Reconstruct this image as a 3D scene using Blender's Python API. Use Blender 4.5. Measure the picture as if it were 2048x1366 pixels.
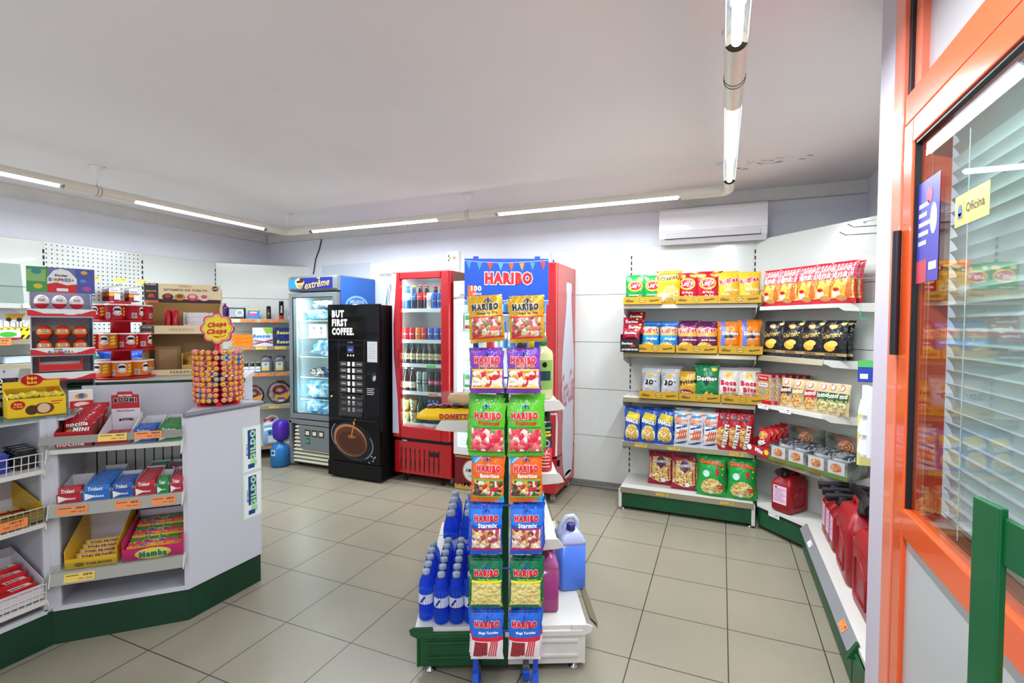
import bpy, bmesh, math, random
from mathutils import Vector, Matrix, noise
for o in list(bpy.data.objects): bpy.data.objects.remove(o)
S = bpy.context.scene
COL = S.collection
PI = math.pi
R = math.radians

# ---------------------------------------------------------------- camera
cam_d = bpy.data.cameras.new('camera')
cam = bpy.data.objects.new('camera', cam_d); COL.objects.link(cam)
cam_d.sensor_width = 36.0
cam_d.lens = 988.8 / 2048 * 36.0
cam_d.clip_start = 0.05
_f, _pitch, _roll, _yaw = 988.8, -0.0328178, 0.00300278, -0.401353891
_fw = Vector((math.sin(_yaw)*math.cos(_pitch), math.cos(_yaw)*math.cos(_pitch), math.sin(_pitch)))
_r = Vector((math.cos(_yaw), -math.sin(_yaw), 0)); _u = _r.cross(_fw)
_r2 = math.cos(_roll)*_r + math.sin(_roll)*_u; _u2 = -math.sin(_roll)*_r + math.cos(_roll)*_u
cam.matrix_world = Matrix((( _r2.x, _u2.x, -_fw.x, 0.771), (_r2.y, _u2.y, -_fw.y, -3.861), (_r2.z, _u2.z, -_fw.z, 1.503), (0,0,0,1)))
S.camera = cam

# ---------------------------------------------------------------- daylight through the open shop front, exposure
W = bpy.data.worlds.new('daylight'); S.world = W; W.use_nodes = True
W.node_tree.nodes['Background'].inputs[0].default_value = (0.84, 0.92, 1.0, 1)
W.node_tree.nodes['Background'].inputs[1].default_value = 1.3
S.view_settings.view_transform = 'Standard'; S.view_settings.look = 'None'
S.view_settings.exposure = 0.0; S.view_settings.gamma = 1.0
S.view_settings.use_curve_mapping = False
LAMP_W = 31.0        # each strip tube
COOLER_W = 3.2

# ---------------------------------------------------------------- materials
def lin(h):
    h = h.lstrip('#'); o = []
    for i in (0, 2, 4):
        c = int(h[i:i+2], 16)/255
        o.append(c/12.92 if c <= .04045 else ((c+.055)/1.055)**2.4)
    return (*o, 1)
_mc = {}
def M(hexc, rough=.45, metal=0.0, bump=0.0, bs=60.0, emit=0.0, coat=0.0, trans=0.0, alpha=1.0, ior=1.45):
    k = (hexc, rough, metal, bump, bs, emit, coat, trans, alpha, ior)
    if k in _mc: return _mc[k]
    m = bpy.data.materials.new('mat_'+hexc.strip('#')); m.use_nodes = True
    nt = m.node_tree; b = nt.nodes['Principled BSDF']
    b.inputs['Base Color'].default_value = lin(hexc)
    b.inputs['Roughness'].default_value = rough; b.inputs['Metallic'].default_value = metal
    b.inputs['Coat Weight'].default_value = coat; b.inputs['Transmission Weight'].default_value = trans
    b.inputs['Alpha'].default_value = alpha; b.inputs['IOR'].default_value = ior
    if emit: b.inputs['Emission Color'].default_value = lin(hexc); b.inputs['Emission Strength'].default_value = emit
    if bump:
        tc = nt.nodes.new('ShaderNodeTexCoord'); n = nt.nodes.new('ShaderNodeTexNoise'); n.inputs['Scale'].default_value = bs
        n.inputs['Detail'].default_value = 3
        bp = nt.nodes.new('ShaderNodeBump'); bp.inputs['Strength'].default_value = bump; bp.inputs['Distance'].default_value = .02
        nt.links.new(tc.outputs['Object'], n.inputs['Vector']); nt.links.new(n.outputs['Fac'], bp.inputs['Height']); nt.links.new(bp.outputs[0], b.inputs['Normal'])
    m.diffuse_color = lin(hexc); _mc[k] = m; return m
def foil(h): return M(h, .17, 0, .55, 24)
def card(h): return M(h, .55)
def food(cols, scale=90.0, rough=.3, bump=.5):
    k = ('food', tuple(cols), scale)
    if k in _mc: return _mc[k]
    m = bpy.data.materials.new('food_'+cols[0].strip('#')); m.use_nodes = True; nt = m.node_tree; b = nt.nodes['Principled BSDF']
    tc = nt.nodes.new('ShaderNodeTexCoord'); v = nt.nodes.new('ShaderNodeTexVoronoi'); v.inputs['Scale'].default_value = scale
    nz = nt.nodes.new('ShaderNodeTexNoise'); nz.inputs['Scale'].default_value = scale*.5
    mx = nt.nodes.new('ShaderNodeMix'); mx.data_type = 'RGBA'; mx.inputs[0].default_value = .012
    cr = nt.nodes.new('ShaderNodeValToRGB'); cr.color_ramp.interpolation = 'CONSTANT'
    sp = nt.nodes.new('ShaderNodeSeparateColor')
    nt.links.new(tc.outputs['Object'], mx.inputs[6]); nt.links.new(tc.outputs['Object'], nz.inputs['Vector'])
    nt.links.new(nz.outputs['Color'], mx.inputs[7]); nt.links.new(mx.outputs[2], v.inputs['Vector'])
    nt.links.new(v.outputs['Color'], sp.inputs[0]); nt.links.new(sp.outputs[0], cr.inputs[0]); nt.links.new(cr.outputs[0], b.inputs['Base Color'])
    e = cr.color_ramp.elements
    while len(e) < len(cols): e.new(.5)
    for i, c in enumerate(cols): e[i].position = i/len(cols); e[i].color = lin(c)
    bp = nt.nodes.new('ShaderNodeBump'); bp.inputs['Strength'].default_value = bump; bp.inputs['Distance'].default_value = .01; bp.invert = True
    nt.links.new(v.outputs['Distance'], bp.inputs['Height']); nt.links.new(bp.outputs[0], b.inputs['Normal'])
    b.inputs['Roughness'].default_value = rough; _mc[k] = m; return m
def noisy(h1, h2, scale=4.0, rough=.5, detail=6, bump=0, lo=.35, hi=.7):
    k = ('noisy', h1, h2, scale, rough, bump)
    if k in _mc: return _mc[k]
    m = bpy.data.materials.new('worn_'+h1.strip('#')); m.use_nodes = True; nt = m.node_tree; b = nt.nodes['Principled BSDF']
    tc = nt.nodes.new('ShaderNodeTexCoord'); n = nt.nodes.new('ShaderNodeTexNoise'); n.inputs['Scale'].default_value = scale; n.inputs['Detail'].default_value = detail
    cr = nt.nodes.new('ShaderNodeValToRGB'); e = cr.color_ramp.elements
    e[0].position = lo; e[0].color = lin(h1); e[1].position = hi; e[1].color = lin(h2)
    nt.links.new(tc.outputs['Object'], n.inputs['Vector']); nt.links.new(n.outputs['Fac'], cr.inputs[0]); nt.links.new(cr.outputs[0], b.inputs['Base Color'])
    b.inputs['Roughness'].default_value = rough
    if bump:
        bp = nt.nodes.new('ShaderNodeBump'); bp.inputs['Strength'].default_value = bump; bp.inputs['Distance'].default_value = .01
        nt.links.new(n.outputs['Fac'], bp.inputs['Height']); nt.links.new(bp.outputs[0], b.inputs['Normal'])
    _mc[k] = m; return m
def glassy(tint='#ffffff', ior=1.5, rough=.0, k2=1.0):
    k = ('glassy', tint, ior, rough, k2)
    if k in _mc: return _mc[k]
    m = bpy.data.materials.new('glass_pane'); m.use_nodes = True; nt = m.node_tree; nt.nodes.remove(nt.nodes['Principled BSDF'])
    t = nt.nodes.new('ShaderNodeBsdfTransparent'); t.inputs[0].default_value = lin(tint)
    g = nt.nodes.new('ShaderNodeBsdfGlossy'); g.inputs['Roughness'].default_value = rough
    fr = nt.nodes.new('ShaderNodeLayerWeight'); fr.inputs[0].default_value = .5
    pw = nt.nodes.new('ShaderNodeMath'); pw.operation = 'POWER'; pw.inputs[1].default_value = 5
    ml = nt.nodes.new('ShaderNodeMath'); ml.operation = 'MULTIPLY_ADD'; ml.inputs[1].default_value = .9*k2; ml.inputs[2].default_value = .045*k2; ml.use_clamp = True
    mx = nt.nodes.new('ShaderNodeMixShader')
    nt.links.new(fr.outputs['Facing'], pw.inputs[0]); nt.links.new(pw.outputs[0], ml.inputs[0]); nt.links.new(ml.outputs[0], mx.inputs[0]); nt.links.new(t.outputs[0], mx.inputs[1]); nt.links.new(g.outputs[0], mx.inputs[2])
    nt.links.new(mx.outputs[0], nt.nodes['Material Output'].inputs[0]); _mc[k] = m; return m
def plastic_clear(h, alpha=.55, rough=.15):       # tinted, see-through plastic
    k = ('pc', h, alpha, rough)
    if k in _mc: return _mc[k]
    m = bpy.data.materials.new('clear_plastic_'+h.strip('#')); m.use_nodes = True; nt = m.node_tree; b = nt.nodes['Principled BSDF']
    b.inputs['Base Color'].default_value = lin(h); b.inputs['Roughness'].default_value = rough; b.inputs['Alpha'].default_value = alpha
    _mc[k] = m; return m

# ---------------------------------------------------------------- text outlines (built-in font), cached
_tc = {}
def glyphs(s, bold, outl):
    k = (s, bold, outl)
    if k in _tc: return _tc[k]
    c = bpy.data.curves.new('t', 'FONT'); c.body = s; c.size = 1; c.resolution_u = 2
    c.offset = .012*bold + outl; c.space_character = 1.0 + .04*bold; c.fill_mode = 'FRONT'
    ob = bpy.data.objects.new('t', c); COL.objects.link(ob)
    dg = bpy.context.evaluated_depsgraph_get(); me = bpy.data.meshes.new_from_object(ob.evaluated_get(dg))
    vs = [(v.co.x, v.co.y) for v in me.vertices]; fs = [tuple(p.vertices) for p in me.polygons]
    bpy.data.objects.remove(ob); bpy.data.curves.remove(c); bpy.data.meshes.remove(me)
    _tc[k] = (vs, fs); return _tc[k]

# ---------------------------------------------------------------- mesh builder
class MB:
    def __init__(s): s.v = []; s.f = []; s.m = []; s.sm = []; s.mats = []; s.X = Matrix.Identity(4)
    def mi(s, m):
        if m not in s.mats: s.mats.append(m)
        return s.mats.index(m)
    def add(s, vs, fs, m, smooth=False):
        b = len(s.v); X = s.X
        s.v += [X @ Vector(p) for p in vs]
        ml = m if isinstance(m, list) else None
        for i, f in enumerate(fs):
            s.f.append([b+j for j in f]); s.m.append(s.mi(ml[i] if ml else m)); s.sm.append(smooth)
        return s
    def box(s, x0, y0, z0, x1, y1, z1, m):
        if x1 < x0: x0, x1 = x1, x0
        if y1 < y0: y0, y1 = y1, y0
        if z1 < z0: z0, z1 = z1, z0
        v = [(x0,y0,z0),(x1,y0,z0),(x1,y1,z0),(x0,y1,z0),(x0,y0,z1),(x1,y0,z1),(x1,y1,z1),(x0,y1,z1)]
        return s.add(v, [(0,3,2,1),(4,5,6,7),(0,1,5,4),(1,2,6,5),(2,3,7,6),(3,0,4,7)], m)
    def rbox(s, x0, y0, z0, x1, y1, z1, r, m, n=3, axis='z'):   # rounded in plan
        p = []
        for cx, cy, a0 in ((x1-r,y1-r,0),(x0+r,y1-r,90),(x0+r,y0+r,180),(x1-r,y0+r,270)):
            for i in range(n+1):
                a = R(a0+90*i/n); p.append((cx+r*math.cos(a), cy+r*math.sin(a)))
        return s.prism(p, z0, z1, m)
    def prism(s, poly, z0, z1, m, smooth=False, ax='z'):
        n = len(poly)
        def P(a, b, c): return {'z': (a, b, c), 'y': (a, c, b), 'x': (c, a, b)}[ax]
        v = [P(a, b, z0) for a, b in poly]+[P(a, b, z1) for a, b in poly]
        A = sum(poly[i][0]*poly[(i+1)%n][1]-poly[(i+1)%n][0]*poly[i][1] for i in range(n))
        fl = (A < 0) != (ax == 'y')
        fs = [tuple(range(n))[::-1], tuple(range(n, 2*n))]+[(i, (i+1)%n, n+(i+1)%n, n+i) for i in range(n)]
        if fl: fs = [f[::-1] for f in fs]
        return s.add(v, fs, m, smooth)
    def tube(s, pts, r, m, n=8, caps=True, closed=False):
        pts = [Vector(p) for p in pts]; k = len(pts); vs = []; up = None
        rr = r if isinstance(r, (list, tuple)) else [r]*k
        for i, p in enumerate(pts):
            if closed: t = pts[(i+1)%k]-pts[i-1]
            else: t = (pts[min(i+1, k-1)]-pts[max(i-1, 0)])
            t.normalize()
            if up is None: up = Vector((0,0,1)) if abs(t.z) < .9 else Vector((1,0,0))
            a = t.cross(up)
            if a.length < 1e-4: a = t.cross(Vector((0,1,0)))
            a.normalize(); b = a.cross(t); up = b
            for j in range(n):
                q = 2*PI*j/n; vs.append(p+a*rr[i]*math.cos(q)+b*rr[i]*math.sin(q))
        fs = []
        for i in range(k if closed else k-1):
            for j in range(n):
                a = i*n+j; b = i*n+(j+1)%n; c = ((i+1)%k)*n+(j+1)%n; d = ((i+1)%k)*n+j
                fs.append((a, b, c, d)[::-1])
        s.add(vs, fs, m, True)
        if caps and not closed:
            s.add(vs[:n], [tuple(range(n))], m); s.add(vs[-n:], [tuple(range(n))[::-1]], m)
        return s
    def lathe(s, prof, m, n=20, c=(0,0,0), smooth=True):   # prof [(r,z[,mat])] bottom to top
        vs = []; fs = []; ms = []; k = len(prof)
        for p in prof:
            for j in range(n):
                a = 2*PI*j/n; vs.append((c[0]+p[0]*math.cos(a), c[1]+p[0]*math.sin(a), c[2]+p[1]))
        for i in range(k-1):
            mm = prof[i][2] if len(prof[i]) > 2 else m
            for j in range(n): fs.append((i*n+j, i*n+(j+1)%n, (i+1)*n+(j+1)%n, (i+1)*n+j)); ms.append(mm)
        if prof[0][0] > 1e-5: fs.append(tuple(range(n))[::-1]); ms.append(prof[0][2] if len(prof[0]) > 2 else m)
        if prof[-1][0] > 1e-5: fs.append(tuple((k-1)*n+j for j in range(n))); ms.append(prof[-1][2] if len(prof[-1]) > 2 else m)
        return s.add(vs, fs, ms, smooth)
    def loft(s, secs, m, caps=True, smooth=True):   # rings of equal count, ccw seen from the end
        n = len(secs[0]); vs = [p for q in secs for p in q]; fs = []
        for i in range(len(secs)-1):
            for j in range(n): fs.append((i*n+j, i*n+(j+1)%n, (i+1)*n+(j+1)%n, (i+1)*n+j))
        if caps: fs.append(tuple(range(n))[::-1]); fs.append(tuple((len(secs)-1)*n+j for j in range(n)))
        return s.add(vs, fs, m, smooth)
    def sphere(s, c, r, m, n=12, k=8, sc=(1,1,1), mf=None):
        vs = []; fs = []; ms = []
        for i in range(k+1):
            t = PI*i/k
            for j in range(n):
                a = 2*PI*j/n; vs.append((c[0]+r*sc[0]*math.sin(t)*math.cos(a), c[1]+r*sc[1]*math.sin(t)*math.sin(a), c[2]-r*sc[2]*math.cos(t)))
        for i in range(k):
            for j in range(n): fs.append((i*n+j, i*n+(j+1)%n, (i+1)*n+(j+1)%n, (i+1)*n+j)); ms.append(mf((i+.5)/k) if mf else m)
        return s.add(vs, fs, ms, True)
    def grid(s, fn, nu, nv, mf, smooth=True, flip=False):
        vs = [fn(i/nu, j/nv) for j in range(nv+1) for i in range(nu+1)]; fs = []; ms = []
        for j in range(nv):
            for i in range(nu):
                a = j*(nu+1)+i; f = (a, a+1, a+nu+2, a+nu+1); fs.append(f[::-1] if flip else f)
                ms.append(mf((i+.5)/nu, (j+.5)/nv) if callable(mf) else mf)
        return s.add(vs, fs, ms, smooth)
    def build(s, name, parent=None, loc=None, rz=None, bevel=0, seg=2):
        me = bpy.data.meshes.new(name); me.from_pydata([tuple(p) for p in s.v], [], s.f)
        for m in s.mats: me.materials.append(m)
        me.polygons.foreach_set('material_index', s.m); me.polygons.foreach_set('use_smooth', s.sm)
        me.validate(); me.update()
        o = bpy.data.objects.new(name, me); COL.objects.link(o)
        if parent: o.parent = parent
        if loc: o.location = loc
        if rz is not None: o.rotation_euler = (0, 0, rz)
        if bevel:
            b = o.modifiers.new('bevel', 'BEVEL'); b.width = bevel; b.segments = seg; b.limit_method = 'ANGLE'; b.angle_limit = R(50)
        return o

class Canvas:      # flat or curved printing surface; fn(x, y, lift) gives a point; x,y in metres
    def __init__(s, mb, fn, step=None, lift=.0006): s.mb = mb; s.fn = fn; s.st = step; s.l = lift
    def rect(s, x0, y0, x1, y1, m, L=1):
        if not s.st: nu = nv = 1
        else: nu = max(1, int(abs(x1-x0)/s.st+.99)); nv = max(1, int(abs(y1-y0)/s.st+.99))
        s.mb.grid(lambda u, v: s.fn(x0+(x1-x0)*u, y0+(y1-y0)*v, s.l*L), nu, nv, m, bool(s.st)); return s
    def ell(s, cx, cy, rx, ry, m, L=2, n=20, rot=0, petals=0, pa=.1, sq=0):
        rings = 3 if s.st else 1; vs = [s.fn(cx, cy, s.l*L)]; fs = []
        for k in range(1, rings+1):
            for j in range(n):
                a = 2*PI*j/n; q = k/rings; w = 1+(pa*math.cos(petals*a) if petals else 0)
                x = rx*q*w*math.cos(a); y = ry*q*w*math.sin(a)
                if rot: x, y = x*math.cos(rot)-y*math.sin(rot), x*math.sin(rot)+y*math.cos(rot)
                vs.append(s.fn(cx+x, cy+y, s.l*L))
        for j in range(n): fs.append((0, 1+j, 1+(j+1)%n))
        for k in range(rings-1):
            for j in range(n): fs.append((1+k*n+j, 1+(k+1)*n+j, 1+(k+1)*n+(j+1)%n, 1+k*n+(j+1)%n))
        s.mb.add(vs, fs, m, bool(s.st)); return s
    def poly(s, pts, m, L=2):
        n = len(pts); cx = sum(p[0] for p in pts)/n; cy = sum(p[1] for p in pts)/n
        if not s.st: s.mb.add([s.fn(x, y, s.l*L) for x, y in pts], [tuple(range(n))], m); return s
        if n == 4:
            A, B, C_, D_ = pts; ln = max(math.hypot(B[0]-A[0], B[1]-A[1]), math.hypot(D_[0]-A[0], D_[1]-A[1])); k = max(2, int(ln/s.st+.99))
            s.mb.grid(lambda u, v: s.fn((A[0]*(1-u)+B[0]*u)*(1-v)+(D_[0]*(1-u)+C_[0]*u)*v, (A[1]*(1-u)+B[1]*u)*(1-v)+(D_[1]*(1-u)+C_[1]*u)*v, s.l*L), k, k, m); return s
        q = []
        for i in range(n):
            (x0, y0), (x1, y1) = pts[i], pts[(i+1)%n]; k = max(1, int(math.hypot(x1-x0, y1-y0)/s.st+.99))
            q += [(x0+(x1-x0)*j/k, y0+(y1-y0)*j/k) for j in range(k)]
        n = len(q); R_ = 4; vs = [s.fn(cx, cy, s.l*L)]+[s.fn(cx+(x-cx)*r/R_, cy+(y-cy)*r/R_, s.l*L) for r in range(1, R_+1) for x, y in q]
        fs = [(0, 1+j, 1+(j+1)%n) for j in range(n)]+[(1+r*n+j, 1+(r+1)*n+j, 1+(r+1)*n+(j+1)%n, 1+r*n+(j+1)%n) for r in range(R_-1) for j in range(n)]
        s.mb.add(vs, fs, m, True); return s
    def line(s, pts, w, m, L=3):
        for i in range(len(pts)-1):
            (a, b), (c, d) = pts[i], pts[i+1]; l = math.hypot(c-a, d-b) or 1; nx, ny = -(d-b)/l*w/2, (c-a)/l*w/2
            s.mb.add([s.fn(a-nx, b-ny, s.l*L), s.fn(c-nx, d-ny, s.l*L), s.fn(c+nx, d+ny, s.l*L), s.fn(a+nx, b+ny, s.l*L)], [(0,1,2,3)], m)
        return s
    def text(s, t, cx, cy, w, m, L=3, h=None, bold=1, shear=0, rot=0, out=None, ow=.05, arc=0):
        vs, fs = glyphs(t, bold, 0)
        if not vs: return s
        x0 = min(p[0] for p in vs); x1 = max(p[0] for p in vs); y0 = min(p[1] for p in vs); y1 = max(p[1] for p in vs)
        sx = w/(x1-x0); sy = (h/(y1-y0)) if h else sx; mx = (x0+x1)/2; my = (y0+y1)/2
        def T(vv, LL):
            o = []
            for x, y in vv:
                a = (x-mx)*sx; b = (y-my)*sy; a += shear*b
                if arc: b += arc*(1-(2*a/w)**2)*w
                if rot: a, b = a*math.cos(rot)-b*math.sin(rot), a*math.sin(rot)+b*math.cos(rot)
                o.append(s.fn(cx+a, cy+b, s.l*LL))
            return o
        if out:
            v2, f2 = glyphs(t, bold, ow); s.mb.add(T(v2, L), f2, out); L += 1
        s.mb.add(T(vs, L), fs, m); return s
    def bars(s, x0, y0, x1, y1, m, n=9, L=3):
        rnd = random.Random(n)
        for i in range(n):
            a = x0+(x1-x0)*i/n; s.rect(a, y0, a+(x1-x0)/n*rnd.choice((.35, .6, .8)), y1, m, L)
        return s
def flat(o, ux, uy):
    o, ux, uy = Vector(o), Vector(ux).normalized(), Vector(uy).normalized(); n = ux.cross(uy)
    return lambda x, y, l: o+ux*x+uy*y+n*l
def front(y=0, x=0, z=0): return flat((x, y, z), (1,0,0), (0,0,1))      # faces -Y
def cyl(r, zc=0, c=(0,0), a0=-PI/2):
    return lambda x, y, l: Vector((c[0]+(r+l)*math.cos(a0+x/r), c[1]+(r+l)*math.sin(a0+x/r), zc+y))

# ---------------------------------------------------------------- objects
def empty(name, loc=(0,0,0), rz=0):
    o = bpy.data.objects.new(name, None); COL.objects.link(o); o.location = loc; o.rotation_euler = (0,0,rz); o.empty_display_size = .05
    return o
def tag(o, label, cat, group=None):
    if len(label.split()) > 16: print('LONG', label)
    o['label'] = label; o['category'] = cat
    if group: o['group'] = group
    return o
def struct(o): o['kind'] = 'structure'; return o
def dup(o, parent=None):
    c = o.copy(); COL.objects.link(c)
    if parent: c.parent = parent
    for ch in list(o.children): dup(ch, c)
    return c
class Kind:      # first use places the thing itself, later uses copy it and its parts
    def __init__(s, o): s.o = o; s.used = False
    def put(s, loc, rz, label, cat, group=None, tilt=0, roll=0, sc=None):
        o = dup(s.o) if s.used else s.o; s.used = True
        o.location = loc; o.rotation_euler = (tilt, roll, rz)
        if sc: o.scale = (sc, sc, sc) if not isinstance(sc, tuple) else sc
        for k in ('group',):
            if k in o: del o[k]
        return tag(o, label, cat, group)
    def done(s):
        if not s.used: bpy.data.objects.remove(s.o)
ORD = ['first','second','third','fourth','fifth','sixth','seventh','eighth','ninth','tenth','eleventh','twelfth','thirteenth','fourteenth']

WHITE = M('#e9e8e6', .4); BLACK = M('#0e0e10', .35); GREY = M('#8d8f92', .5); LGREY = M('#c9cacc', .45)
PANEL = M('#d3d7d0', .18, coat=.2); SHELFW = M('#d4d3cb', .35); GREEN = noisy('#06502c', '#034322', 9, .42); DKGREEN = M('#062f1b', .4)
CHROME = M('#b8b8b8', .25, 1); RAIL = M('#8c8268', .28, .35); TAGY = M('#e8c65a', .5); TAGO = M('#ea8a4a', .5); TAGW = M('#eceaf0', .5); INK = M('#3a3a3a', .6)
RED = M('#b80c18', .25, coat=.4); CWHITE = M('#f2f2f2', .5); CRED = M('#cc1820', .45)
# ================================================================ the room
BY, LX, ZC = 0.645, -4.447, 2.605
tile = bpy.data.materials.new('floor_tiles'); tile.use_nodes = True
nt = tile.node_tree; b = nt.nodes['Principled BSDF']
tc = nt.nodes.new('ShaderNodeTexCoord'); br = nt.nodes.new('ShaderNodeTexBrick'); br.offset = 0; br.squash = 1
for k, v in (('Scale', 1.0), ('Mortar Size', .0026), ('Mortar Smooth', .0), ('Brick Width', .41), ('Row Height', .41), ('Bias', 0.0)): br.inputs[k].default_value = v
br.inputs['Mortar'].default_value = lin('#3a352c')
nz = nt.nodes.new('ShaderNodeTexNoise'); nz.inputs['Scale'].default_value = 260; nz.inputs['Detail'].default_value = 4
n2 = nt.nodes.new('ShaderNodeTexNoise'); n2.inputs['Scale'].default_value = 1.3; n2.inputs['Detail'].default_value = 3
mp = nt.nodes.new('ShaderNodeMapping'); mp.inputs['Location'].default_value = (8.2, 8.2, 0)
cr = nt.nodes.new('ShaderNodeValToRGB'); cr.color_ramp.elements[0].position = .3; cr.color_ramp.elements[0].color = lin('#8c8674'); cr.color_ramp.elements[1].position = .7; cr.color_ramp.elements[1].color = lin('#9e9784')
c3 = nt.nodes.new('ShaderNodeValToRGB'); c3.color_ramp.elements[0].position = .3; c3.color_ramp.elements[0].color = (.86, .86, .86, 1); c3.color_ramp.elements[1].position = .65; c3.color_ramp.elements[1].color = (1, 1, 1, 1)
mu = nt.nodes.new('ShaderNodeMix'); mu.data_type = 'RGBA'; mu.blend_type = 'MULTIPLY'; mu.inputs[0].default_value = 1
L = nt.links.new
L(tc.outputs['Object'], mp.inputs[0]); L(mp.outputs[0], br.inputs['Vector']); L(tc.outputs['Object'], nz.inputs['Vector']); L(tc.outputs['Object'], n2.inputs['Vector'])
L(nz.outputs['Fac'], cr.inputs[0]); L(n2.outputs['Fac'], c3.inputs[0]); L(cr.outputs[0], mu.inputs[6]); L(c3.outputs[0], mu.inputs[7])
L(mu.outputs[2], br.inputs['Color1']); L(mu.outputs[2], br.inputs['Color2']); L(br.outputs['Color'], b.inputs['Base Color']); b.inputs['Roughness'].default_value = .32
WALL = noisy('#dcdde6', '#e3e4ec', 2.2, .6); CEIL = noisy('#ece6e7', '#f1ecec', 1.2, .65, bump=.04); BAND = noisy('#dcd9d4', '#d0cdc6', 6, .5)
RX = 1.76
struct(MB().box(-4.6, -5.6, -.05, 2.9, .8, 0, tile).build('floor'))
struct(MB().box(-4.6, -5.6, ZC, 2.9, .8, ZC+.08, CEIL).build('ceiling'))
struct(MB().box(LX, BY, 0, RX, BY+.12, ZC, WALL).build('wall_back'))
struct(MB().box(LX-.12, -5.6, 0, LX, BY, ZC, WALL).build('wall_left'))
struct(MB().box(RX, -1.72, 0, RX+.1, BY, ZC, WALL).build('wall_right'))
# band under the ceiling along the walls
struct(MB().box(LX, BY-.035, ZC-.095, RX, BY, ZC, BAND).box(LX, BY-.043, ZC-.102, RX, BY, ZC-.092, BAND).build('trim_1', bevel=.003))
struct(MB().box(LX, -5.6, ZC-.095, LX+.035, BY-.043, ZC, BAND).box(LX, -5.6, ZC-.102, LX+.043, BY-.043, ZC-.092, BAND).build('trim_2', bevel=.003))
struct(MB().box(LX, BY-.03, 0, -.72, BY, .07, M('#6b675f', .6)).build('baseboard_back'))
# worn patch of ceiling paint near the corner
mb = MB(); rnd = random.Random(4)
for i in range(26):
    x = .98+rnd.gauss(0, .12); y = -.02+rnd.gauss(0, .05)-.1; r = rnd.uniform(.006, .022)
    mb.add([(x+r*math.cos(a*PI/3)*rnd.uniform(.6, 1.8), y+r*.5*math.sin(a*PI/3), ZC-.0012-.0006*(a%2)) for a in range(6)], [(5,4,3,2,1,0)], M('#d9d2cd' if i%3 else '#8b807c', .7))
p = mb.build('peeling_paint'); tag(p, 'small patch of peeling paint on the ceiling beyond the strip light corner', 'paint')
# hole in the wall beside the air conditioner
mb = MB(); mb.add([(1.36+.045*math.cos(a*PI/5)*(1+.25*math.sin(a*3)), BY-.001, 2.345+.012*math.sin(a*PI/5)*(1+.3*math.cos(a*2))) for a in range(10)], [tuple(range(10))], M('#201a18', .9))
# office partition with end post
PINK = M('#c2bac6', .55); POSTB = M('#ccd2dc', .45)
OX = 1.248
struct(MB().prism([(OX+.012,-1.83),(OX+.03,-1.707),(OX+.16,-1.707),(OX+.16,-1.83)], 0, ZC, POSTB).build('wall_office_end'))
struct(MB().box(OX, -1.98, 0, OX+.14, -1.83, ZC, PINK).build('trim_3'))
ORANGE = M('#e2521c', .22, coat=.5); ORL = M('#e8785c', .3, coat=.3); GASK = M('#1c1c22', .6)
# orange door frame with glazed transom
mb = MB().box(OX, -2.062, 0, OX+.09, -1.98, ZC, ORL)
mb.box(OX+.006, -4.3, 2.086, OX+.085, -2.062, 2.17, ORANGE)
mb.box(OX+.02, -2.13, 2.17, OX+.08, -2.085, ZC, ORL)
mb.box(OX, -4.4, 0, OX+.09, -4.3, ZC, ORL)
struct(mb.build('door_1_frame', bevel=.003))
struct(MB().box(OX+.012, -2.085, 0, OX+.05, -2.062, 2.08, GASK).box(OX+.012, -2.085, 2.17, OX+.05, -2.062, ZC, GASK).build('trim_4'))
tw = struct(MB().box(OX+.04, -4.3, 2.17, OX+.046, -2.13, ZC, M('#a8a6a8', .35)).build('window_2'))
struct(MB().box(OX, -5.6, 0, OX+.1, -4.4, ZC, WALL).build('wall_office'))
# the door leaf
D = struct(empty('door_1', (OX, -2.085, 0)))
y0, y1 = -2.2, 0
mb = MB().box(0, -.072, .02, .045, 0, 2.078, ORANGE).box(0, y0, .02, .045, y0+.072, 2.078, ORANGE)
mb.box(0, y0, 2.012, .045, -.072, 2.078, ORANGE).box(0, y0, .91, .045, -.072, .99, ORANGE).box(0, y0, .02, .045, -.072, .12, ORANGE)
mb.prism([(.045,-.072),(.075,-.072),(.075,-.115)], .99, 2.012, M('#c8431c', .35))
mb.box(.045, y0, .975, .085, -.072, .99, M('#8a3c22', .4))
f = mb.build('door_leaf_frame', D, bevel=.004)
MB().box(.012, y0, .12, .03, -.072, .91, M('#b2b5b6', .3)).build('lower_panel', D)
MB().box(.006, -.078, .98, .02, -.07, 2.02, M('#101014', .5)).box(.006, y0, 2.005, .02, -.072, 2.014, M('#101014', .5)).build('glazing_seal', D)
MB().box(.016, y0, .99, .0205, -.072, 2.012, glassy('#eef6f4', 1.5, 0, 1.0)).build('glass_pane', D)
MB().tube([(-.012,-.006,1.42),(-.012,-.006,1.78)], .011, M('#1b1820', .4), 10).build('hinge', D)
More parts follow.
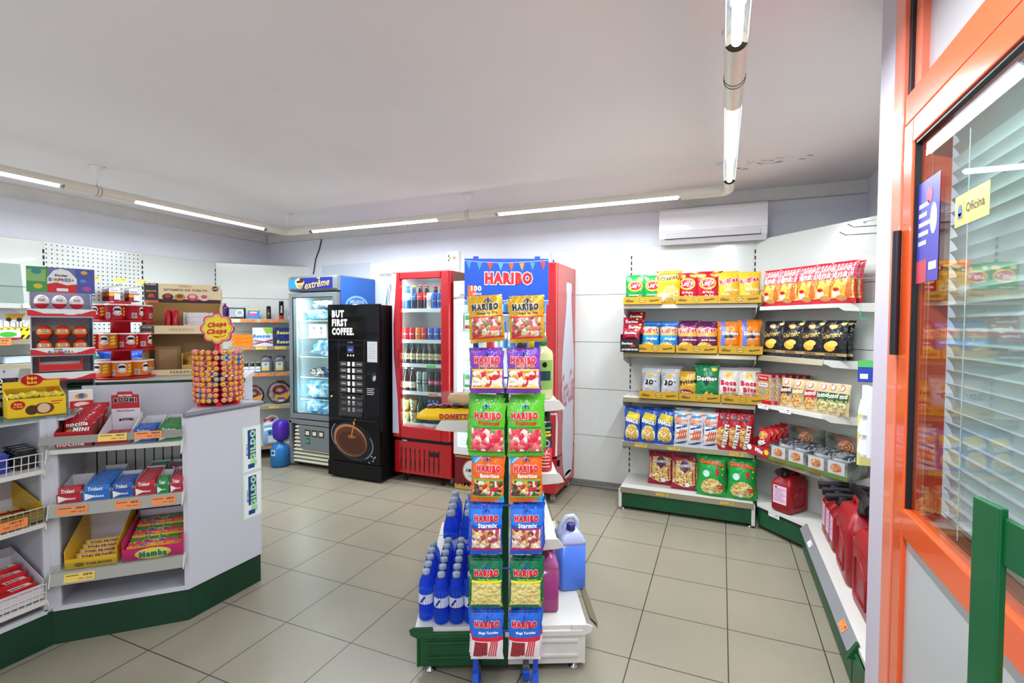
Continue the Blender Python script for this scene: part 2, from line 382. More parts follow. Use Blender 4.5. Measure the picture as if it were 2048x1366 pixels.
# sticker on the glass and the office sign
mb = MB(); c = Canvas(mb, flat((.0155, -.075, 1.62), (0,-1,0), (0,0,1)))
c.rect(.0, 0, .15, .27, M('#3c3a9c', .4), 1); c.rect(.0, .0, .075, .06, M('#b23c4c', .4), 2); c.rect(.09, .03, .14, .05, CWHITE, 2)
for i in range(5): c.rect(.012, .1+i*.025, .07+.012*(i%3), .112+i*.025, M('#aab0e6', .5), 2)
c.ell(.115, .16, .022, .04, CWHITE, 2, 14); c.ell(.085, .225, .02, .02, M('#c93a5a', .4), 2, 14)
o = mb.build('window_sticker'); o.location = (OX, -2.085, 0)
tag(o, 'violet advertising sticker inside the upper corner of the office door glass', 'sticker')
mb = MB(); c = Canvas(mb, flat((.0152, -.315, 1.765), (0,-1,0), (0,0,1)))
mb.box(.0152, -.475, 1.73, .0158, -.315, 1.80, M('#e6d35c', .4))
c.rect(.012, -.022, .044, .022, M('#c8b448', .4), 1); c.ell(.028, .0, .01, .014, M('#2d5fae', .4), 2, 12); c.rect(.018, -.018, .038, -.006, M('#2d5fae', .4), 2)
c.text('Oficina', .1, 0, .085, INK, 2)
o = mb.build('office_sign'); o.location = (OX, -2.085, 0); tag(o, 'yellow sign reading Oficina on the office door glass', 'sign')
# venetian blind behind the glass
Bl = tag(empty('venetian_blind', (OX+.075, -2.225, 0)), 'closed white venetian blind hanging behind the office door glass', 'blind')
sl = M('#dfe5e4', .35); mb = MB()
MB().box(-.02, -2.1, 2.03, .02, .0, 2.065, sl).build('head_rail', Bl, bevel=.003)
for i in range(32):
    z = 2.018-i*.034
    mb.grid(lambda u, v: (-.010+.018*v+.004*math.sin(PI*v), -2.09*(1-u), z-.019+.037*(1-v)), 1, 3, sl, True)
mb.build('slats', Bl)
for yy in (-.14, -.75, -1.35): MB().tube([(-.024, yy, 2.03), (-.024, yy, .95)], .0016, WHITE, 5).build('cord', Bl)
for yy in (-.11, -.72): MB().tube([(-.024, yy+.02*math.cos(a), 2.035+.028*math.sin(a)) for a in [R(t) for t in range(-60, 241, 30)]], .003, WHITE, 6).build('cord_hook', Bl)
# what lies behind: plain office back wall
struct(MB().box(2.75, -5.6, 0, 2.85, -1.72, ZC, WALL).box(OX+.16, -1.72, 0, 2.85, -1.70, ZC, WALL).build('wall_office_back'))
ol = MB().box(1.9, -3.6, ZC-.06, 2.2, -2.4, ZC, WHITE).build('office_ceiling_light'); tag(ol, 'office ceiling light behind the blind', 'light')
MB().box(1.92, -3.58, ZC-.064, 2.18, -2.42, ZC-.058, M('#f2f6ff', .5, emit=9)).build('diffuser', ol)
ld = bpy.data.lights.new('office_light', 'AREA'); ld.shape = 'RECTANGLE'; ld.size = .28; ld.size_y = 1.1; ld.energy = 22; lo = bpy.data.objects.new('office_light', ld); COL.objects.link(lo); lo.parent = ol; lo.location = (2.05, -3.0, ZC-.07)
# light switches on the post
mb = MB().box(OX-.004, -1.80, 1.04, OX+.017, -1.71, 1.29, M('#dfe0e4', .35))
sw = tag(mb.build('switch_plate', bevel=.004), 'white triple light switch on the office wall post', 'switch')
for z in (1.215, 1.145, 1.075):
    MB().prism([(OX-.018,z-.024),(OX-.004,z-.026),(OX-.004,z+.026),(OX-.010,z+.024)], -1.785, -1.725, WHITE, ax='y').build('rocker', sw)
tag(MB().tube([(OX+.02,-1.712,1.885),(OX+.005,-1.70,1.885),(OX+.002,-1.675,1.885)], .002, GREY, 5).box(OX-.006,-1.68,1.881,OX+.003,-1.672,1.889,GREY).build('wall_hook'), 'tiny metal hook high on the office wall post', 'hook')

# green metal frame standing close to the viewer
GM = M('#00582c', .35, coat=.1); GR = tag(empty('metal_rack', (1.10, -2.972, 0), R(-79)), 'green flat-bar metal rack standing in front of the office door', 'rack')
MB().box(0, 0, 0, .052, .010, 1.265, GM).build('upright', GR, bevel=.002)
mb = MB(); pts = [(.052+.30*t, .008+.02*t, 1.222-.03*math.sin(t*PI)*0-.10*t*t) for t in [i/8 for i in range(9)]]
for i in range(8):
    a, b = pts[i], pts[i+1]; mb.prism([(a[0],a[2]-.031),(b[0],b[2]-.031),(b[0],b[2]+.031),(a[0],a[2]+.031)], a[1]-.004, a[1]+.004, GM, ax='y')
mb.build('top_bar', GR, bevel=.001)
MB().box(.052, 0, .16, .36, .012, .20, GM).box(.34, 0, 0, .40, .016, 1.12, GM).build('lower_bar', GR, bevel=.002)

# ================================================================ strip lights in white pipes
PIPE = M('#ded8cb', .25, coat=.3); PIPED = M('#cfc4a8', .3)
PR, PZ = .037, 2.432
def pipe_run(name, label, a, b, lamps, rings, hangers, group='white pipe strip lights under the ceiling'):
    a, b = Vector(a), Vector(b); d = (b-a).normalized(); n = Vector((-d.y, d.x, 0)); ln = (b-a).length
    E = tag(empty(name, a), label, 'light', group)
    def pt(t, ang, r=PR): return d*t+n*r*math.sin(ang)+Vector((0,0,1))*(-r*math.cos(ang))   # ang 0 = down
    cuts = []; t = 0
    for l0, l1 in lamps:
        if l0 > t: cuts.append((t, l0, 0))
        cuts.append((l0, l1, 1)); t = l1
    if t < ln: cuts.append((t, ln, 0))
    op = R(68); mb = MB()
    for t0, t1, k in cuts:
        a0, a1 = (op, 2*PI-op) if k else (0, 2*PI)
        N = 18
        mb.grid(lambda u, v: pt(t0+(t1-t0)*v, a0+(a1-a0)*u), N, 1, PIPE, True)
        if k:      # polished inner trough and rim
            mb.grid(lambda u, v: pt(t0+(t1-t0)*v, a0+(a1-a0)*u, PR-.004), N, 1, M('#d9dde2', .12, .9), True, True)
            for e in (t0, t1): mb.grid(lambda u, v: pt(e, a0+(a1-a0)*u, PR-.03*v), N, 1, PIPED, False, e == t1)
            for s in (-1, 1): mb.grid(lambda u, v: pt(t0+(t1-t0)*v, s*op, PR-.004*u), 1, 1, WHITE, False)
    mb.build('pipe', E)
    for l0, l1 in lamps:
        TB = M('#f4f8ff', .3, emit=5)
        MB().tube([pt(l0+.02, 0, .014), pt(l1-.02, 0, .014)], .0165, TB, 10).build('tube_lamp', E)
        for e in (l0+.015, l1-.015): MB().box(-.012, -.012, -.006, .012, .012, .012, PIPED).build('lamp_holder', E, loc=pt(e, 0, .006))
        ld = bpy.data.lights.new('strip_light', 'AREA'); ld.shape = 'RECTANGLE'; ld.size = (l1-l0)-.06; ld.size_y = .03; ld.energy = LAMP_W; ld.color = (.86, .93, 1.0)
        lo = bpy.data.objects.new('strip_light', ld); COL.objects.link(lo); lo.parent = E
        lo.location = pt((l0+l1)/2, 0, .034); lo.rotation_euler = (0, 0, math.atan2(d.y, d.x))
    for r in rings:
        for q in (-.012, .012): MB().tube([pt(r+q, 2*PI*i/20, PR+.0005) for i in range(20)], .0014, M('#2a2a2a', .5), 4, closed=True).build('joint_ring', E)
    for r in hangers:
        h = MB(); c = pt(r, PI, PR)
        h.lathe([(.005,0),(.005,.06),(.010,.085),(.016,.1),(.03,.125),(.05,ZC-PZ-PR)], WHITE, 16, c); h.build('hanger', E)
    return E
pipe_run('strip_light', 'white pipe strip light running along the left wall', (-3.27,-5.0,PZ), (-3.27,-.20,PZ), [(.1,1.26),(1.86,3.02),(3.445,4.60)], [3.22], [3.22])
pipe_run('strip_light', 'white pipe strip light running along the back wall above the fridges', (-3.20,-.135,PZ), (.73,-.135,PZ), [(.25,1.70),(2.25,3.69)], [1.985], [1.98])
pipe_run('strip_light', 'white pipe strip light running towards the viewer above the right aisle', (.80,-.205,PZ), (.80,-5.0,PZ), [(.22,1.38),(1.86,3.02),(3.4,4.5)], [1.60], [1.60])
for nm, c, a0, x in (('left', (-3.20,-.205), 90, -3.2), ('right', (.73,-.205), 0, .73)):
    mb = MB(); mb.tube([(c[0]+.07*math.cos(R(a0+t)), c[1]+.07*math.sin(R(a0+t)), PZ) for t in range(0, 91, 15)], PR, PIPE, 18, caps=False)
    hx, hy = c[0]+.05*math.cos(R(a0+45)), c[1]+.05*math.sin(R(a0+45))
    mb.lathe([(.005,0),(.005,.06),(.010,.085),(.016,.1),(.03,.125),(.05,ZC-PZ-PR)], WHITE, 16, (hx, hy, PZ+PR))
    tag(mb.build('pipe_elbow'), f'white pipe elbow joining the strip lights at the {nm} back corner', 'pipe')
# air conditioner
A = tag(empty('air_conditioner', (.68, BY, 2.18)), 'white wall air conditioner under the ceiling above the crisps', 'air conditioner')
AC = M('#e8e6ea', .12, coat=.4)
MB().prism([(0,.035),(-.13,0),(-.19,.045),(-.215,.09),(-.215,.27),(-.2,.285),(0,.29)], -.405, .405, AC, ax='x').build('body', A, bevel=.008)
MB().prism([(-.2185,.095),(-.2225,.10),(-.2225,.26),(-.2185,.265)], -.402, .402, AC, ax='x').build('front_panel', A, bevel=.002)
mb = MB(); mb.add([(-.35,-.197,.043),(.35,-.197,.043),(.35,-.2205,.085),(-.35,-.2205,.085)], [(0,1,2,3)], M('#dcdadf', .2)); mb.add([(-.36,-.19,.037),(.36,-.19,.037),(.36,-.199,.043),(-.36,-.199,.043)], [(0,1,2,3)], M('#3a3a3c', .5)); mb.build('louvre', A)
mb = MB(); Canvas(mb, front(-.2226, 0, 0)).text('Olimpia', -.02, .19, .08, M('#f8f8fa', .3), 1).text('inverter', -.33, .115, .05, M('#9aa2c0', .4), 1); mb.build('lettering', A)
tag(MB().tube([(-3.57,BY-.008,ZC-.1),(-3.60,BY-.01,2.40),(-3.66,BY-.01,2.28),(-3.70,BY-.01,2.1)], .006, BLACK, 6).build('cable'), 'black cable running down the back wall behind the ice cream freezer', 'cable')
# ================================================================ wall shelving
SEAMS = [.07, .489, .921, 1.352, 1.784, 2.195]
def panels(mb, L, x0=0, seams=SEAMS, mat=PANEL, y=0):          # local: x along, face at y=0 looking -Y
    for a, b in zip(seams[:-1], seams[1:]): mb.box(x0+.004, y, a+.002, x0+L-.004, y+.012, b-.002, mat)
    mb.box(x0+.004, y+.012, seams[0], x0+L-.004, y+.016, seams[-1], M('#55534f', .6)); return mb
def upright(mb, x, z1=2.195, y=-.004):
    mb.box(x-.014, y+.006, 0, x+.014, y+.03, z1, SHELFW)
    n = int((z1-.1)/.05)
    for i in range(n): mb.box(x-.005, y+.001, .09+i*.05, x+.005, y+.0075, .12+i*.05, M('#1c1c1c', .7))
    return mb
def shelf_mb(L, dep, rail=None, th=.028, x0=0):      # top surface z=0, front at y=-dep
    mb = MB().box(x0, -dep, -th, x0+L, 0, 0, SHELFW)
    mb.box(x0-.004, -dep-.004, -th-.006, x0+.0, -.0, .0, SHELFW).box(x0+L, -dep-.004, -th-.006, x0+L+.004, 0, 0, SHELFW)
    if rail: mb.add([(x0,-dep-.004,0),(x0+L,-dep-.004,0),(x0+L,-dep-.012,-.036),(x0,-dep-.012,-.036)], [(3,2,1,0)], rail).add([(x0,-dep-.003,0.001),(x0+L,-dep-.003,.001),(x0+L,-dep-.001,.001),(x0,-dep-.001,.001)], [(0,1,2,3)], rail)
    return mb
def bracket(parent, x, dep, z, nm='shelf_bracket'):
    MB().prism([(0,-.03),(-dep*.55,-.03),(-dep-.01,-.012),(-dep-.012,.004),(-dep+.03,0),(0,0)] if 0 else [(0,.0),(0,-.10),(-.05,-.10),(-dep+.02,-.045),(-dep-.008,-.034),(-dep-.008,0)], x-.0015, x+.0015, SHELFW, ax='x').build(nm, parent, loc=(0,0,z))
def price(parent, x, y, z, w, m, slope=.0, h=.03, fn=None, lab=None):
    mb = MB(); c = Canvas(mb, fn or flat((x, y, z), (1,0,0), (0,slope,1)), lift=.0008)
    c.rect(-w/2, -h/2, w/2, h/2, m, 1).text('PVP: 1,60 €', w*.12, -h*.22, w*.42, INK, 2, bold=0).bars(w*.14, h*.08, w*.42, h*.34, INK, 8, 2).rect(-w*.45, h*.25, -w*.02, h*.3, INK, 2)
    o = mb.build('price_label', parent)
    if lab: o['label'] = lab
    return o

# --- back wall bay without shelves and the crisp bay
PB = tag(empty('wall_panelling', (-.70, .60, 0)), 'bare white panelled wall bay between the red fridge and the crisp shelves', 'wall panel')
panels(MB(), .725).build('back_panel', PB)
upright(MB(), 0).build('upright', PB); MB().box(0, -.012, .045, .725, .02, .07, M('#7b776c', .5)).build('foot_rail', PB)
UA = tag(empty('shelving_unit', (.025, .60, 0)), 'white wall shelving bay full of crisp bags above a green kick plate', 'shelving unit')
panels(MB(), .98).build('back_panel', UA)
upright(MB(), 0).build('upright', UA); upright(MB(), .985).build('upright', UA)
BR = RAIL
LV = [1.670, 1.288, .915, .550]
for i, z in enumerate(LV):
    s = shelf_mb(.975, .37, None if i == 0 else BR, x0=.006).build('shelf', UA, loc=(0, 0, z)); s['label'] = ['white top shelf edge', 'shelf with a bronze price rail', 'shelf with a bronze price rail', 'shelf with a bronze price rail'][i]
    bracket(UA, .003, .36, z-.028); bracket(UA, .98, .36, z-.028)
MB().box(.004, -.425, .165, .98, 0, .185, SHELFW).build('base_deck', UA, bevel=.002)
mb = MB(); mb.add([(.0,-.426,.186),(.985,-.426,.186),(.985,-.435,.146),(0,-.435,.146)], [(3,2,1,0)], BR); mb.build('price_rail', UA)
MB().box(.01, -.42, .028, .975, -.40, .146, GREEN).build('kick_plate', UA, bevel=.003)
for x in (.0, .981): MB().box(x-.012, -.428, .02, x+.012, 0, .165, SHELFW).build('base_bracket', UA)
for x in (.02, .96): MB().lathe([(.02,0),(.02,.01),(.006,.012),(.006,.03)], CHROME, 10, (x, -.40, 0)).build('levelling_foot', UA)
for x, z, m in ((.155,.532,TAGY),(.41,.532,TAGY),(.86,.532,TAGY),(.33,.166,TAGY),(.80,.166,TAGY)):
    price(UA, x, -.385 if z > .3 else -.434, z, .095, m, -.2)
# --- diagonal bay (local x runs towards the viewer)
TH = math.atan2(-.30, .267)
def dl(s, o):      # along, out
    return (1.02+s*math.cos(TH)+o*math.cos(TH-PI/2)*1, .595+s*math.sin(TH)+o*math.sin(TH-PI/2))
UB = tag(empty('shelving_unit', (1.012, .60, 0), TH), 'diagonal corner shelving bay with fire-coloured snack bags, biscuits and one petrol can'.replace('fire-coloured', 'red and black'), 'shelving unit')
DB = 1.03
panels(MB(), DB).build('back_panel', UB); upright(MB(), DB).build('upright', UB)
ux_, uy_ = math.cos(TH), math.sin(TH)
def wb(X, Y):      # world xy -> bay-local xy
    dx, dy = X-1.012, Y-.60; return (dx*ux_+dy*uy_, -dx*uy_+dy*ux_)
def trap_shelf(parent, z, w1, rail=None, th=.026, d=.247, w0=.30, name='shelf'):
    e = 1.012+ux_*w1+uy_*d*-1*-1 if 0 else None
    yn = .60+uy_*w1-ux_*d          # world y of the near corner
    poly = [(.0,0),(w0,-d),(w1,-d),wb(1.70, yn),(DB,0)]
    mb = MB().prism(poly, -th, 0, SHELFW)
    if rail: mb.add([(w0,-d-.002,0),(w1,-d-.002,0),(w1,-d-.01,-.034),(w0,-d-.01,-.034)], [(3,2,1,0)], rail)
    o = mb.build(name, parent, loc=(0,0,z))
    P0 = Vector((*wb(1.012+ux_*w1+uy_*d, yn-.002), -.0)); P1 = Vector((*wb(1.70, yn-.002), 0)); dd = P1-P0
    b = MB(); b.add([P0+Vector((0,0,-.0)), P0+Vector((0,0,-.02)), P0+dd*.14+Vector((0,0,-.045)), P1+Vector((0,0,-.06)), P1], [(0,1,2,3,4)], SHELFW)
    b.add([p+Vector((0,0,0))+Vector((*[q*.0015 for q in (0,1)],0)) for p in [P0, P0+Vector((0,0,-.02)), P0+dd*.14+Vector((0,0,-.045)), P1+Vector((0,0,-.06)), P1]], [(4,3,2,1,0)], SHELFW)
    b.build('shelf_bracket', parent, loc=(0,0,z))
    return o
trap_shelf(UB, 1.645, .90)
for z in (1.285, .932, .552): trap_shelf(UB, z, .82, RAIL if z != .932 else None)
mb = MB().prism([(.0,0),(.315,-.25),(.72,-.25),wb(1.70,-.17),(DB,0)], -.02, 0, SHELFW); mb.build('base_deck', UB, loc=(0,0,.185))
MB().box(.318, -.250, .03, .718, -.235, .148, GREEN).build('kick_plate', UB, bevel=.003)
MB().box(.318, -.254, .148, .718, -.24, .166, M('#1a1a1a', .6)).box(.316, -.256, .166, .719, -.248, .187, SHELFW).build('price_rail', UB)
for s_, z in ((.36,.915),(.55,.915),(.475,.155)): price(UB, s_, -.262, z, .095, TAGW, -.1, .034)
# --- right wall bay: low deck with petrol cans
UC = tag(empty('shelving_unit', (1.30, -.10, 0)), 'low white shelf along the right wall carrying the row of red petrol cans', 'shelving unit')
MB().prism([(.005,0),(.40,-.07),(.40,-1.58),(.005,-1.58)], .17, .19, SHELFW).build('base_deck', UC)
mb = MB(); mb.add([(.006,-.01,.192),(.006,-1.36,.192),(-.03,-1.36,.152),(-.03,-.01,.152)], [(0,3,2,1)], M('#8f9096', .35, .2))
mb.add([(.006,-.01,.192),(.006,-1.36,.192),(.012,-1.36,.192),(.012,-.01,.192)], [(0,1,2,3)], M('#8f9096', .35, .2)); mb.build('price_rail', UC)
MB().box(-.012, -1.36, .02, .004, -.01, .155, GREEN).box(-.010, -1.58, .02, .003, -1.365, .165, GREEN).build('kick_plate', UC, bevel=.002)
MB().prism([(-.035,.135),(.01,.135),(.01,.2),(-.0,.2)], -1.385, -1.36, GREEN, ax='y').build('end_cap', UC)
bp = panels(MB(), 1.50).build('back_panel', UC); bp.rotation_euler = (0,0,-PI/2); bp.location = (.40, -.05, 0)
price(UC, 0, 0, 0, .08, TAGO, 0, .034, fn=flat((-.013, -1.20, .172), (0,-1,0), (.036,0,.04)), lab='orange price label')
price(UC, 0, 0, 0, .08, TAGW, 0, .03, fn=flat((-.013, -.30, .172), (0,-1,0), (.036,0,.04)), lab='white price label')
for z, x0, nm in ((2.10, .16, 0), (2.055, .12, 0), (1.79, .18, 0)):
    MB().tube([(.39,-.20,z),(x0+.03,-.20,z),(x0,-.20,z+.02)], .004, CHROME, 6).build('display_hook', UC)

# ================================================================ left wall shelving
UL = []
def lw(y0, y1, label, peg=False):
    E_ = tag(empty('shelving_unit', (-4.42, y0, 0), PI/2), label, 'shelving unit'); Ln = y1-y0
    pm = PEG if peg else PANEL
    if peg: MB().box(.004, 0, .09, Ln-.004, .012, 2.185, PEG).build('back_panel', E_)
    else: panels(MB(), Ln, 0, [.09,.6,1.06,1.42,1.80,2.185]).build('back_panel', E_)
    upright(MB(), 0, 2.185).build('upright', E_); UL.append(E_); return E_
PEG = bpy.data.materials.new('pegboard'); PEG.use_nodes = True
nt = PEG.node_tree; b = nt.nodes['Principled BSDF']; tc = nt.nodes.new('ShaderNodeTexCoord'); sx = nt.nodes.new('ShaderNodeSeparateXYZ'); nt.links.new(tc.outputs['Object'], sx.inputs[0])
def mth(op, a, bb=None):
    n = nt.nodes.new('ShaderNodeMath'); n.operation = op
    for i, q in enumerate((a, bb)):
        if q is None: continue
        if isinstance(q, (int, float)): n.inputs[i].default_value = q
        else: nt.links.new(q, n.inputs[i])
    return n.outputs[0]
fx = mth('SUBTRACT', mth('FRACT', mth('MULTIPLY', sx.outputs[0], 1/.037)), .5); fz = mth('SUBTRACT', mth('FRACT', mth('MULTIPLY', sx.outputs[2], 1/.037)), .5)
dd = mth('SQRT', mth('ADD', mth('MULTIPLY', fx, fx), mth('MULTIPLY', fz, fz))); hole = mth('LESS_THAN', dd, .16)
mx = nt.nodes.new('ShaderNodeMix'); mx.data_type = 'RGBA'; nt.links.new(hole, mx.inputs[0]); mx.inputs[6].default_value = lin('#d3d8d2'); mx.inputs[7].default_value = lin('#23241f'); nt.links.new(mx.outputs[2], b.inputs['Base Color']); b.inputs['Roughness'].default_value = .2
W1 = lw(-2.60, -1.59, 'left wall shelving bay with toy boxes, at the photo edge')
W2 = lw(-1.585, -.83, 'pegboard wall bay hung with battery packs behind the counter', True)
W3 = lw(-.825, -.075, 'plain white panelled bay behind the chocolate display stand')
for z, m in ((1.655, RAIL), (1.385, RAIL), (1.20, RAIL)):
    shelf_mb(1.0, .32, M('#a7aaa2', .4) if z > 1.5 else RAIL).build('shelf', W1, loc=(.005,0,z))
price(W1, .80, -.34, 1.64, .13, TAGW, 0, .034); price(W1, .58, -.345, 1.37, .16, TAGO, 0, .05)
for z in (.60, .20): shelf_mb(.74, .32, RAIL).build('shelf', W2, loc=(.005,0,z)); shelf_mb(.74, .32, RAIL).build('shelf', W3, loc=(.005,0,z))
shelf_mb(.74, .32, RAIL).build('shelf', W2, loc=(.005,0,1.10)); shelf_mb(.74, .32, RAIL).build('shelf', W3, loc=(.005,0,1.10))
# diagonal bay in the left corner
TL = math.atan2(.718, .665)
WD = tag(empty('shelving_unit', (-4.433, -.064, 0), TL), 'diagonal corner shelving bay with paper rolls, oil cans and jump leads', 'shelving unit')
DLn = .978
panels(MB(), DLn, 0, [.09,.6,1.06,1.42,1.80,2.19]).build('back_panel', WD)
upright(MB(), 0, 2.19).build('upright', WD); upright(MB(), DLn, 2.19).build('upright', WD); upright(MB(), DLn+.035, 2.19, -.02).build('upright', WD)
for z in (1.565, 1.262, .965, .598, .148):
    MB().prism([(.0,0),(.14,-.25),(.84,-.25),(.975,0)], -.026, 0, SHELFW).add([(.14,-.252,0),(.84,-.252,0),(.84,-.262,-.04),(.14,-.262,-.04)], [(3,2,1,0)], RAIL).build('shelf', WD, loc=(0,0,z))
for x, z, m, w in ((.34,1.545,TAGO,.16),(.50,1.545,TAGO,.10),(.62,1.545,TAGO,.10),(.33,1.242,TAGO,.09),(.46,1.242,TAGY,.11),(.65,1.242,TAGY,.11),(.40,.945,TAGO,.12),(.52,.945,TAGO,.11),(.66,.945,TAGO,.11),(.58,.578,TAGY,.10),(.56,.128,TAGO,.10)):
    price(WD, x, -.264, z, w, m, 0, .032)
def wl(s, o, z):       # point on the diagonal bay: along, out from the panel
    return (-4.433+s*math.cos(TL)+o*math.sin(TL), -.064+s*math.sin(TL)-o*math.cos(TL), z)
# ================================================================ bottles and cans
def bottle(r, h, body, cap, label=None, neck=.28, lz=(.35,.6), rl=None, n=14, waist=0, txt=None, tm=None, caph=.06, name='bottle'):
    """profile bottle: body mesh with cap and label as parts"""
    o = MB().lathe([(r*.85,0),(r,.02*h/.2),(r*(1-waist),h*.3),(r,h*.5),(r,h*(1-neck-.08)),(r*.8,h*(1-neck)),(r*neck*1.35,h*.86),(r*neck*1.2,h*(1-caph))], body, n).build(name)
    MB().lathe([(r*neck*1.45,0),(r*neck*1.45,h*caph)], cap, 10, (0,0,h*(1-caph))).build('cap', o)
    if label:
        mb = MB().lathe([(r+.0008,h*lz[0]),(r+.0008,h*lz[1])], label, n)
        mb.f = mb.f[:-2]; mb.m = mb.m[:-2]; mb.sm = mb.sm[:-2]
        if txt: Canvas(mb, cyl(r+.001, h*(lz[0]+lz[1])/2)).text(txt, 0, 0, r*1.5, tm, 2)
        mb.build('label', o)
    return o
def can_(r, h, m, txt=None, tm=None, txt2=None, band=None, name='drink_can'):
    mb = MB().lathe([(r*.8,0),(r,h*.06),(r,h*.9),(r*.85,h*.985),(r*.82,h)], m, 14)
    c = Canvas(mb, cyl(r, h*.5), .01)
    if band: c.rect(-r*1.2, -h*.12, r*1.2, h*.1, band, 1)
    if txt: c.text(txt, 0, 0, r*1.5, tm, 3)
    mb.lathe([(r*.8,h*.985),(r*.78,h*.99)], CHROME, 14); return mb.build(name)

# ================================================================ glass-door coolers
GL = glassy('#f4faf8', 1.45, 0, .7)
def light_in(par, loc, sx, sz, rz, e=COOLER_W, col=(.93,.97,1)):
    ld = bpy.data.lights.new('cabinet_light', 'AREA'); ld.shape = 'RECTANGLE'; ld.size = sx; ld.size_y = sz; ld.energy = e; ld.color = col
    o = bpy.data.objects.new('cabinet_light', ld); COL.objects.link(o); o.parent = par; o.location = loc; o.rotation_euler = rz; return o
def carcass(mb, w, d, z0, z1, m, inner, t=.03):
    mb.box(.004, .03, z1, w-.004, d-.004, z1+.002, M('#6e6c6a', .7))
    mb.box(0, .03, z0, t, d, z1, m).box(w-t, .03, z0, w, d, z1, m).box(t, d-t, z0, w-t, d, z1, m).box(t, .03, z1-t, w-t, d-t, z1, m).box(t, .03, z0, w-t, d-t, z0+t, m)
    e = .004
    mb.box(t, .04, z0+t, t+e, d-t, z1-t, inner).box(w-t-e, .04, z0+t, w-t, d-t, z1-t, inner).box(t+e, d-t-e, z0+t, w-t-e, d-t, z1-t, inner).box(t+e, .04, z1-t-e, w-t-e, d-t, z1-t, inner).box(t+e, .04, z0+t, w-t-e, d-t, z0+t+e, inner)
    return mb
CIN = M('#dfe6e8', .35); WIRE = M('#c8cdd0', .35, .3)

# --- red drinks cooler
CK = tag(empty('drinks_cooler', (-2.125, .065, 0)), 'tall red glass-door drinks cooler beside the black coffee machine, full of bottles', 'cooler')
w, d = .625, .56
carcass(MB(), w, d, .42, 2.0, RED, CIN).build('cabinet', CK, bevel=.006)
MB().box(w+.0005, .05, .42, w+.002, d-.01, 1.99, M('#6b4a35', .35)).build('side_panel', CK)
mb = MB().box(.0, .0, .085, w, d, .395, RED)
for i in range(9):
    x = .07+i*.052
    mb.prism([(x,.33),(x+.006,.25),(x,.2),(x+.004,.12),(x+.012,.11),(x+.016,.2),(x+.012,.27),(x+.014,.33)], -.004, .002, M('#3a0508', .6), ax='y')
mb.box(.40, -.005, .27, .50, .002, .315, M('#2b0709', .5)).box(.415, -.006, .28, .45, .0, .305, M('#141414', .3))
mb.build('base_grille', CK, bevel=.006)
MB().box(.0, .02, .395, w, d, .42, BLACK).build('gap', CK)
door = MB()
door.box(0, -.03, .43, .085, .025, 2.0, RED).box(w-.09, -.03, .43, w, .025, 2.0, RED).box(.085, -.03, 1.93, w-.09, .025, 2.0, RED).box(.085, -.03, .43, w-.09, .025, .545, RED)
dr = door.build('door', CK, bevel=.010)
dr['label'] = 'red door frame around the glass'
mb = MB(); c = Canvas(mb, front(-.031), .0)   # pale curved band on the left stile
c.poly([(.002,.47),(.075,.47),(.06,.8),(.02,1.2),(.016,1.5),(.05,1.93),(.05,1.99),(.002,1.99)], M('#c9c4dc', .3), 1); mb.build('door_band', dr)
MB().box(.07, -.01, .54, w-.08, -.004, 1.935, GL).build('glass', dr)
MB().box(.066, -.036, 1.1, .078, -.026, 1.27, M('#8c0d14', .3)).build('door_handle', dr)
MB().box(.08, -.004, .93, .082, .01, .96, CHROME).build('badge', dr) if 0 else None
mb = MB(); Canvas(mb, front(-.0315), .0).text('frost', .14, .41, .05, WHITE, 1); mb.build('badge', CK)
CSH = [1.655, 1.36, 1.13, .865, .56]
for z in CSH:
    MB().box(.04, .06, z-.012, w-.04, .50, z, WIRE).box(.04, .052, z-.03, w-.04, .06, z+.004, M('#d5dadd', .3)).build('shelf', CK)
for x, y in ((.09,.06),(.50,.06)): MB().lathe([(.022,0),(.022,.012),(.008,.02),(.008,.085)], BLACK, 10, (x,y,0)).build('foot', CK)
for x, y in ((.05,.15),(.58,.12),(.58,.5)): MB().tube([(x-.012,y,.032),(x+.012,y,.032)], .032, GREY, 14).box(x-.016,y-.012,.03,x+.016,y+.012,.086,GREY).build('caster', CK)
for px_, zz, m in ((.53,1.635,TAGO),(.40,.845,TAGO),(.54,.845,TAGO),(.20,.54,TAGW),(.36,.54,TAGW),(.38,1.112,M('#5fd06a',.5))):
    MB().box(px_-.045, .046, zz-.016, px_+.045, .051, zz+.014, m).build('price_label', CK)
light_in(CK, (.05, .04, 1.22), 1.3, .02, (0, R(-90), R(25)), 4.5)
light_in(CK, (.31, .06, 1.955), .45, .03, (0, 0, 0), 4.0)
cx0, cy0 = -2.125, .065
def inC(x, z, y=.12): return (cx0+x, cy0+y, z+.001)
gp = 'drinks in the red cooler'
B50 = lambda body, cap, lab, txt=None, tm=None: Kind(bottle(.032, .225, body, cap, lab, .38, (.38,.68), txt=txt, tm=tm, name='drink_bottle'))
top = [(.085,'#1d63b8','#2a6fd0','#e8eef4','blue isotonic drink bottle','Aquarius',.032),(.155,'#1b2a4a','#e8c22a','#2f6fb4','dark bottle with yellow cap','Nestea',.032),(.228,'#1e0c0a','#d01820','#d01820','cola bottle with red cap','Coca-Cola',.032),(.300,'#1e0c0a','#d01820','#c4161e','cola bottle with red cap and red label','Cola',.032)]
for x, b_, cp, lb, ds, t_, r in top:
    B50(M(b_,.15), M(cp,.4), M(lb,.4), t_, CWHITE).put(inC(x, 1.655, .11), 0, f'{ds}, {ORD[top.index((x,b_,cp,lb,ds,t_,r))]} from left, top shelf, red cooler', 'bottle', gp)
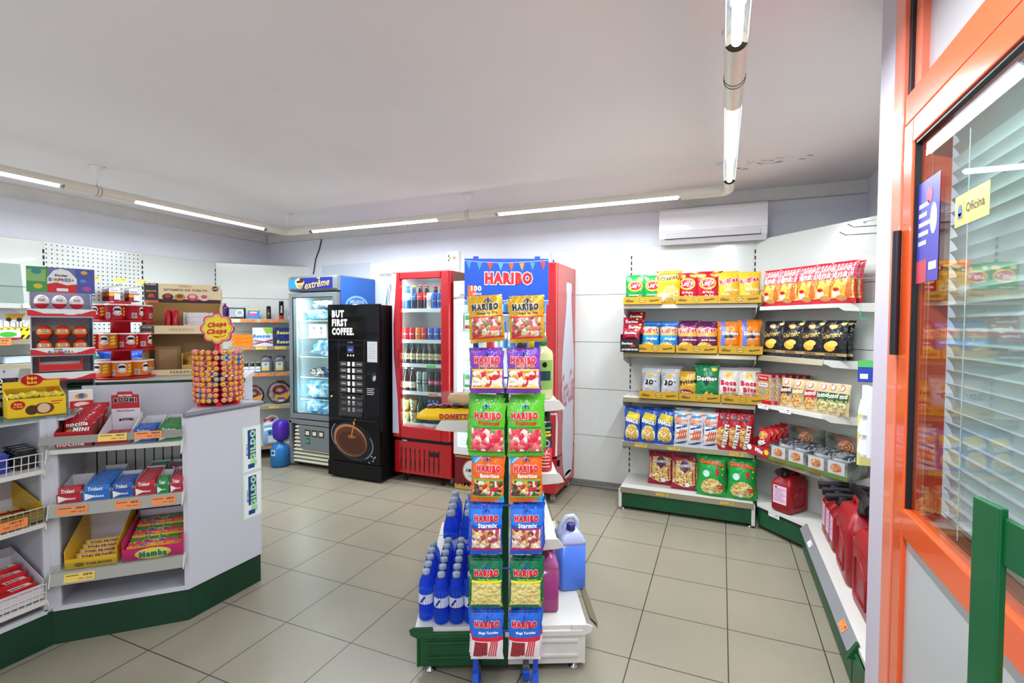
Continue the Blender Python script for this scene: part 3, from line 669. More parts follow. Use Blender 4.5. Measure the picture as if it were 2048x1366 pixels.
for i in range(3): B50(M('#1e0c0a',.15), M('#d01820',.4), M('#d01820',.4)).put(inC(.33+.07*i, 1.655, .22), 0, f'cola bottle in the back row of the red cooler, {ORD[i]} from the left', 'bottle', gp)
ec = [('#d8dde6','#1c4fa8','Red Bull'),('#1f56b4','#d8dde6','Pepsi'),('#2a62c0','#d8dde6','Bull'),('#7cc83a','#1d6a2a','Burn')]
for i, (a_, t_, s_) in enumerate(ec): Kind(can_(.027, .15 if i < 3 else .17, M(a_,.25,.3), s_, M(t_,.4))).put(inC(.335+.058*i, 1.655, .10), 0, ['slim silver energy drink can','slim blue energy drink can, left of two','slim blue energy drink can, right of two','tall lime green drink can'][i]+' on the top shelf of the red cooler', 'drink can', gp)
cc = [('#c8161e','Coca',1),('#c8161e','Cola',1),('#e87b1e','Fanta',1),('#c8161e','Coca',1),('#2c62b8','Pepsi',1),('#2c62b8','Aqua',1),('#2c62b8','Aqua',1)]
for i, (a_, s_, _) in enumerate(cc):
    nmn = {'#c8161e':'red cola can','#e87b1e':'orange soda can','#2c62b8':'blue drink can'}[a_]
    Kind(can_(.031, .115, M(a_,.25,.3), s_, CWHITE)).put(inC(.075+.069*i, 1.36, .10), 0, f'{nmn}, {ORD[i]} from the left on the second shelf of the red cooler', 'drink can', gp)
    k = Kind(can_(.031, .115, M(a_,.25,.3))); k.put(inC(.085+.069*i, 1.36, .18), 0, f'{nmn} behind the front row, {ORD[i]} from the left on the second shelf', 'drink can', gp)
beer = Kind(bottle(.031, .19, M('#1c1a12',.12), M('#1d4f2a',.4), M('#d8d0a8',.5), .36, (.22,.52), name='beer_bottle', txt='1906', tm=M('#2a4a2a',.5)))
for i in range(7): beer.put(inC(.085+.068*i, 1.13, .10), 0, f'small dark beer bottle with pale label, {ORD[i]} from the left on the middle shelf', 'bottle', 'small dark beer bottles')
for i in range(7): beer.put(inC(.10+.068*i, 1.13, .18), 0, f'small dark beer bottle in the second row, {ORD[i]} from the left on the middle shelf', 'bottle', 'small dark beer bottles')
b2 = Kind(bottle(.032, .225, M('#2a1008',.12), M('#e8e2d0',.4), M('#e8e0cc',.5), .34, (.14,.40), name='beer_bottle', txt='Estrella', tm=M('#b01820',.5)))
for i in range(2): b2.put(inC(.07+.075*i, .865, .10), 0, f'brown beer bottle with cream label, {("left","right")[i]} one of the pair on the fourth shelf', 'bottle', gp)
for i, (a_, s_, t_) in enumerate((('#8fa7a0','1906','#1d4030'),('#8fa7a0','Voll','#1d4030'),('#1a1a22','Mahou','#c03a5a'),('#1a1a22','Mahou','#c03a5a'),('#2a2024','Mahou','#c03a5a'))):
    Kind(can_(.032, .19, M(a_,.25,.4), s_, CWHITE, band=M(t_,.4))).put(inC(.225+.067*i, .865, .10), 0, f'tall {"green-grey" if i<2 else "black"} beer can, {ORD[i]} of five on the fourth shelf', 'drink can', gp)
def cup(col1, col2):
    o = MB().lathe([(.030,0,col1),(.040,.095,col1),(.042,.10,M('#6b4a28',.4)),(.042,.112,M('#6b4a28',.4)),(.035,.116,M('#6b4a28',.4))], col1, 14)
    c = Canvas(o, cyl(.0375, .05), .01); c.ell(0, 0, .02, .026, col2, 1, 14); c.ell(0, 0, .014, .018, M('#e9e2c0',.5), 2, 14)
    return Kind(o.build('coffee_cup'))
cpk = cup(M('#d8d89a', .4), M('#3c6a3a', .4))
for i, (x, z) in enumerate(((.06,0),(.155,0),(.06,.118),(.155,.118))): cpk.put(inC(x, .56+z, .10), 0, f'yellow iced coffee cup, {("lower","upper")[i//2]} {("left","right")[i%2]} of four stacked in the red cooler', 'cup', gp)
b3 = Kind(bottle(.036, .28, M('#0f3a20',.12), M('#0d2e1a',.4), M('#123a22',.4), .34, (.2,.45), name='beer_bottle', txt='1906', tm=CWHITE))
for i in range(2): b3.put(inC(.235+.03*i, .56, .10+.09*i), 0, f'large green glass bottle, {("front","rear")[i]} one at the bottom of the red cooler', 'bottle', gp)
mb = MB().box(0,0,0,.15,.12,.26,M('#16203c',.2))
for i in range(3):
    for j in range(4): mb.sphere((.03+.045*i, -.0, .05+.055*j), .017, M('#2c62c0',.15), 8, 6, (1,.4,1))
tag(mb.build('bottle_pack', loc=inC(.31,.56,.09)), 'dark blue shrink-wrapped bottle pack at the bottom of the red cooler', 'bottle pack', gp)
for i in range(2): Kind(bottle(.03, .2, M('#2c62c8',.12), M('#2c62c8',.4), M('#dfe6ee',.4), .38, (.35,.6), name='drink_bottle')).put(inC(.49+.062*i,.56,.10), 0, f'blue water bottle, {("left","right")[i]} of two at the bottom of the red cooler', 'bottle', gp)
# air freshener on top
F = tag(empty('air_freshener', (-1.60, .30, 2.001)), 'white automatic air freshener box standing on the red cooler', 'air freshener')
MB().rbox(-.065, -.035, 0, .065, .035, .20, .02, WHITE).build('housing', F, bevel=.006)
mb = MB(); c = Canvas(mb, front(-.036, 0, 0)); c.ell(.02, .14, .024, .014, M('#8a7a5c',.4), 1, 14); c.rect(-.045,.15,-.03,.17,BLACK,1).rect(-.045,.11,-.03,.13,BLACK,1).rect(-.03,.13,-.02,.15,BLACK,1).rect(-.02,.01,.03,.016,M('#2b3a8a',.4),1); mb.build('markings', F)

# --- narrow beer cooler
AM = tag(empty('beer_cooler', (-1.475, .085, 0)), 'narrow white beer cooler with wine-red base behind the sweets stand', 'cooler')
w, d = .345, .54
carcass(MB(), w, d, .32, 1.90, CWHITE, CIN).build('cabinet', AM, bevel=.005)
MB().box(0, 0, .0, w, d, .32, M('#7c1220', .3)).build('base', AM, bevel=.004)
mb = MB(); c = Canvas(mb, front(-.001)); c.rect(.003,.005,w-.003,.05,M('#d8b45a',.3,.3),1).rect(.003,.296,w-.003,.312,M('#c8a04a',.3,.3),1)
c.ell(.19,.18,.105,.105,M('#c8a04a',.3,.3),2,28).ell(.19,.18,.095,.095,CWHITE,3,28).text('AMSTEL',.19,.185,.15,BLACK,4,h=.035).text('CERVEZA',.19,.135,.09,M('#a01828',.4),4).text('AM',.09,.06,.14,M('#5f0d18',.3),2,h=.05)
mb.build('emblem', AM)
mb = MB().box(0, -.02, .325, .045, .025, 1.74, CWHITE).box(w-.045, -.02, .325, w, .025, 1.74, CWHITE).box(.045, -.02, .325, w-.045, .025, .40, CWHITE).box(.045, -.02, 1.69, w-.045, .025, 1.74, CWHITE)
dd_ = mb.build('door', AM, bevel=.005); MB().box(.04, -.005, .39, w-.04, 0, 1.70, GL).build('glass', dd_)
MB().box(0, -.02, 1.745, w, .03, 1.90, CWHITE).build('header', AM, bevel=.006)
mb = MB(); c = Canvas(mb, front(-.0205)); c.rect(.05,1.76,.30,1.87,M('#e9e9ee',.3),1).text('HAPPY',.12,1.775,.1,BLACK,2,h=.018).rect(.01,1.755,.2,1.758,RED,2); mb.build('header_print', AM)
for z in (1.45, 1.18, .9, .62):
    mb = MB()
    for i in range(8): mb.tube([(.045+.036*i,.06,z),(.045+.036*i,.48,z)], .002, WIRE, 5)
    mb.tube([(.04,.06,z),(w-.04,.06,z)], .004, WIRE, 6); mb.build('shelf', AM)
light_in(AM, (.31, .06, 1.1), 1.3, .02, (0, R(90), R(-25)), 8)
for i, (z, a_, b_) in enumerate(((1.451,'#e0e4da','#c23a2e'),(.901,'#dfe6da','#2e8a50'))):
    mb = MB()
    for q in range(3): mb.box(.05+.075*q, .10, z, .115+.075*q, .20, z+.16, M(a_,.5)); Canvas(mb, front(.0995,.05+.075*q,z)).rect(.005,.02,.06,.05,M(b_,.5),1).rect(.01,.1,.055,.14,M('#57b06a',.5),1)
    o = mb.build('sandwich_box'); o.parent = None; o.location = (-1.475,.085,0); tag(o, f'pale sandwich cartons on the {("upper","lower")[i]} wire shelf of the narrow cooler', 'carton')

# --- second red cooler, bottle silhouette on its side
C2 = tag(empty('drinks_cooler', (-1.115, .04, 0)), 'tall red drinks cooler with white bottle silhouette on its side, behind the sweets stand', 'cooler')
w, d = .63, .575
carcass(MB(), w, d, .40, 2.02, RED, CIN).build('cabinet', C2, bevel=.006)
MB().box(0, 0, .09, w, d, .385, RED).build('base_grille', C2, bevel=.006)
MB().box(0, .02, .385, w, d, .40, BLACK).build('gap', C2)
mb = MB().box(0, -.03, .41, .06, .025, 2.02, RED).box(w-.085, -.03, .41, w, .025, 2.02, RED).box(.06, -.03, 1.95, w-.085, .025, 2.02, RED).box(.06, -.03, .41, w-.085, .025, .52, RED)
d2 = mb.build('door', C2, bevel=.008); MB().box(.05, -.01, .51, w-.08, -.004, 1.96, GL).build('glass', d2)
mb = MB()
for z in (1.6, 1.3, 1.0, .7):
    MB().box(.04, .06, z-.01, w-.04, .5, z, WIRE).build('shelf', C2)
mb = MB(); mb.box(w+.0015, .07, 1.22, w+.022, .085, 1.4, RED) if 0 else None
mb.box(w+.001, .04, .32, w+.02, .06, .37, BLACK); mb.build('latch', C2)
mb = MB(); c = Canvas(mb, flat((w+.0006, 0, 0), (0,1,0), (0,0,1)))
prof = [(.072,.17),(.105,.30),(.118,.48),(.115,.62),(.105,.72),(.118,.88),(.128,1.02),(.125,1.16),(.108,1.32),(.085,1.48),(.062,1.62),(.05,1.74),(.052,1.80),(.058,1.82),(.058,1.86),(.048,1.88)]
cx = .36; prof = [(x*1.32, z) for x, z in prof]
for (a1, z1), (a2, z2) in zip(prof[:-1], prof[1:]): mb.add([c.fn(cx-a1*1.25,z1,.0006), c.fn(min(cx+a1,.56),z1,.0006), c.fn(min(cx+a2,.56),z2,.0006), c.fn(cx-a2*1.25,z2,.0006)], [(0,1,2,3)], M('#cfcfdb',.35))
c.ell(cx-.012,.17,.1,.03,M('#cfcfdb',.35),1,20)
c.text('Coca-Cola', .33, .95, .40, RED, 3, h=.30, bold=0, shear=.35, rot=R(8))
mb.build('bottle_silhouette', C2)
light_in(C2, (.58, .05, 1.2), 1.3, .02, (0, R(90), R(-25)), 7); light_in(C2, (.05, .05, 1.2), 1.3, .02, (0, R(-90), R(25)), 7)
for x, y in ((.05,.08),(.58,.08),(.58,.5),(.05,.5)): MB().tube([(x-.012,y,.036),(x+.012,y,.036)], .036, GREY, 16).tube([(x-.015,y,.036),(x+.015,y,.036)], .014, WHITE, 10).box(x-.018,y-.012,.045,x+.018,y+.012,.092,GREY).build('caster', C2)
k1 = Kind(bottle(.033,.23,M('#3c6fb0',.15),M('#2f62c0',.4),M('#dfe6ee',.4),.38,(.35,.6),name='drink_bottle')); 
for z, nm in ((1.6,'top'),(1.3,'second'),(.7,'bottom')):
    for i in range(6): k1.put((-1.115+.10+.08*i, .16, z+.001), 0, f'blue water bottle, {ORD[i]} from the left on the {nm} shelf of the bottle-silhouette cooler', 'bottle', 'water bottles in the second red cooler')

# --- coffee machine
CM = tag(empty('coffee_machine', (-2.80, -.09, 0)), 'tall black coffee vending machine reading BUT FIRST COFFEE', 'vending machine')
w, d = .63, .60; BK = M('#060608', .08, ior=1.32); BKM = M('#0a0a0b', .4, ior=1.3)
MB().box(0, .03, .02, w, d, .165, BKM).box(-.01, .0, .02, w+.008, .03, .165, BKM).build('plinth', CM, bevel=.004)
MB().box(.012, .035, .165, w-.004, d, 1.69, BKM).build('cabinet', CM, bevel=.004)
MB().box(0, 0, .172, w-.005, .035, 1.70, BK).build('door', CM, bevel=.006)
mb = MB(); c = Canvas(mb, front(-.0004), .0)
for i, t in enumerate(('BUT','FIRST','COFFEE.')):
    c.text(t, .055+(.075,.095,.135)[i], 1.608-.085*i, (.15,.19,.27)[i], CWHITE, 1, h=.072, bold=5)
mb.build('lettering', CM)
mb = MB(); LN = M('#3a3a3e', .4); c = Canvas(mb, front(-.0004))
c.line([(.02,1.355),(.61,1.355)], .003, LN, 1).line([(.135,1.355),(.135,.60)], .004, LN, 1).line([(.445,1.355),(.445,.60)], .004, LN, 1).line([(.02,.585),(.60,.585)], .004, LN, 1)
mb.build('door_trim', CM)
mb = MB().box(.155,-.004,1.225,.425,-.0002,1.31,M('#33220f',.3)).box(.158,-.005,1.229,.422,-.003,1.306,BK); c = Canvas(mb, front(-.0052)); c.rect(.245,1.235,.325,1.30,M('#22306e',.3,emit=.5),1).text('9bnF',.285,1.262,.045,CWHITE,2)
mb.build('display', CM)
mb = MB(); c = Canvas(mb, front(-.0004)); c.text('il Caffe', .28, 1.335, .06, M('#b9b9b9',.4), 1, bold=0)
for x in (.25,.283,.316): c.ell(x, 1.208, .010, .010, CWHITE, 1, 12)
mb.build('indicator', CM)
for r_ in range(8):
    z = 1.125-r_*.063
    for x0, x1 in ((.152,.238),(.34,.428)):
        mb = MB().box(x0,-.003,z-.023,x1,-.0002,z+.023,M('#4a4543',.4)); Canvas(mb, front(-.0032)).rect(x0+.02,z-.004,x1-.015,z+.004,M('#c9c4c0',.5),1); mb.build('drink_label', CM)
    for x in (.262,.318): MB().rbox(x-.015,-.007,z-.021,x+.015,-.0002,z+.021,.006,M('#eeeeee',.3)).build('button', CM)
mb = MB(); c = Canvas(mb, front(-.0004)); c.rect(.482,1.15,.598,1.345,M('#d6d8dd',.4),1)
for i in range(7): c.rect(.495,1.32-i*.022,.585-.01*(i%3),1.323-i*.022,GREY,2)
mb.build('notice', CM)
mb = MB().box(.475,-.004,.92,.60,-.0002,1.13,BKM).box(.535,-.007,.97,.585,-.004,1.05,M('#26262a',.3)); c = Canvas(mb, front(-.0072)); c.ell(.568,1.0,.018,.028,M('#c9ccd2',.2,.8),1,14,R(-20)); c.ell(.50,1.04,.012,.012,M('#2c2c30',.3),1,12)
for i in range(4): c.rect(.48,.895-i*.018,.57-.012*(i%2),.903-i*.018,M('#b9bcc2',.4),1)
mb.build('coin_slot', CM)
MB().lathe([(.010,0),(.013,.004),(.009,.016),(0,.017)], M('#d9c9a0',.2,.8), 12).build('door_lock', CM, loc=(.05,-.0,.80)).rotation_euler = (R(90),0,0)
# dispensing recess
mb = MB().box(.148,-.003,.60,.432,-.0002,.622,BKM); mb.add([(.15,-.001,.80),(.43,-.001,.80),(.40,-.02,.84),(.19,-.02,.84)],[(0,1,2,3)],M('#1e2016',.3)); mb.add([(.148,-.001,.81),(.432,-.001,.81),(.432,-.022,.62),(.148,-.022,.62)][::1],[(0,1,2,3)],glassy('#c9c9cf',1.5,0,1.5)) 
mb.build('dispensing_flap', CM)
# coffee cup picture
mb = MB(); c = Canvas(mb, front(-.0004)); cx_, cz_ = .30, .375
c.ell(cx_, cz_, .262, .175, M('#23283a',.2), 1, 36, R(-14)).ell(cx_+.005, cz_+.006, .25, .163, M('#050506',.15), 2, 36, R(-14))
c.ell(cx_-.03, cz_+.01, .205, .15, M('#a87450',.3), 3, 36, R(-16)).ell(cx_-.022, cz_+.0, .19, .135, M('#5a2f18',.25), 4, 36, R(-16)).ell(cx_-.01, cz_-.012, .16, .10, M('#462211',.25), 5, 30, R(-16))
c.ell(cx_-.01, cz_+.045, .05, .018, M('#8a5230',.3), 6, 20).line([(cx_-.015,cz_+.045),(cx_+.0,cz_+.10),(cx_+.015,cz_+.15),(cx_+.02,cz_+.20)], .014, M('#b87a3c',.3), 7)
c.ell(cx_+.02, cz_+.18, .012,.014, M('#c98c48',.3), 8, 12).ell(cx_+.035, cz_+.215, .008,.009, M('#c98c48',.3), 8, 12)
arc = [(cx_-.262*math.cos(R(a))*.98, cz_+.175*math.sin(R(a))*.98+.06) for a in range(-35, 36, 7)]; c.line(arc, .008, M('#8f9ab8',.2), 9)
arc = [(cx_+.245*math.cos(R(a)), cz_-.03+.16*math.sin(R(a))) for a in range(-50, 31, 8)]; c.line(arc, .010, M('#7c88b4',.2), 9)
for i, (a_, b_) in enumerate(((.53,.25),(.555,.235),(.50,.19),(.57,.25),(.545,.21))): c.ell(a_, b_, .010,.005, M('#c9d2e4',.2), 9, 8, i)
mb.build('cup_picture', CM)

# --- ice cream freezer
EX = tag(empty('ice_cream_freezer', (-3.455, .07, 0)), 'grey ice cream freezer with extreme sign, full of blue ice bags', 'freezer')
w, d = .65, .57; GF = M('#7c8286', .35, .2); CR = M('#dedcc4', .4)
carcass(MB(), w, d, .50, 1.84, GF, M('#e6efec', .35)).build('cabinet', EX, bevel=.005)
MB().box(w+.0002, .03, .50, w+.004, d, 2.0, M('#2566c0', .3)).build('side_panel', EX)
mb = MB(); c = Canvas(mb, flat((w+.0045,0,0),(0,1,0),(0,0,1))); c.ell(.27,1.70,.18,.11,M('#8fc8ee',.3),1,28).ell(.27,1.69,.165,.1,M('#2f86d8',.3),2,28).text('HELADOS',.27,1.745,.22,CWHITE,3); mb.build('side_emblem', EX)
MB().prism([(.0,1.85),(-.03,1.87),(-.03,1.99),(.0,2.01),(d,2.01),(d,1.85)], 0, w, GF, ax='x').build('header', EX, bevel=.006)
mb = MB(); c = Canvas(mb, front(-.0305)); c.rect(.05,1.872,.60,1.988,M('#1c2a80',.25),1)
for i, (a_, b_, q, m_) in enumerate(((.10,1.93,.10,'#2e8ad6'),(.16,1.93,.05,'#e2e6f0'))): c.ell(a_, b_, q, .055, M(m_,.3), 2+i, 20)
c.ell(.16,1.945,.065,.042,M('#e9c48c',.4),4,16).ell(.18,1.96,.04,.025,M('#4a2410',.3),5,14).ell(.14,1.95,.02,.016,M('#3c1c0c',.3),5,12).poly([(.12,1.92),(.21,1.92),(.185,1.874),(.155,1.874)],M('#c98a3c',.4),5).ell(.145,1.97,.018,.01,M('#f6e7cc',.4),6,12)
c.text('extrême', .40, 1.925, .33, M('#f0c060',.3), 5, h=.072, shear=.35, rot=R(6)).ell(.42,1.98,.022,.008,M('#d8b060',.4),5,12)
mb.build('sign_panel', EX)
mb = MB().box(0,-.028,.51,.055,.02,1.835,GF).box(w-.06,-.028,.51,w,.02,1.835,GF).box(.055,-.028,1.785,w-.06,.02,1.835,GF).box(.055,-.028,.51,w-.06,.02,.575,GF)
dx = mb.build('door', EX, bevel=.005); MB().box(.05,-.01,.57,w-.055,-.004,1.79,GL).build('glass', dx)
mb = MB().box(.05,-.0285,.57,.058,-.02,1.79,BLACK).box(.05,-.0285,1.782,w-.06,-.02,1.79,BLACK).box(.05,-.0285,.57,w-.06,-.02,.578,BLACK).build('door_seal', dx)
for z in (1.543, 1.363, 1.16, .94, .705):
    mb = MB().tube([(.035,.07,z),(w-.035,.07,z)], .005, WIRE, 6).tube([(.035,.50,z),(w-.035,.50,z)], .005, WIRE, 6)
    for i in range(11): mb.tube([(.05+.055*i,.07,z),(.05+.055*i,.50,z)], .0025, WIRE, 5)
    mb.build('shelf', EX)
mb = MB().box(.02, 0, .03, w-.02, d, .49, M('#3a3a34', .6))
for i in range(11):
    z = .05+i*.04; mb.prism([(0,z),(-.035,z+.006),(-.035,z+.02),(0,z+.028)], .045+.004*i, w-.03, CR, ax='x')
mb.build('base_grille', EX, bevel=.002)
MB().prism([(.0,.03),(.06,.03),(.03,.3),(.03,.49),(0,.49)], -.04, -.005, GF, ax='y').box(0,-.04,.46,w,-.005,.50,GF).build('base_corner', EX, bevel=.003)
mb = MB().prism([(.15,.44),(.60,.44),(.58,.22),(.55,.20),(.21,.20),(.175,.22)], -.055, -.036, GF, ax='y')
for x in (.235, .33, .42): mb.box(x,-.057,.34,x+.075,-.054,.41,M('#2c2e2e',.5)).box(x+.012,-.058,.355,x+.06,-.056,.395,CR)
mb.box(.26,-.058,.265,.30,-.054,.32,M('#12301a',.4)).box(.265,-.060,.275,.295,-.057,.31,M('#2bbf5c',.3)); mb.build('control_panel', EX, bevel=.002)
for x in (.06,.58): MB().box(x-.02,.04,0,x+.02,.10,.03,BLACK).build('foot', EX)
light_in(EX, (.055, .05, 1.18), 1.15, .02, (0, R(-90), R(25)), 4.0); light_in(EX, (.325, .06, 1.80), .45, .03, (0,0,0), 3.0)
# contents
def lumpy(name, w, h, d, m, seed, fl=.35, n=22, k=14):
    rnd = random.Random(seed); off = Vector((rnd.random()*9, rnd.random()*9, seed))
    mb = MB(); vs = []; fs = []
    for i in range(k+1):
        t = PI*i/k
        for j in range(n):
            a = 2*PI*j/n; p = Vector((math.sin(t)*math.cos(a), math.sin(t)*math.sin(a), -math.cos(t)))
            p = Vector([math.copysign(abs(q)**.62, q) for q in p]); r = 1+fl*(noise.noise(p*2.3+off)+.5*noise.noise(p*6+off))
            vs.append((p.x*w/2*r, p.y*d/2*r, max(0, h/2+p.z*h/2*r)))
    for i in range(k):
        for j in range(n): fs.append((i*n+j, i*n+(j+1)%n, (i+1)*n+(j+1)%n, (i+1)*n+j))
    mb.add(vs, fs, m, True); return mb.build(name)
ICE = noisy('#2f9ad0', '#d4eef6', 16, .12, 8, .9, .38, .66)
for i, (x, z, ww, hh, ds) in enumerate(((.29,1.549,.46,.12,'on the top wire shelf'),(.36,1.166,.42,.17,'on the middle wire shelf'),(.30,.711,.46,.19,'on the lowest wire shelf'))):
    tag(lumpy('ice_bag', ww, hh, .30, ICE, 10+i), f'blue bag of ice cubes {ds} of the grey freezer', 'ice bag', 'ice bags in the freezer').location = (-3.455+x, .07+.25, z)
for i, (x, z, ww, sd, ds) in enumerate(((.20,.535,.28,21,'left'),(.46,.535,.28,22,'right'))): tag(lumpy('ice_bag', ww, .155, .34, ICE, sd), f'blue ice bag lying at the freezer bottom, {ds} one', 'ice bag', 'ice bags in the freezer').location = (-3.455+x, .07+.27, z)
tag(lumpy('ice_bag', .40, .09, .3, noisy('#7a9aa8','#e4e6ea',18,.12,8,.8), 33), 'clear wrapped pack squeezed under the top of the grey freezer', 'ice bag').location = (-3.455+.38,.32,1.67)
mb = MB().box(0,0,0,.24,.22,.14,CWHITE).box(.245,.02,0,.40,.22,.135,CWHITE); c = Canvas(mb, front(-.0005))
for x in (.07,.17): c.line([(x,.03),(x,.10)], .005, BLACK, 1).poly([(x-.012,.09),(x+.012,.09),(x,.115)], BLACK, 1)
tag(mb.build('white_carton', loc=(-3.455+.12,.20,1.369)), 'white carton with two black up arrows in the freezer', 'carton')
tag(lumpy('ice_cream_bags', .30, .09, .22, food(['#3a2216','#1c1a1a','#8a6a3c','#2e5a9a','#e6e6e0'], 30, .2), 41, .5), 'dark wrapped ice creams heaped on the fourth wire shelf of the freezer', 'ice creams').location = (-3.455+.30,.28,.946)
# posters on the wall behind
mb = MB().box(-3.57, BY-.004, 1.2, -2.88, BY-.001, 2.20, M('#ccd3de', .35)); tag(mb.build('poster'), 'pale blue poster on the back wall behind the freezer', 'poster')
mb = MB().box(-2.875, BY-.004, 1.2, -2.15, BY-.001, 2.19, M('#e2e6ea', .3)); c = Canvas(mb, front(BY-.0045)); c.text('iniciativ', -2.64, 2.06, .19, M('#4a5058',.4), 1, bold=0)
for k in range(4):
    c.line([(-2.66+.05*math.sin(t*.5+k)+.02*k, 1.95-.05*t) for t in range(8)], .006+.002*k, M('#9fb0c4',.3), 1)
tag(mb.build('poster'), 'white poster beginning iniciativ on the wall behind the coffee machine', 'poster')
# ================================================================ bags
def bag_fn(w, h, d, seed=0, crimp=.05, flare=.03):
    def prof(u, v):      # half thickness; u -1..1, v 0..1
        a = max(0, 1-abs(u)**2.6)**.55; b = max(0, min(1, (v-crimp)/(1-2*crimp)))
        return .5*d*a*(math.sin(PI*b)**.45 if 0 < b < 1 else 0)*(1.12-.3*b)
    off = Vector((seed*3.1, seed*1.7, 0))
    def P(x, z, l=0, side=-1):
        u = max(-1, min(1, 2*x/w)); v = max(0, min(1, z/h)); t = prof(u, v)
        k = 1-.10*math.sin(PI*v)*(d/.08)+flare*abs(2*v-1)**6
        n = noise.noise(Vector((x*26, z*22, side))+off)*.006*min(1, d/.05); e = noise.noise(Vector((z*34, side*.0, u))+off)*.004
        return Vector((x*k+e*abs(u), side*(t+l)+n*(.4+.6*(t > 0)), z))
    return P
def bag(name, w, h, d, base, decals, seed=1, backm=None, bands=None, nu=10, nv=14, hole=False):
    """pillow bag standing at z 0..h, printed side -Y. decals in fractions (u -0.5..0.5, v 0..1)"""
    P = bag_fn(w, h, d, seed); mb = MB()
    mb.grid(lambda u, v: P((u-.5)*w, v*h), nu, nv, base, True)
    mb.grid(lambda u, v: P((u-.5)*w, v*h, 0, 1), nu, nv, backm or base, True, True)
    cv = Canvas(mb, lambda x, y, l: P(x, y, l), .018, lift=.0007)
    for i in range(1, 4):      # crimped seams
        for v in (.012*i, 1-.012*i): cv.rect(-w*.49, v*h-.0006, w*.49, v*h+.0006, M('#8a8a86', .35, .3), .6)
    for q in decals:
        k = q[0]
        if k == 'r': cv.rect(q[1]*w, q[2]*h, q[3]*w, q[4]*h, q[5], q[6] if len(q) > 6 else 1)
        elif k == 'e': cv.ell(q[1]*w, q[2]*h, q[3]*w, q[4]*w, q[5], q[6] if len(q) > 6 else 2, 18, rot=q[7] if len(q) > 7 else 0)
        elif k == 'p': cv.poly([(a*w, b*h) for a, b in q[1]], q[2], q[3] if len(q) > 3 else 2)
        elif k == 't':
            kw = dict(q[6]) if len(q) > 6 else {}
            if 'h' in kw: kw['h'] *= w
            cv.text(q[1], q[2]*w, q[3]*h, q[4]*w, q[5], kw.pop('L', 4), **kw)
    return mb.build(name)
def stripes(m, n=7, a=0): return [('r', -.5+i/n, 0, -.5+(i+.5)/n, 1, m, .8) for i in range(n)]
Wt, Bk, Yl = M('#f4f2ee', .35), M('#141414', .35), M('#f2c530', .3)
CHIP = food(['#e8b84a','#d9a234','#efcf70','#c98e2c'], 42); CORN = food(['#e9cf86','#dcb75e','#f2e3ae','#c9a04a'], 75)
NUT = food(['#c98b3e','#dba45a','#a8682c','#e6be7c'], 85); GUM = food(['#c8283a','#e8803a','#e2d03c','#5aa83c','#f0c8b8','#b01c50'], 80)
def K(*a, **k): return Kind(bag(*a, **k))
lay = lambda base, sub: [('e',0,.62,.36,.26,M('#f0c23a',.3)),('e',0,.62,.30,.19,M('#c8142a',.3),3),('t',"Lay's",0,.62,.50,Wt,dict(L=5,bold=3,rot=R(8),h=.24))]+sub
SB = {}
SB['lays_green'] = K('snack_bag', .175,.235,.07, foil('#1f8a3c'), lay(0,[('e',.22,.86,.14,.10,M('#e9c86a',.4),3),('e',-.28,.86,.10,.08,M('#e9c86a',.4),3),('e',.25,.18,.18,.12,CHIP,2),('t','campesinas',-.05,.30,.5,Wt)]), seed=1)
SB['lays_red'] = K('snack_bag', .185,.245,.075, foil('#b3162c'), lay(0,[('e',-.25,.88,.18,.10,CHIP,3),('e',.28,.92,.2,.12,CHIP,3),('t','Al Punto',.02,.34,.5,Wt,dict(bold=2)),('t','de Sal',.05,.24,.36,Wt,dict(bold=2)),('e',.30,.14,.16,.13,CHIP,3),('e',-.3,.12,.2,.12,CHIP,3)]), seed=2)
SB['cheetos'] = K('snack_bag', .19,.27,.08, foil('#f2b21e'), [('r',-.5,.72,.5,1,M('#ef5a1e',.3),.8),('e',.02,.76,.42,.16,Yl,2,R(10)),('t','Cheetos',.02,.77,.74,Bk,dict(out=Yl,bold=4,rot=R(10),h=.2)),('e',.12,.30,.34,.34,CORN,2),('e',-.26,.2,.16,.2,Wt,3),('t','Pandilla',.05,.60,.5,M('#d88a10',.4))], seed=3)
ruf = lambda c2, sub, sc: [('t','Ruffles',0,.72,.84,M('#c01f2e',.3),dict(out=Wt,bold=4,rot=R(10),h=.24,L=4)),('e',-.1,.2,.34,.2,CHIP,2)]+sub
SB['ruffles_gold'] = K('snack_bag', .165,.235,.075, foil('#d8ae2e'), ruf(0,[('t',"York'eso",.14,.42,.6,Wt,dict(bold=2))],0), seed=4)
SB['ruffles_blue'] = K('snack_bag', .15,.235,.08, foil('#2385cf'), ruf(0,[('r',-.5,.84,.5,1,M('#26408c',.3),.8),('r',-.5,.55,.5,.83,M('#d8a838',.3),.7),('t','Original',.1,.42,.6,Wt,dict(bold=2))],0), seed=5)
SB['ruffles_purple'] = K('snack_bag', .165,.235,.08, foil('#5d1c4e'), ruf(0,[('r',-.5,.52,.5,.80,M('#d49c3c',.3),.7),('t','Jamón Jamón',.1,.40,.7,Wt,dict(bold=2))],0), seed=6)
SB['doritos_orange'] = K('snack_bag', .165,.24,.075, foil('#df7a1c'), [('r',-.33,0,-.12,1,M('#5d6fc0',.35),1),('t','3x1',-.22,.2,.14,Wt),('p',[(-.2,.48),(.3,.42),(.1,.72)],M('#2a2a2a',.3),2),('t','Doritos',.10,.62,.72,Wt,dict(out=Bk,bold=4,h=.18)),('t','TEX-MEX',.15,.45,.4,Wt),('p',[(-.1,.04),(.42,.1),(.1,.34)],CHIP,3)], seed=7)
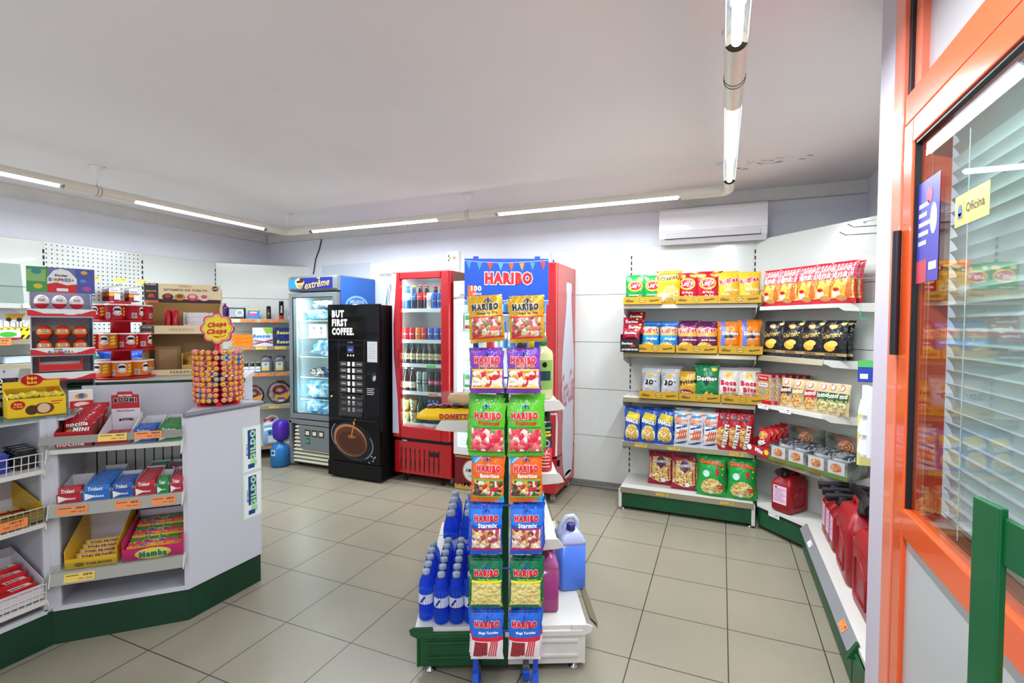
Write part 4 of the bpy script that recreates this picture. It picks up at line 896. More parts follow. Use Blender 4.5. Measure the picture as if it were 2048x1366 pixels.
SB['doritos_red'] = K('snack_bag', .145,.10,.05, foil('#93142c'), [('t','Doritos',0,.5,.7,Wt,dict(out=Bk,bold=4)),('e',.3,.78,.08,.07,Yl,3)], seed=8)
SB['tridimensional'] = K('snack_bag', .15,.235,.075, foil('#b4b8bc'), [('t',"3D",-.06,.52,.50,Bk,dict(out=Wt,bold=7,h=.28,shear=.12,ow=.035)),('t',"'s",.26,.56,.12,Bk,dict(bold=5)),('e',0,.76,.14,.10,Yl,3),('t',"Lay's",0,.76,.18,M('#c8142a',.3)),('e',.3,.86,.10,.07,M('#d8903c',.4),3),('e',-.34,.8,.07,.06,M('#d8903c',.4),3),('e',0,.14,.3,.16,CORN,2)], seed=9)
SB['fritos'] = K('snack_bag', .155,.22,.07, foil('#c4962e'), [('r',-.5,.5,.5,.8,M('#e2b63c',.3),.8),('t','Fritos',0,.62,.85,Bk,dict(bold=6,h=.24,rot=R(12))),('e',-.1,.18,.4,.24,M('#8a1c28',.3),2),('t','Barbacoa',-.05,.25,.5,Wt)], seed=10)
SB['doritos_green'] = K('snack_bag', .18,.275,.075, foil('#157a44'), [('p',[(-.28,.66),(.32,.70),(-.05,.40)],M('#0d2a1c',.3),2),('t','Doritos',0,.62,.86,Wt,dict(out=Bk,bold=5,h=.20)),('e',.3,.88,.12,.08,Yl,3),('p',[(-.36,.02),(.16,.04),(.02,.28)],CHIP,3),('p',[(-.1,.04),(.40,.08),(.2,.24)],CORN,4)], seed=11)
SB['boca'] = K('snack_bag', .165,.24,.08, foil('#d8d2cc'), [('t','Boca',0,.60,.74,M('#b8182c',.3),dict(out=Wt,bold=7,h=.24,ow=.04)),('t','Bits',.05,.40,.62,M('#b8182c',.3),dict(out=Wt,bold=7,h=.22,ow=.04)),('e',0,.84,.2,.13,Yl,3),('t',"Lay's",0,.84,.26,M('#c8142a',.3),dict(L=5)),('e',-.2,.14,.3,.16,NUT,2),('e',.3,.22,.15,.1,NUT,2),('t','Original',0,.27,.5,M('#c86a50',.3))], seed=12)
SB['snack'] = K('snack_bag', .138,.265,.075, foil('#2457b8'), [('p',[(-.4,.72),(.46,.58),(.46,.86),(-.2,.94)],M('#d8c22c',.3),1),('e',.0,.28,.42,.52,CORN,2),('t','SNACK',0,.66,.86,Wt,dict(out=M('#3a1c14',.4),bold=5,rot=R(-10),h=.26,L=5)),('e',.05,.08,.16,.07,M('#d87a1c',.3),4)], seed=13)
SB['risketos'] = K('snack_bag', .118,.275,.07, foil('#d9dce2'), [x for i in range(7) for x in [('p',[(-.5,.02+i*.15),(-.5,.07+i*.15),(.5,.20+i*.15),(.5,.14+i*.15)] if i < 6 else [(-.5,.9),(-.5,.96),(0,.99),(.1,.95)],M('#ee7a24' if i%3 else '#2b3f86',.3),1)]]+[('t','Risketos',0,.76,.8,M('#e06a18',.3),dict(out=Wt,bold=4,h=.2)),('r',-.3,.84,.3,.90,M('#2b9ad4',.3),3),('t','ORIGINAL',0,.64,.8,M('#26336e',.3),dict(h=.12))]+[('p',[(-.24+i*.14,.24),(-.18+i*.14,.22),(-.04+i*.14,.48),(-.1+i*.14,.5)],M('#c8502a',.4),3) for i in range(4)], seed=14)
SB['triskys'] = K('snack_bag', .12,.285,.07, foil('#b2152a'), [('e',-.12,.36,.34,.66,NUT,2),('t','TRISKYS',.14,.42,1.35,Wt,dict(out=Bk,bold=5,rot=R(82),h=.30,L=5)),('r',-.2,.80,.25,.85,Bk,3),('e',.05,.90,.12,.08,Bk,3),('e',0,.10,.12,.1,Wt,3)], seed=15)
SB['palomitas'] = K('snack_bag', .21,.275,.07, foil('#8e1a34'), stripes(M('#a82a40',.3),9)+[('p',[(-.48,.2),(0,.08),(.48,.2),(.48,.8),(0,.86),(-.48,.8)],CORN,1.5),('p',[(-.26,.68),(0,.48),(.26,.68),(0,.9)],M('#5c2a52',.3),3),('t','PALOMITAS',0,.70,.62,Wt,dict(out=M('#3c2450',.4),bold=4,h=.11,L=5)),('e',.1,.16,.09,.09,Wt,3)], seed=16)
SB['gusanitos'] = K('snack_bag', .215,.31,.10, foil('#1d9a3e'), [('t','Gusanitos',0,.82,.86,M('#e8621c',.3),dict(out=M('#3a1408',.4),bold=6,h=.16,arc=.05,rot=R(-4),L=5)),('e',.02,.24,.40,.30,CORN,2),('p',[(.14,.66),(.22,.74),(.3,.6),(.22,.5)],M('#c8243c',.3),3),('e',-.2,.56,.13,.12,M('#bfe8d8',.4),3),('e',.40,.70,.04,.04,Yl,3),('e',.40,.56,.03,.03,Yl,3),('e',-.02,.10,.08,.08,Wt,4),('r',.2,.26,.46,.30,M('#d83c28',.3),4),('r',.24,.20,.46,.24,M('#d83c28',.3),4)], seed=17)
SB['santaana'] = K('snack_bag', .172,.265,.08, foil('#c42034'), [('r',-.5,.60,.5,.98,M('#d85a68',.3),.8)]+[('r',-.5+i/7,.60,-.43+i/7,.98,M('#f2c8c8',.3),1) for i in range(7)]+[('r',-.5,.62+i*.1,.5,.66+i*.1,M('#cf3c4c',.3),1.3) for i in range(3)]+[('r',-.47,.12,.47,.58,CHIP,1.5),('t','Santa',.08,.84,.6,Wt,dict(out=RED,bold=3,shear=.4,rot=R(6),h=.18,L=4)),('t','Ana',-.06,.68,.66,Wt,dict(out=RED,bold=3,shear=.4,rot=R(8),h=.30,L=5)),('e',-.36,.48,.10,.10,M('#c8202c',.3),4),('e',-.36,.48,.085,.085,Yl,5),('t','50c',-.36,.48,.13,M('#c8202c',.3),dict(L=6)),('e',-.14,.22,.15,.16,M('#eac8b8',.4),3),('e',-.14,.32,.12,.07,RED,4),('p',[(.2,.14),(.42,.14),(.4,.4),(.33,.52),(.26,.4)],M('#c4602c',.3),3),('e',.05,.12,.22,.1,M('#c98a4c',.4),4)], seed=18)
SB['gourmet'] = K('snack_bag', .185,.255,.075, foil('#17171b'), [('e',0,.84,.17,.09,M('#b08a3c',.3,.4),2),('t',"Lay's",0,.84,.22,Wt,dict(L=4)),('t','Gourmet',0,.62,.78,M('#d9b65c',.3,.4),dict(shear=.5,rot=R(8),h=.2,bold=0)),('e',-.02,.33,.24,.17,M('#d8a83c',.35),3),('e',.1,.40,.2,.11,M('#e8bd58',.35),4),('r',-.5,.10,.5,.17,M('#c0a068',.3,.3),2),('t','ORIGINAL',0,.135,.5,Bk,dict(L=4)),('e',.36,.92,.09,.07,M('#c9b060',.35),3)], seed=19)
fomo = lambda c, nut: [('e',0,.86,.20,.20,M('#a81c30',.35),2),('e',0,.86,.15,.15,Wt,3),('r',-.48,.48,.48,.70,M(c,.4),1),('e',0,.48,.46,.3,M(c,.4),1.4),('t','fomo',0,.61,.86,Wt,dict(bold=3,rot=R(8),h=.34,L=4)),('e',0,.28,.40,.42,NUT if nut else food(['#a89a50','#c8b878','#7f8a3c','#d8cfa0'],80),3),('r',-.3,.07,0,.085,M('#a05a3c',.4),3)]
for k, c, nn in (('brown','#3c1c14',1),('ochre','#a8893c',1),('red','#a8182c',1),('green','#2a5a2c',0)): SB['fomo_'+k] = K('nut_pouch', .095,.205,.045, M('#cdb58c',.45,bump=.2), fomo(c, nn), seed=20+nn)
# display trays
def tray(w, d, hf, hb, m, print_fn=None, name='display_tray', inner=None, hs=None, sm=None):
    t = .003; mb = MB(); inner = inner or M('#b89a58',.6); hs = hs or hf
    mb.box(-w/2,0,0,w/2,d,t,inner).box(-w/2,0,0,w/2,t,hf,m).box(-w/2,d-t,0,w/2,d,hb,inner)
    for x0, x1 in ((-w/2,-w/2+t),(w/2-t,w/2)):
        mb.prism([(t,0),(d-t,0),(d-t,hb),(t,hs)], x0, x1, sm or m, ax='x')
    if print_fn: print_fn(Canvas(mb, front(-.0004)))
    return mb.build(name)
GOLD = M('#b98f1f',.5); DK = M('#4a3208',.5)
def pr_gold(c):
    c.text('Doritos', -.10, .032, .065, DK, 1, bold=4).poly([(-.13,.02),(-.07,.018),(-.115,.052)], M('#8f6d18',.5), .5)
    c.ell(0,.034,.026,.021,DK,.5,18).ell(0,.034,.023,.018,M('#c9a83c',.5),.8,18).text("Lay's",0,.034,.036,DK,1.2,bold=2).text('Cheetos',.095,.034,.075,DK,1,bold=7,rot=R(8))
TG = Kind(tray(.305,.20,.062,.062,GOLD,pr_gold))
sh = 'crisp shelves of the white wall unit'
rowname = {0:'top crisp shelf',1:'second crisp shelf',2:'third crisp shelf',3:'fourth crisp shelf',4:'bottom crisp deck'}
def P_(x, y, z): return (x, y, z+.001)
rnd = random.Random(7)
for r_, z in ((0,1.670),(1,1.288),(2,.915)):
    for i in range(3):
        x = (.18,.585,.885)[i] if r_ == 0 else (.285,.592,.90)[i] if r_ == 1 else (.315,.618,.925)[i]
        TG.put(P_(x,.197,z), 0, f'yellow-brown snack display tray, {("left","middle","right")[i]} one on the {rowname[r_]}', 'display tray', 'printed crisp display trays', sc=(.98,1,1))
ZT = .005
def place(kind, lst, z, y, desc, row, dy=0, cat='crisp bag', tilt=-.10, grp=None, back=0, jit=.04, dz=0):
    for i, x in enumerate(lst):
        n = f', {("left","right")[i]} one' if len(lst) == 2 else (f', {ORD[i]} from left' if len(lst) > 1 else '')
        SB[kind].put(P_(x, y+dy*i, z+dz), rnd.uniform(-jit, jit), f'{desc}{n}, front row, {row}', cat, grp, tilt=tilt)
        for b in range(back):
            SB[kind].put(P_(x+rnd.uniform(-.012,.012), y+.055*(b+1), z+dz+rnd.uniform(.002,.02)), rnd.uniform(-jit, jit), f'{desc}{n}, {("second","third","fourth")[b]} deep, {row}', cat, grp, tilt=tilt)
place('lays_green',[.115,.255],1.670,.27,'green crisp bag with red and yellow oval logo',rowname[0],dz=.006,jit=.07,back=1)
place('cheetos',[.375],1.670,.235,'orange and yellow bag of cheese puffs between the trays',rowname[0],back=1)
place('lays_red',[.515,.665],1.670,.275,'dark red crisp bag with yellow oval logo',rowname[0],dz=.006,back=1)
place('ruffles_gold',[.812,.955],1.670,.275,'golden yellow bag of ridged crisps',rowname[0],dz=.006,back=1)
z = 1.288
for i in range(4): SB['doritos_red'].put(P_(.085+(i%2)*.03,.23+.03*i,z+.10+.045*i), rnd.uniform(-.2,.2), f'small dark red tortilla chip bag, {ORD[i]} from the front in the black carton', 'crisp bag', tilt=-.35)
def pr_dk(c): c.text('Doritos',-.02,.07,.085,Wt,1,bold=4).text('¡ATRÉVETE!',0,.02,.13,Wt,1,bold=4,h=.018).poly([(.0,.04),(.05,.05),(.02,.065)],M('#c8202c',.4),1)
tag(tray(.15,.19,.10,.15,M('#1c1a1a',.5),pr_dk,hs=.14), 'black snack carton reading ATRÉVETE at the left end of the second crisp shelf', 'carton').location = P_(.085,.195,z)
place('ruffles_blue',[.235,.378],z,.275,'blue bag of ridged crisps',rowname[1],dz=.006,back=2)
place('ruffles_purple',[.525,.662],z,.275,'purple bag of ham ridged crisps',rowname[1],dz=.006,back=1)
place('doritos_orange',[.815,.965],z,.275,'orange tortilla chip bag with a violet stripe',rowname[1],dz=.006,back=1)
z = .915
place('tridimensional',[.245,.395],z,.275,'silver bag of puffed corn snacks',rowname[2],dz=.006,back=2)
place('fritos',[.53],z,.285,'gold and black corn snack bag',rowname[2],dz=.006,jit=.1)
place('doritos_green',[.67],z,.265,'tall green tortilla chip bag',rowname[2],dz=.006,back=1)
place('boca',[.825,.965],z,.275,'pale bag of bread bites with red lettering',rowname[2],dz=.006,back=2)
z = .550
place('snack',[.105,.235,.362],z,.245,'blue and yellow bag of mixed savoury snacks',rowname[3],back=2,tilt=-.08)
place('risketos',[.490,.595,.705],z,.245,'white bag with orange and navy stripes',rowname[3],back=2,tilt=-.08)
place('triskys',[.795,.872,.945],z,.245,'red bag with white vertical lettering',rowname[3],back=1,tilt=-.08)
z = .185
place('palomitas',[.325],z,.36,'dark red striped popcorn bag, left of the two',rowname[4],tilt=-.14); place('palomitas',[.515],z,.30,'dark red striped popcorn bag, right of the two',rowname[4],tilt=-.14)
place('gusanitos',[.715,.925],z,.235,'big green bag of corn worms with orange lettering',rowname[4],tilt=-.12,back=2)
# diagonal bay: position by distance along its front
def db(s, o, z):       # s along the bay from the upright, o out from the back panel
    return (1.012+s*ux_+o*uy_*-1*-1, .60+s*uy_-o*ux_, z+.001)
def dplace(kind, lst, z, o, desc, row, cat='crisp bag', back=0, rz=TH, tilt=-.08, ra=0):
    for i, s_ in enumerate(lst):
        n = f', {ORD[i]} from left' if len(lst) > 1 else ''
        for b in range(back+1):
            SB[kind].put(db(s_+(.05*b if ra else 0), o-.055*b, z), rz+rnd.uniform(-.06,.06), f'{desc}{n}{", second deep" if b == 1 else ", third deep" if b == 2 else ""} on {row}', cat, None, tilt=tilt)
row = 'the top diagonal shelf'
dplace('santaana',[.36,.50,.655,.79,.90],1.645,.20,'red checked crisp bag, white script',row,back=1)
row = 'the second diagonal shelf'
dplace('gourmet',[.365,.53,.685,.835],1.285,.185,'black gourmet crisp bag',row,back=1)
row = 'the third diagonal shelf'
dplace('fomo_brown',[.50],.932,.20,'kraft nut pouch with dark brown front',row,'nut pouch'); dplace('fomo_ochre',[.595],.932,.20,'kraft nut pouch with ochre front',row,'nut pouch',1); dplace('fomo_red',[.695],.932,.205,'kraft nut pouch with red front',row,'nut pouch',1)
dplace('fomo_green',[.785],.932,.20,'kraft nut pouch with green front, nearest the red pouch',row,'nut pouch'); dplace('fomo_green',[.845],.932,.19,'kraft nut pouch with green front, middle of three',row,'nut pouch'); dplace('fomo_green',[.895],.932,.175,'kraft nut pouch with green front, farthest right',row,'nut pouch')
# palmier packs
def palmier():
    mb = MB(); mb.rbox(-.075,-.022,0,.075,.022,.215,.012,plastic_clear('#e8d8c8',.35))
    PAL = noisy('#c98a3c','#e6bb74',60,.4,3,.6); c = Canvas(mb, front(-.0225))
    for j in range(4):
        for s_ in (-1,1):
            c.ell(s_*.034,.045+.042*j,.032,.02,PAL,1,16,R(12*s_)); c.ell(s_*.034,.045+.042*j,.022,.012,M('#9a5c22',.5),2,14,R(12*s_)); c.ell(s_*.034,.045+.042*j,.015,.008,PAL,3,12,R(12*s_))
    c.rect(-.075,0,.075,.028,RED,4).rect(-.045,.17,.045,.205,RED,4).text('Delcrust',0,.19,.07,Wt,5).rect(-.04,.125,.04,.155,M('#c9ccd8',.4),4).text('Palmeritas',0,.142,.06,INK,5).ell(0,.09,.018,.018,M('#57b09a',.4),4,14)
    mb.box(-.075,-.02,.198,.075,.02,.222,M('#9c1c28',.3)); return Kind(mb.build('biscuit_pack'))
pk = palmier()
for i in range(6): pk.put(db(.335+.028*i, .215-.032*i, .932), TH, f'clear pack of heart-shaped pastries with red band, {ORD[i]} in depth on the third diagonal shelf', 'biscuit pack', 'packs of heart-shaped pastries')
# mix carton and bags, pork crackling cartons
SB['mix'] = K('snack_bag', .115,.17,.05, foil('#b8232c'), [('t','Mix',0,.42,.7,Wt,dict(out=Bk,bold=6,rot=R(30),h=.34)),('e',0,.74,.36,.24,NUT,2)], seed=31)
def pr_mix(c): c.text('Mix',.01,.04,.07,Wt,1,bold=5,rot=R(-12)).ell(-.075,.05,.02,.02,Wt,1,14).ell(.07,.04,.02,.02,Yl,1,14).ell(.035,.055,.0,.0,Yl,1,6)
mx_ = tag(tray(.19,.24,.072,.12,M('#a8242e',.5),pr_mix,hs=.11,inner=M('#a9794a',.6)), 'red snack-mix carton at the left end of the fourth diagonal shelf', 'carton'); mx_.location = db(.345,.285,.552); mx_.rotation_euler = (0,0,TH+.08)
for i in range(5): SB['mix'].put(db(.345+.006*i, .235-.045*i, .575+.008*i), TH+rnd.uniform(-.1,.1), f'small red snack-mix bag, {ORD[i]} from the front in the red carton', 'snack bag', 'small red snack-mix bags', tilt=-.08)
ROLL = noisy('#b8643c','#eab98c',55,.35,4,.6)
def swirl(c, x, y, r, L=3):
    c.ell(x,y,r,r*.85,ROLL,L,18).ell(x+r*.08,y,r*.74,r*.6,M('#8a4426',.4),L+.5,16).ell(x,y+.05*r,r*.62,r*.5,ROLL,L+1,16).ell(x+r*.1,y,r*.34,r*.28,M('#7c3c22',.4),L+1.5,14).ell(x+r*.06,y,r*.22,r*.18,ROLL,L+2,12)
CAMO = noisy('#39402c','#8f948c',9,.45,6,0,.35,.6)
def crackling_box():
    w, d, h = .27, .20, .115; E_ = MB(); t = .003
    E_.box(-w/2,0,0,w/2,d,t,CAMO).box(-w/2,0,0,w/2,t,h,CAMO).box(-w/2,0,0,-w/2+t,d,h,CAMO).box(w/2-t,0,0,w/2,d,h,CAMO).box(-w/2,d-t,0,w/2,d,.24,CAMO)
    c = Canvas(E_, front(-.0004)); c.rect(-w/2,0,w/2,.025,M('#5c7a2c',.5),.5)
    for x in (-.065,.065): c.rect(x-.052,.028,x+.052,.108,M('#b9bcc0',.3),1); swirl(c, x, .066, .036, 2)
    c.text('Torreznos', -.05, .012, .09, M('#a8341c',.4), 2, shear=.3)
    c2 = Canvas(E_, front(d-t-.0004)); c2.text('Torreznos',0,.222,.16,M('#c8401c',.4),2,shear=.3); swirl(c2,0,.165,.05,2)
    return Kind(E_.build('crackling_carton'))
ck = crackling_box()
SB['crackling'] = K('snack_bag', .12,.15,.045, foil('#8e9298'), [('e',0,.45,.34,.30,ROLL,2),('r',-.5,.78,.5,1,M('#202226',.3),1)], seed=35)
ck.put(db(.585,.275,.552), TH+.12, 'grey-green pork crackling carton, left of the two', 'carton'); ck.put(db(.865,.262,.552), TH+.1, 'grey-green pork crackling carton, right of the two by the office wall', 'carton')
for j, s0 in enumerate((.585,.865)):
    for i in range(6): SB['crackling'].put(db(s0+(-.065 if i%2 else .065), .235-.05*(i//2), .556), TH+rnd.uniform(-.1,.1), f'silver pork crackling bag, {("left","right")[1-i%2]} column, {ORD[i//2]} in depth in the {("left","right")[j]} grey-green carton', 'snack bag', 'silver pork crackling bags', tilt=-.22)
# petrol cans
CANR = M('#98101e', .36, bump=.04, bs=90); CBK = M('#17171a', .45)
def jerry():
    E_ = empty('petrol_can'); w, d, h = .215, .15, .27
    def ring(x0, x1, dd, z, r=.025):
        p = []
        for cx, cy, a0 in ((x1-r,dd-r,0),(x0+r,dd-r,90),(x0+r,-dd+r,180),(x1-r,-dd+r,270)):
            for i in range(4): a = R(a0+30*i); p.append((cx+r*math.cos(a), cy+r*math.sin(a), z))
        return p
    secs = [ring(-w/2+.01,w/2-.01,d/2-.01,0),ring(-w/2,w/2,d/2,.015),ring(-w/2,w/2,d/2,h*.70),ring(-w/2+.004,w/2,d/2-.002,h*.78),ring(-w/2+.03,w/2-.005,d/2-.02,h*.9),ring(-w/2+.045,-w/2+.12,d/2-.035,h*.965,.02)]
    MB().loft(secs, CANR).build('can_body', E_, bevel=.004)
    mb = MB().tube([(-.01,0,h*.84),(-.0,0,h*.97),(.03,0,h*1.03),(.07,0,h*1.0),(.098,0,h*.84),(.099,0,h*.66)], [.018,.017,.016,.016,.017,.018], CANR, 10); mb.build('handle', E_)
    for s_ in (-1,1):      # embossed frame
        mb = MB()
        pts = [(-.055,s_*(d/2+.001),.04),(.06,s_*(d/2+.001),.04),(.06,s_*(d/2+.001),.16),(.02,s_*(d/2+.001),.175),(-.055,s_*(d/2+.001),.13)]
        mb.tube(pts, .005, CANR, 6, closed=True); mb.build('embossed_rib', E_)
    MB().lathe([(.030,0),(.030,.012),(.026,.016),(.026,.04),(.022,.044)], CBK, 14, (-.062,0,h*.955)).build('cap', E_)
    mb = MB(); pts = [(-.115,0,h*1.09),(-.07,0,h*1.12),(-.02,0,h*1.13),(.04,0,h*1.115),(.10,0,h*1.09),(.13,0,h*1.08)]
    mb.tube(pts, [.021,.018,.016,.015,.015,.014], CBK, 10)
    for i in range(22):
        t = i/21*4.99; a = int(t); q = Vector(pts[a]).lerp(Vector(pts[a+1]), t-a)
        if i > 4: mb.tube([q-Vector((.002,0,0)), q+Vector((.002,0,0))], .0185, CBK, 10)
    mb.tube([(-.135,0,h*1.08),(-.11,0,h*1.09)], .024, CBK, 12); mb.build('spout', E_)
    mb = MB(); c = Canvas(mb, flat((-w/2-.0008,.052,.06),(0,-1,0),(0,0,1))); c.rect(0,0,.10,.13,M('#e9c4dc',.4),0)
    for i in range(7): c.rect(.01,.02+.014*i,.09-.012*(i%3),.024+.014*i,M('#8a5a80',.5),1)
    c.rect(.012,.112,.03,.122,INK,1); mb.build('label', E_)
    return Kind(E_)
jk = jerry()
jk.put((1.235,.135,.191), R(50), 'red petrol can standing alone on the diagonal bay deck', 'petrol can', sc=(1.0,1.0,.98))

for i, (y, r, ds) in enumerate(((-.25,0,'farthest back'),(-.37,.02,'second from the back'),(-.49,-.02,'third from the back'))):
    jk.put((1.50, y, .191), R(2)+r, f'red petrol can in the row along the right wall, {ds}', 'petrol can', sc=(1.12,.75,1.06))
jk.put((1.455, -.80, .191), R(88), 'large red petrol can in the right wall row, second from the viewer', 'petrol can', sc=(1.55,1.15,1.42))
jk.put((1.455, -1.20, .191), R(91), 'large red petrol can nearest the viewer, partly behind the office post', 'petrol can', sc=(1.55,1.15,1.42))
# goods hanging near the wall post
mb = MB().tube([(0,0,.30),(.02,0,.33),(.04,0,.30)], .003, CHROME, 5).rbox(-.03,-.015,0,.07,.015,.30,.012, M('#d9cf7c',.35)); c = Canvas(mb, front(-.0155)); c.rect(-.02,.05,.06,.20,M('#e8e6e2',.4),1)
tag(mb.build('hanging_pack', loc=(1.535,-.45,.70)), 'yellow and clear goods pack hanging beside the switch post', 'pack')
mb = MB().box(0,-.003,0,.08,.003,.13,M('#2b46b0',.35)).box(.0,-.004,.09,.08,.004,.13,M('#58c266',.35)); Canvas(mb, front(-.0035)).rect(.01,.02,.05,.05,Wt,1)
tag(mb.build('hanging_card', loc=(1.525,-.33,1.17)), 'blue and green blister card hanging at the post edge', 'card')
mb = MB().tube([(0,0,0),(.0,0,-.05),(.04,0,-.06)], .004, M('#2bb08a',.3), 6)
tag(mb.build('hanging_clip', loc=(1.53,-.33,1.60)), 'small green plastic clip hanging by the top diagonal shelf', 'clip')
# ================================================================ double-sided gondola in the middle of the floor
FWD = Vector((-.39, .921, 0)).normalized(); RGT = Vector((FWD.y, -FWD.x, 0)); SA = math.atan2(RGT.y, RGT.x)
def cw(r, d, z=0): p = Vector((.771, -3.861, 0))+RGT*r+FWD*d; return (p.x, p.y, z)
GA = R(25.2)
GO = Vector(cw(-.038, 2.095)); g1 = Vector((math.cos(GA), math.sin(GA), 0)); g2 = Vector((-math.sin(GA), math.cos(GA), 0))
def gw(x, y, z=0): p = GO+g1*x+g2*y; return (p.x, p.y, z)
G = tag(empty('gondola_shelf', GO, GA), 'double-sided gondola shelf in the middle of the floor, green and white ends', 'shelving unit')
GLN = 1.15
# deck, end plates (left green, right white), feet
MB().box(-.378, .004, .182, -.004, GLN, .20, SHELFW).build('base_deck', G, bevel=.002)
MB().box(.004, .004, .182, .368, GLN, .20, SHELFW).build('base_deck', G, bevel=.002)
for k, (x0, x1, m, n_) in enumerate(((-.358,-.01,noisy('#075026','#043f1c',9,.42),'green pressed steel end plate'),(.01,.348,noisy('#d9d6cf','#cfcbc2',7,.4),'white pressed steel end plate'))):
    mb = MB().box(x0, 0, .032, x1, .012, .182, m)
    for z in (.07, .135): mb.box(x0+.03, -.006, z-.007, x1-.02, .001, z+.007, m)
    mb.box(x0, -.008, .158, x1, 0, .182, m)
    s_ = 1 if k else -1; o0 = .375 if k else .385
    mb.prism([(s_*.3,.182),(s_*.3,.205),(s_*o0,.205),(s_*(o0+.018),.195),(s_*(o0+.010),.17),(s_*(o0-.015),.158),(s_*(o0-.025),.155)], -.004, .004, m, ax='y')
    xx = x1 if k else x0
    mb.box(xx-.001, 0, .03, xx+s_*.012, .02, .17, m)
    o = mb.build('end_plate', G, bevel=.0025); o['label'] = n_
    MB().box(xx-s_*.0, .02, .035, xx-s_*.012, GLN, .18, GREEN).build('kick_plate', G)
    for y in (.03, GLN-.05): MB().lathe([(.024,0),(.024,.006),(.010,.012),(.010,.02),(.007,.021),(.007,.036)], CHROME, 14, (s_*.315, y, 0)).build('levelling_foot', G)
mb = MB(); mb.add([(.388,.05,.205),(.388,GLN,.205),(.43,GLN,.165),(.43,.05,.165)], [(0,1,2,3)], RAIL); mb.add([(.386,.04,.203),(.386,GLN,.203),(.425,GLN,.158),(.425,.04,.158)], [(3,2,1,0)], M('#1f2548',.4)); mb.build('price_rail', G)
for x in (-.022,.022): pass
MB().box(-.024, -.004, .03, .024, .03, 1.235, M('#06401f', .42)).build('upright', G, bevel=.002)
MB().box(-.024, GLN-.03, .05, .024, GLN, 1.235, M('#06401f', .42)).build('upright', G, bevel=.002)
MB().box(-.008, .03, .10, .008, GLN-.03, 1.21, M('#d8dad6', .35)).build('back_panel', G)
def gshelf(side, z, dep, nm):
    x0, x1 = (.024, dep) if side > 0 else (-dep, -.024)
    MB().box(x0, .005, -.022, x1, GLN, 0, SHELFW).build('shelf', G, loc=(0,0,z), bevel=.002)
    s_ = side
    MB().prism([(s_*.024,.004),(s_*.024,-.055),(s_*(dep-.06),-.045),(s_*(dep+.0),-.04),(s_*(dep+.028),-.034),(s_*(dep+.02),-.018),(s_*(dep+.006),.0),(s_*(dep+.002),.004)], -.006, .004, M('#d6d0c6',.4), ax='y').build('shelf_bracket', G, loc=(0,0,z), bevel=.0015)
gshelf(1, 1.180, .235, 0); gshelf(1, .865, .235, 0); gshelf(1, .58, .235, 0); gshelf(-1, 1.095, .26, 0)
mb = MB(); mb.add([(.240,.02,.582),(.240,GLN,.582),(.252,GLN,.55),(.252,.02,.55)], [(0,1,2,3)], M('#2a2c2c',.4)); mb.build('price_rail', G)
mb = MB()
for y in (.30,.62,.94): mb.box(.004,y,.2002,.368,y+.003,.2012,M('#2a2a2a',.6)).box(-.378,y,.2002,-.004,y+.003,.2012,M('#2a2a2a',.6))
mb.build('deck_joint', G)

# --- blue water bottles on the left deck
BLU = M('#1c50e0', .06, trans=.55, ior=1.33); BLUC = M('#94a0b2', .4); BLB = M('#3f74ff', .06, trans=.75, alpha=.9, ior=1.15)
def water(h, r):
    prof = [(r*.55,0),(r*.92,.008)]
    for i in range(9):
        z = .014+i*h*.032; prof += [(r,z),(r*.94,z+h*.015)]
    prof += [(r,h*.33),(r*.985,h*.35),(r*.985,h*.56),(r,h*.58),(r*.95,h*.595),(r,h*.61),(r*.99,h*.68),(r*.93,h*.75),(r*.80,h*.82),(r*.60,h*.875),(r*.44,h*.90),(r*.44,h*.93)]
    o = MB().lathe(prof, BLB, 20).build('water_bottle')
    mb = MB().lathe([(r*.52,0),(r*.53,.004),(r*.51,h*.075),(r*.44,h*.082)], BLUC, 20, (0,0,h*.915)); mb.build('cap', o)
    mb = MB().lathe([(r*.992,h*.36),(r*.992,h*.55)], M('#e4e6ee',.4), 18); n = len(mb.f)-2; mb.f = mb.f[:n]; mb.m = mb.m[:n]; mb.sm = mb.sm[:n]
    c = Canvas(mb, cyl(r*.995, h*.455), .01); c.poly([(-.026,-.012),(-.012,.008),(-.002,.018),(-.001,.008),(-.012,-.006),(-.02,-.018)], M('#1b2f74',.4), 2).rect(.0,-.015,.03,.018,M('#c9cfe2',.4),1)
    mb.build('label', o); return Kind(o)
wk = water(.222, .0325); gpb = 'small blue water bottles on the gondola deck'
cols = [(-.337,(.060,.130,.200,.270,.340)),(-.270,(.030,.100,.170,.240,.310,.380)),(-.203,(.030,.100,.170,.240,.310,.380)),(-.136,(.030,.100,.170,.240,.310,.380))]
rnd = random.Random(3)
for i, (x, ys) in enumerate(cols):
    for j, y in enumerate(ys):
        wk.put(gw(x+rnd.uniform(-.002,.002), y+.012, .201), rnd.uniform(-.25,.25)+GA, f'small blue water bottle, {ORD[i]} column from the left, {ORD[j]} from the front', 'bottle', gpb)
wl2 = water(.315, .043); gp2 = 'large blue water bottles on the gondola deck'
for i, x in enumerate((-.265,-.172)):
    for j in range(4): wl2.put(gw(x, .52+.10*j, .201), GA+rnd.uniform(-.2,.2), f'large blue water bottle behind the small ones, {("left","right")[i]} column, {ORD[j]} from the front', 'bottle', gp2)
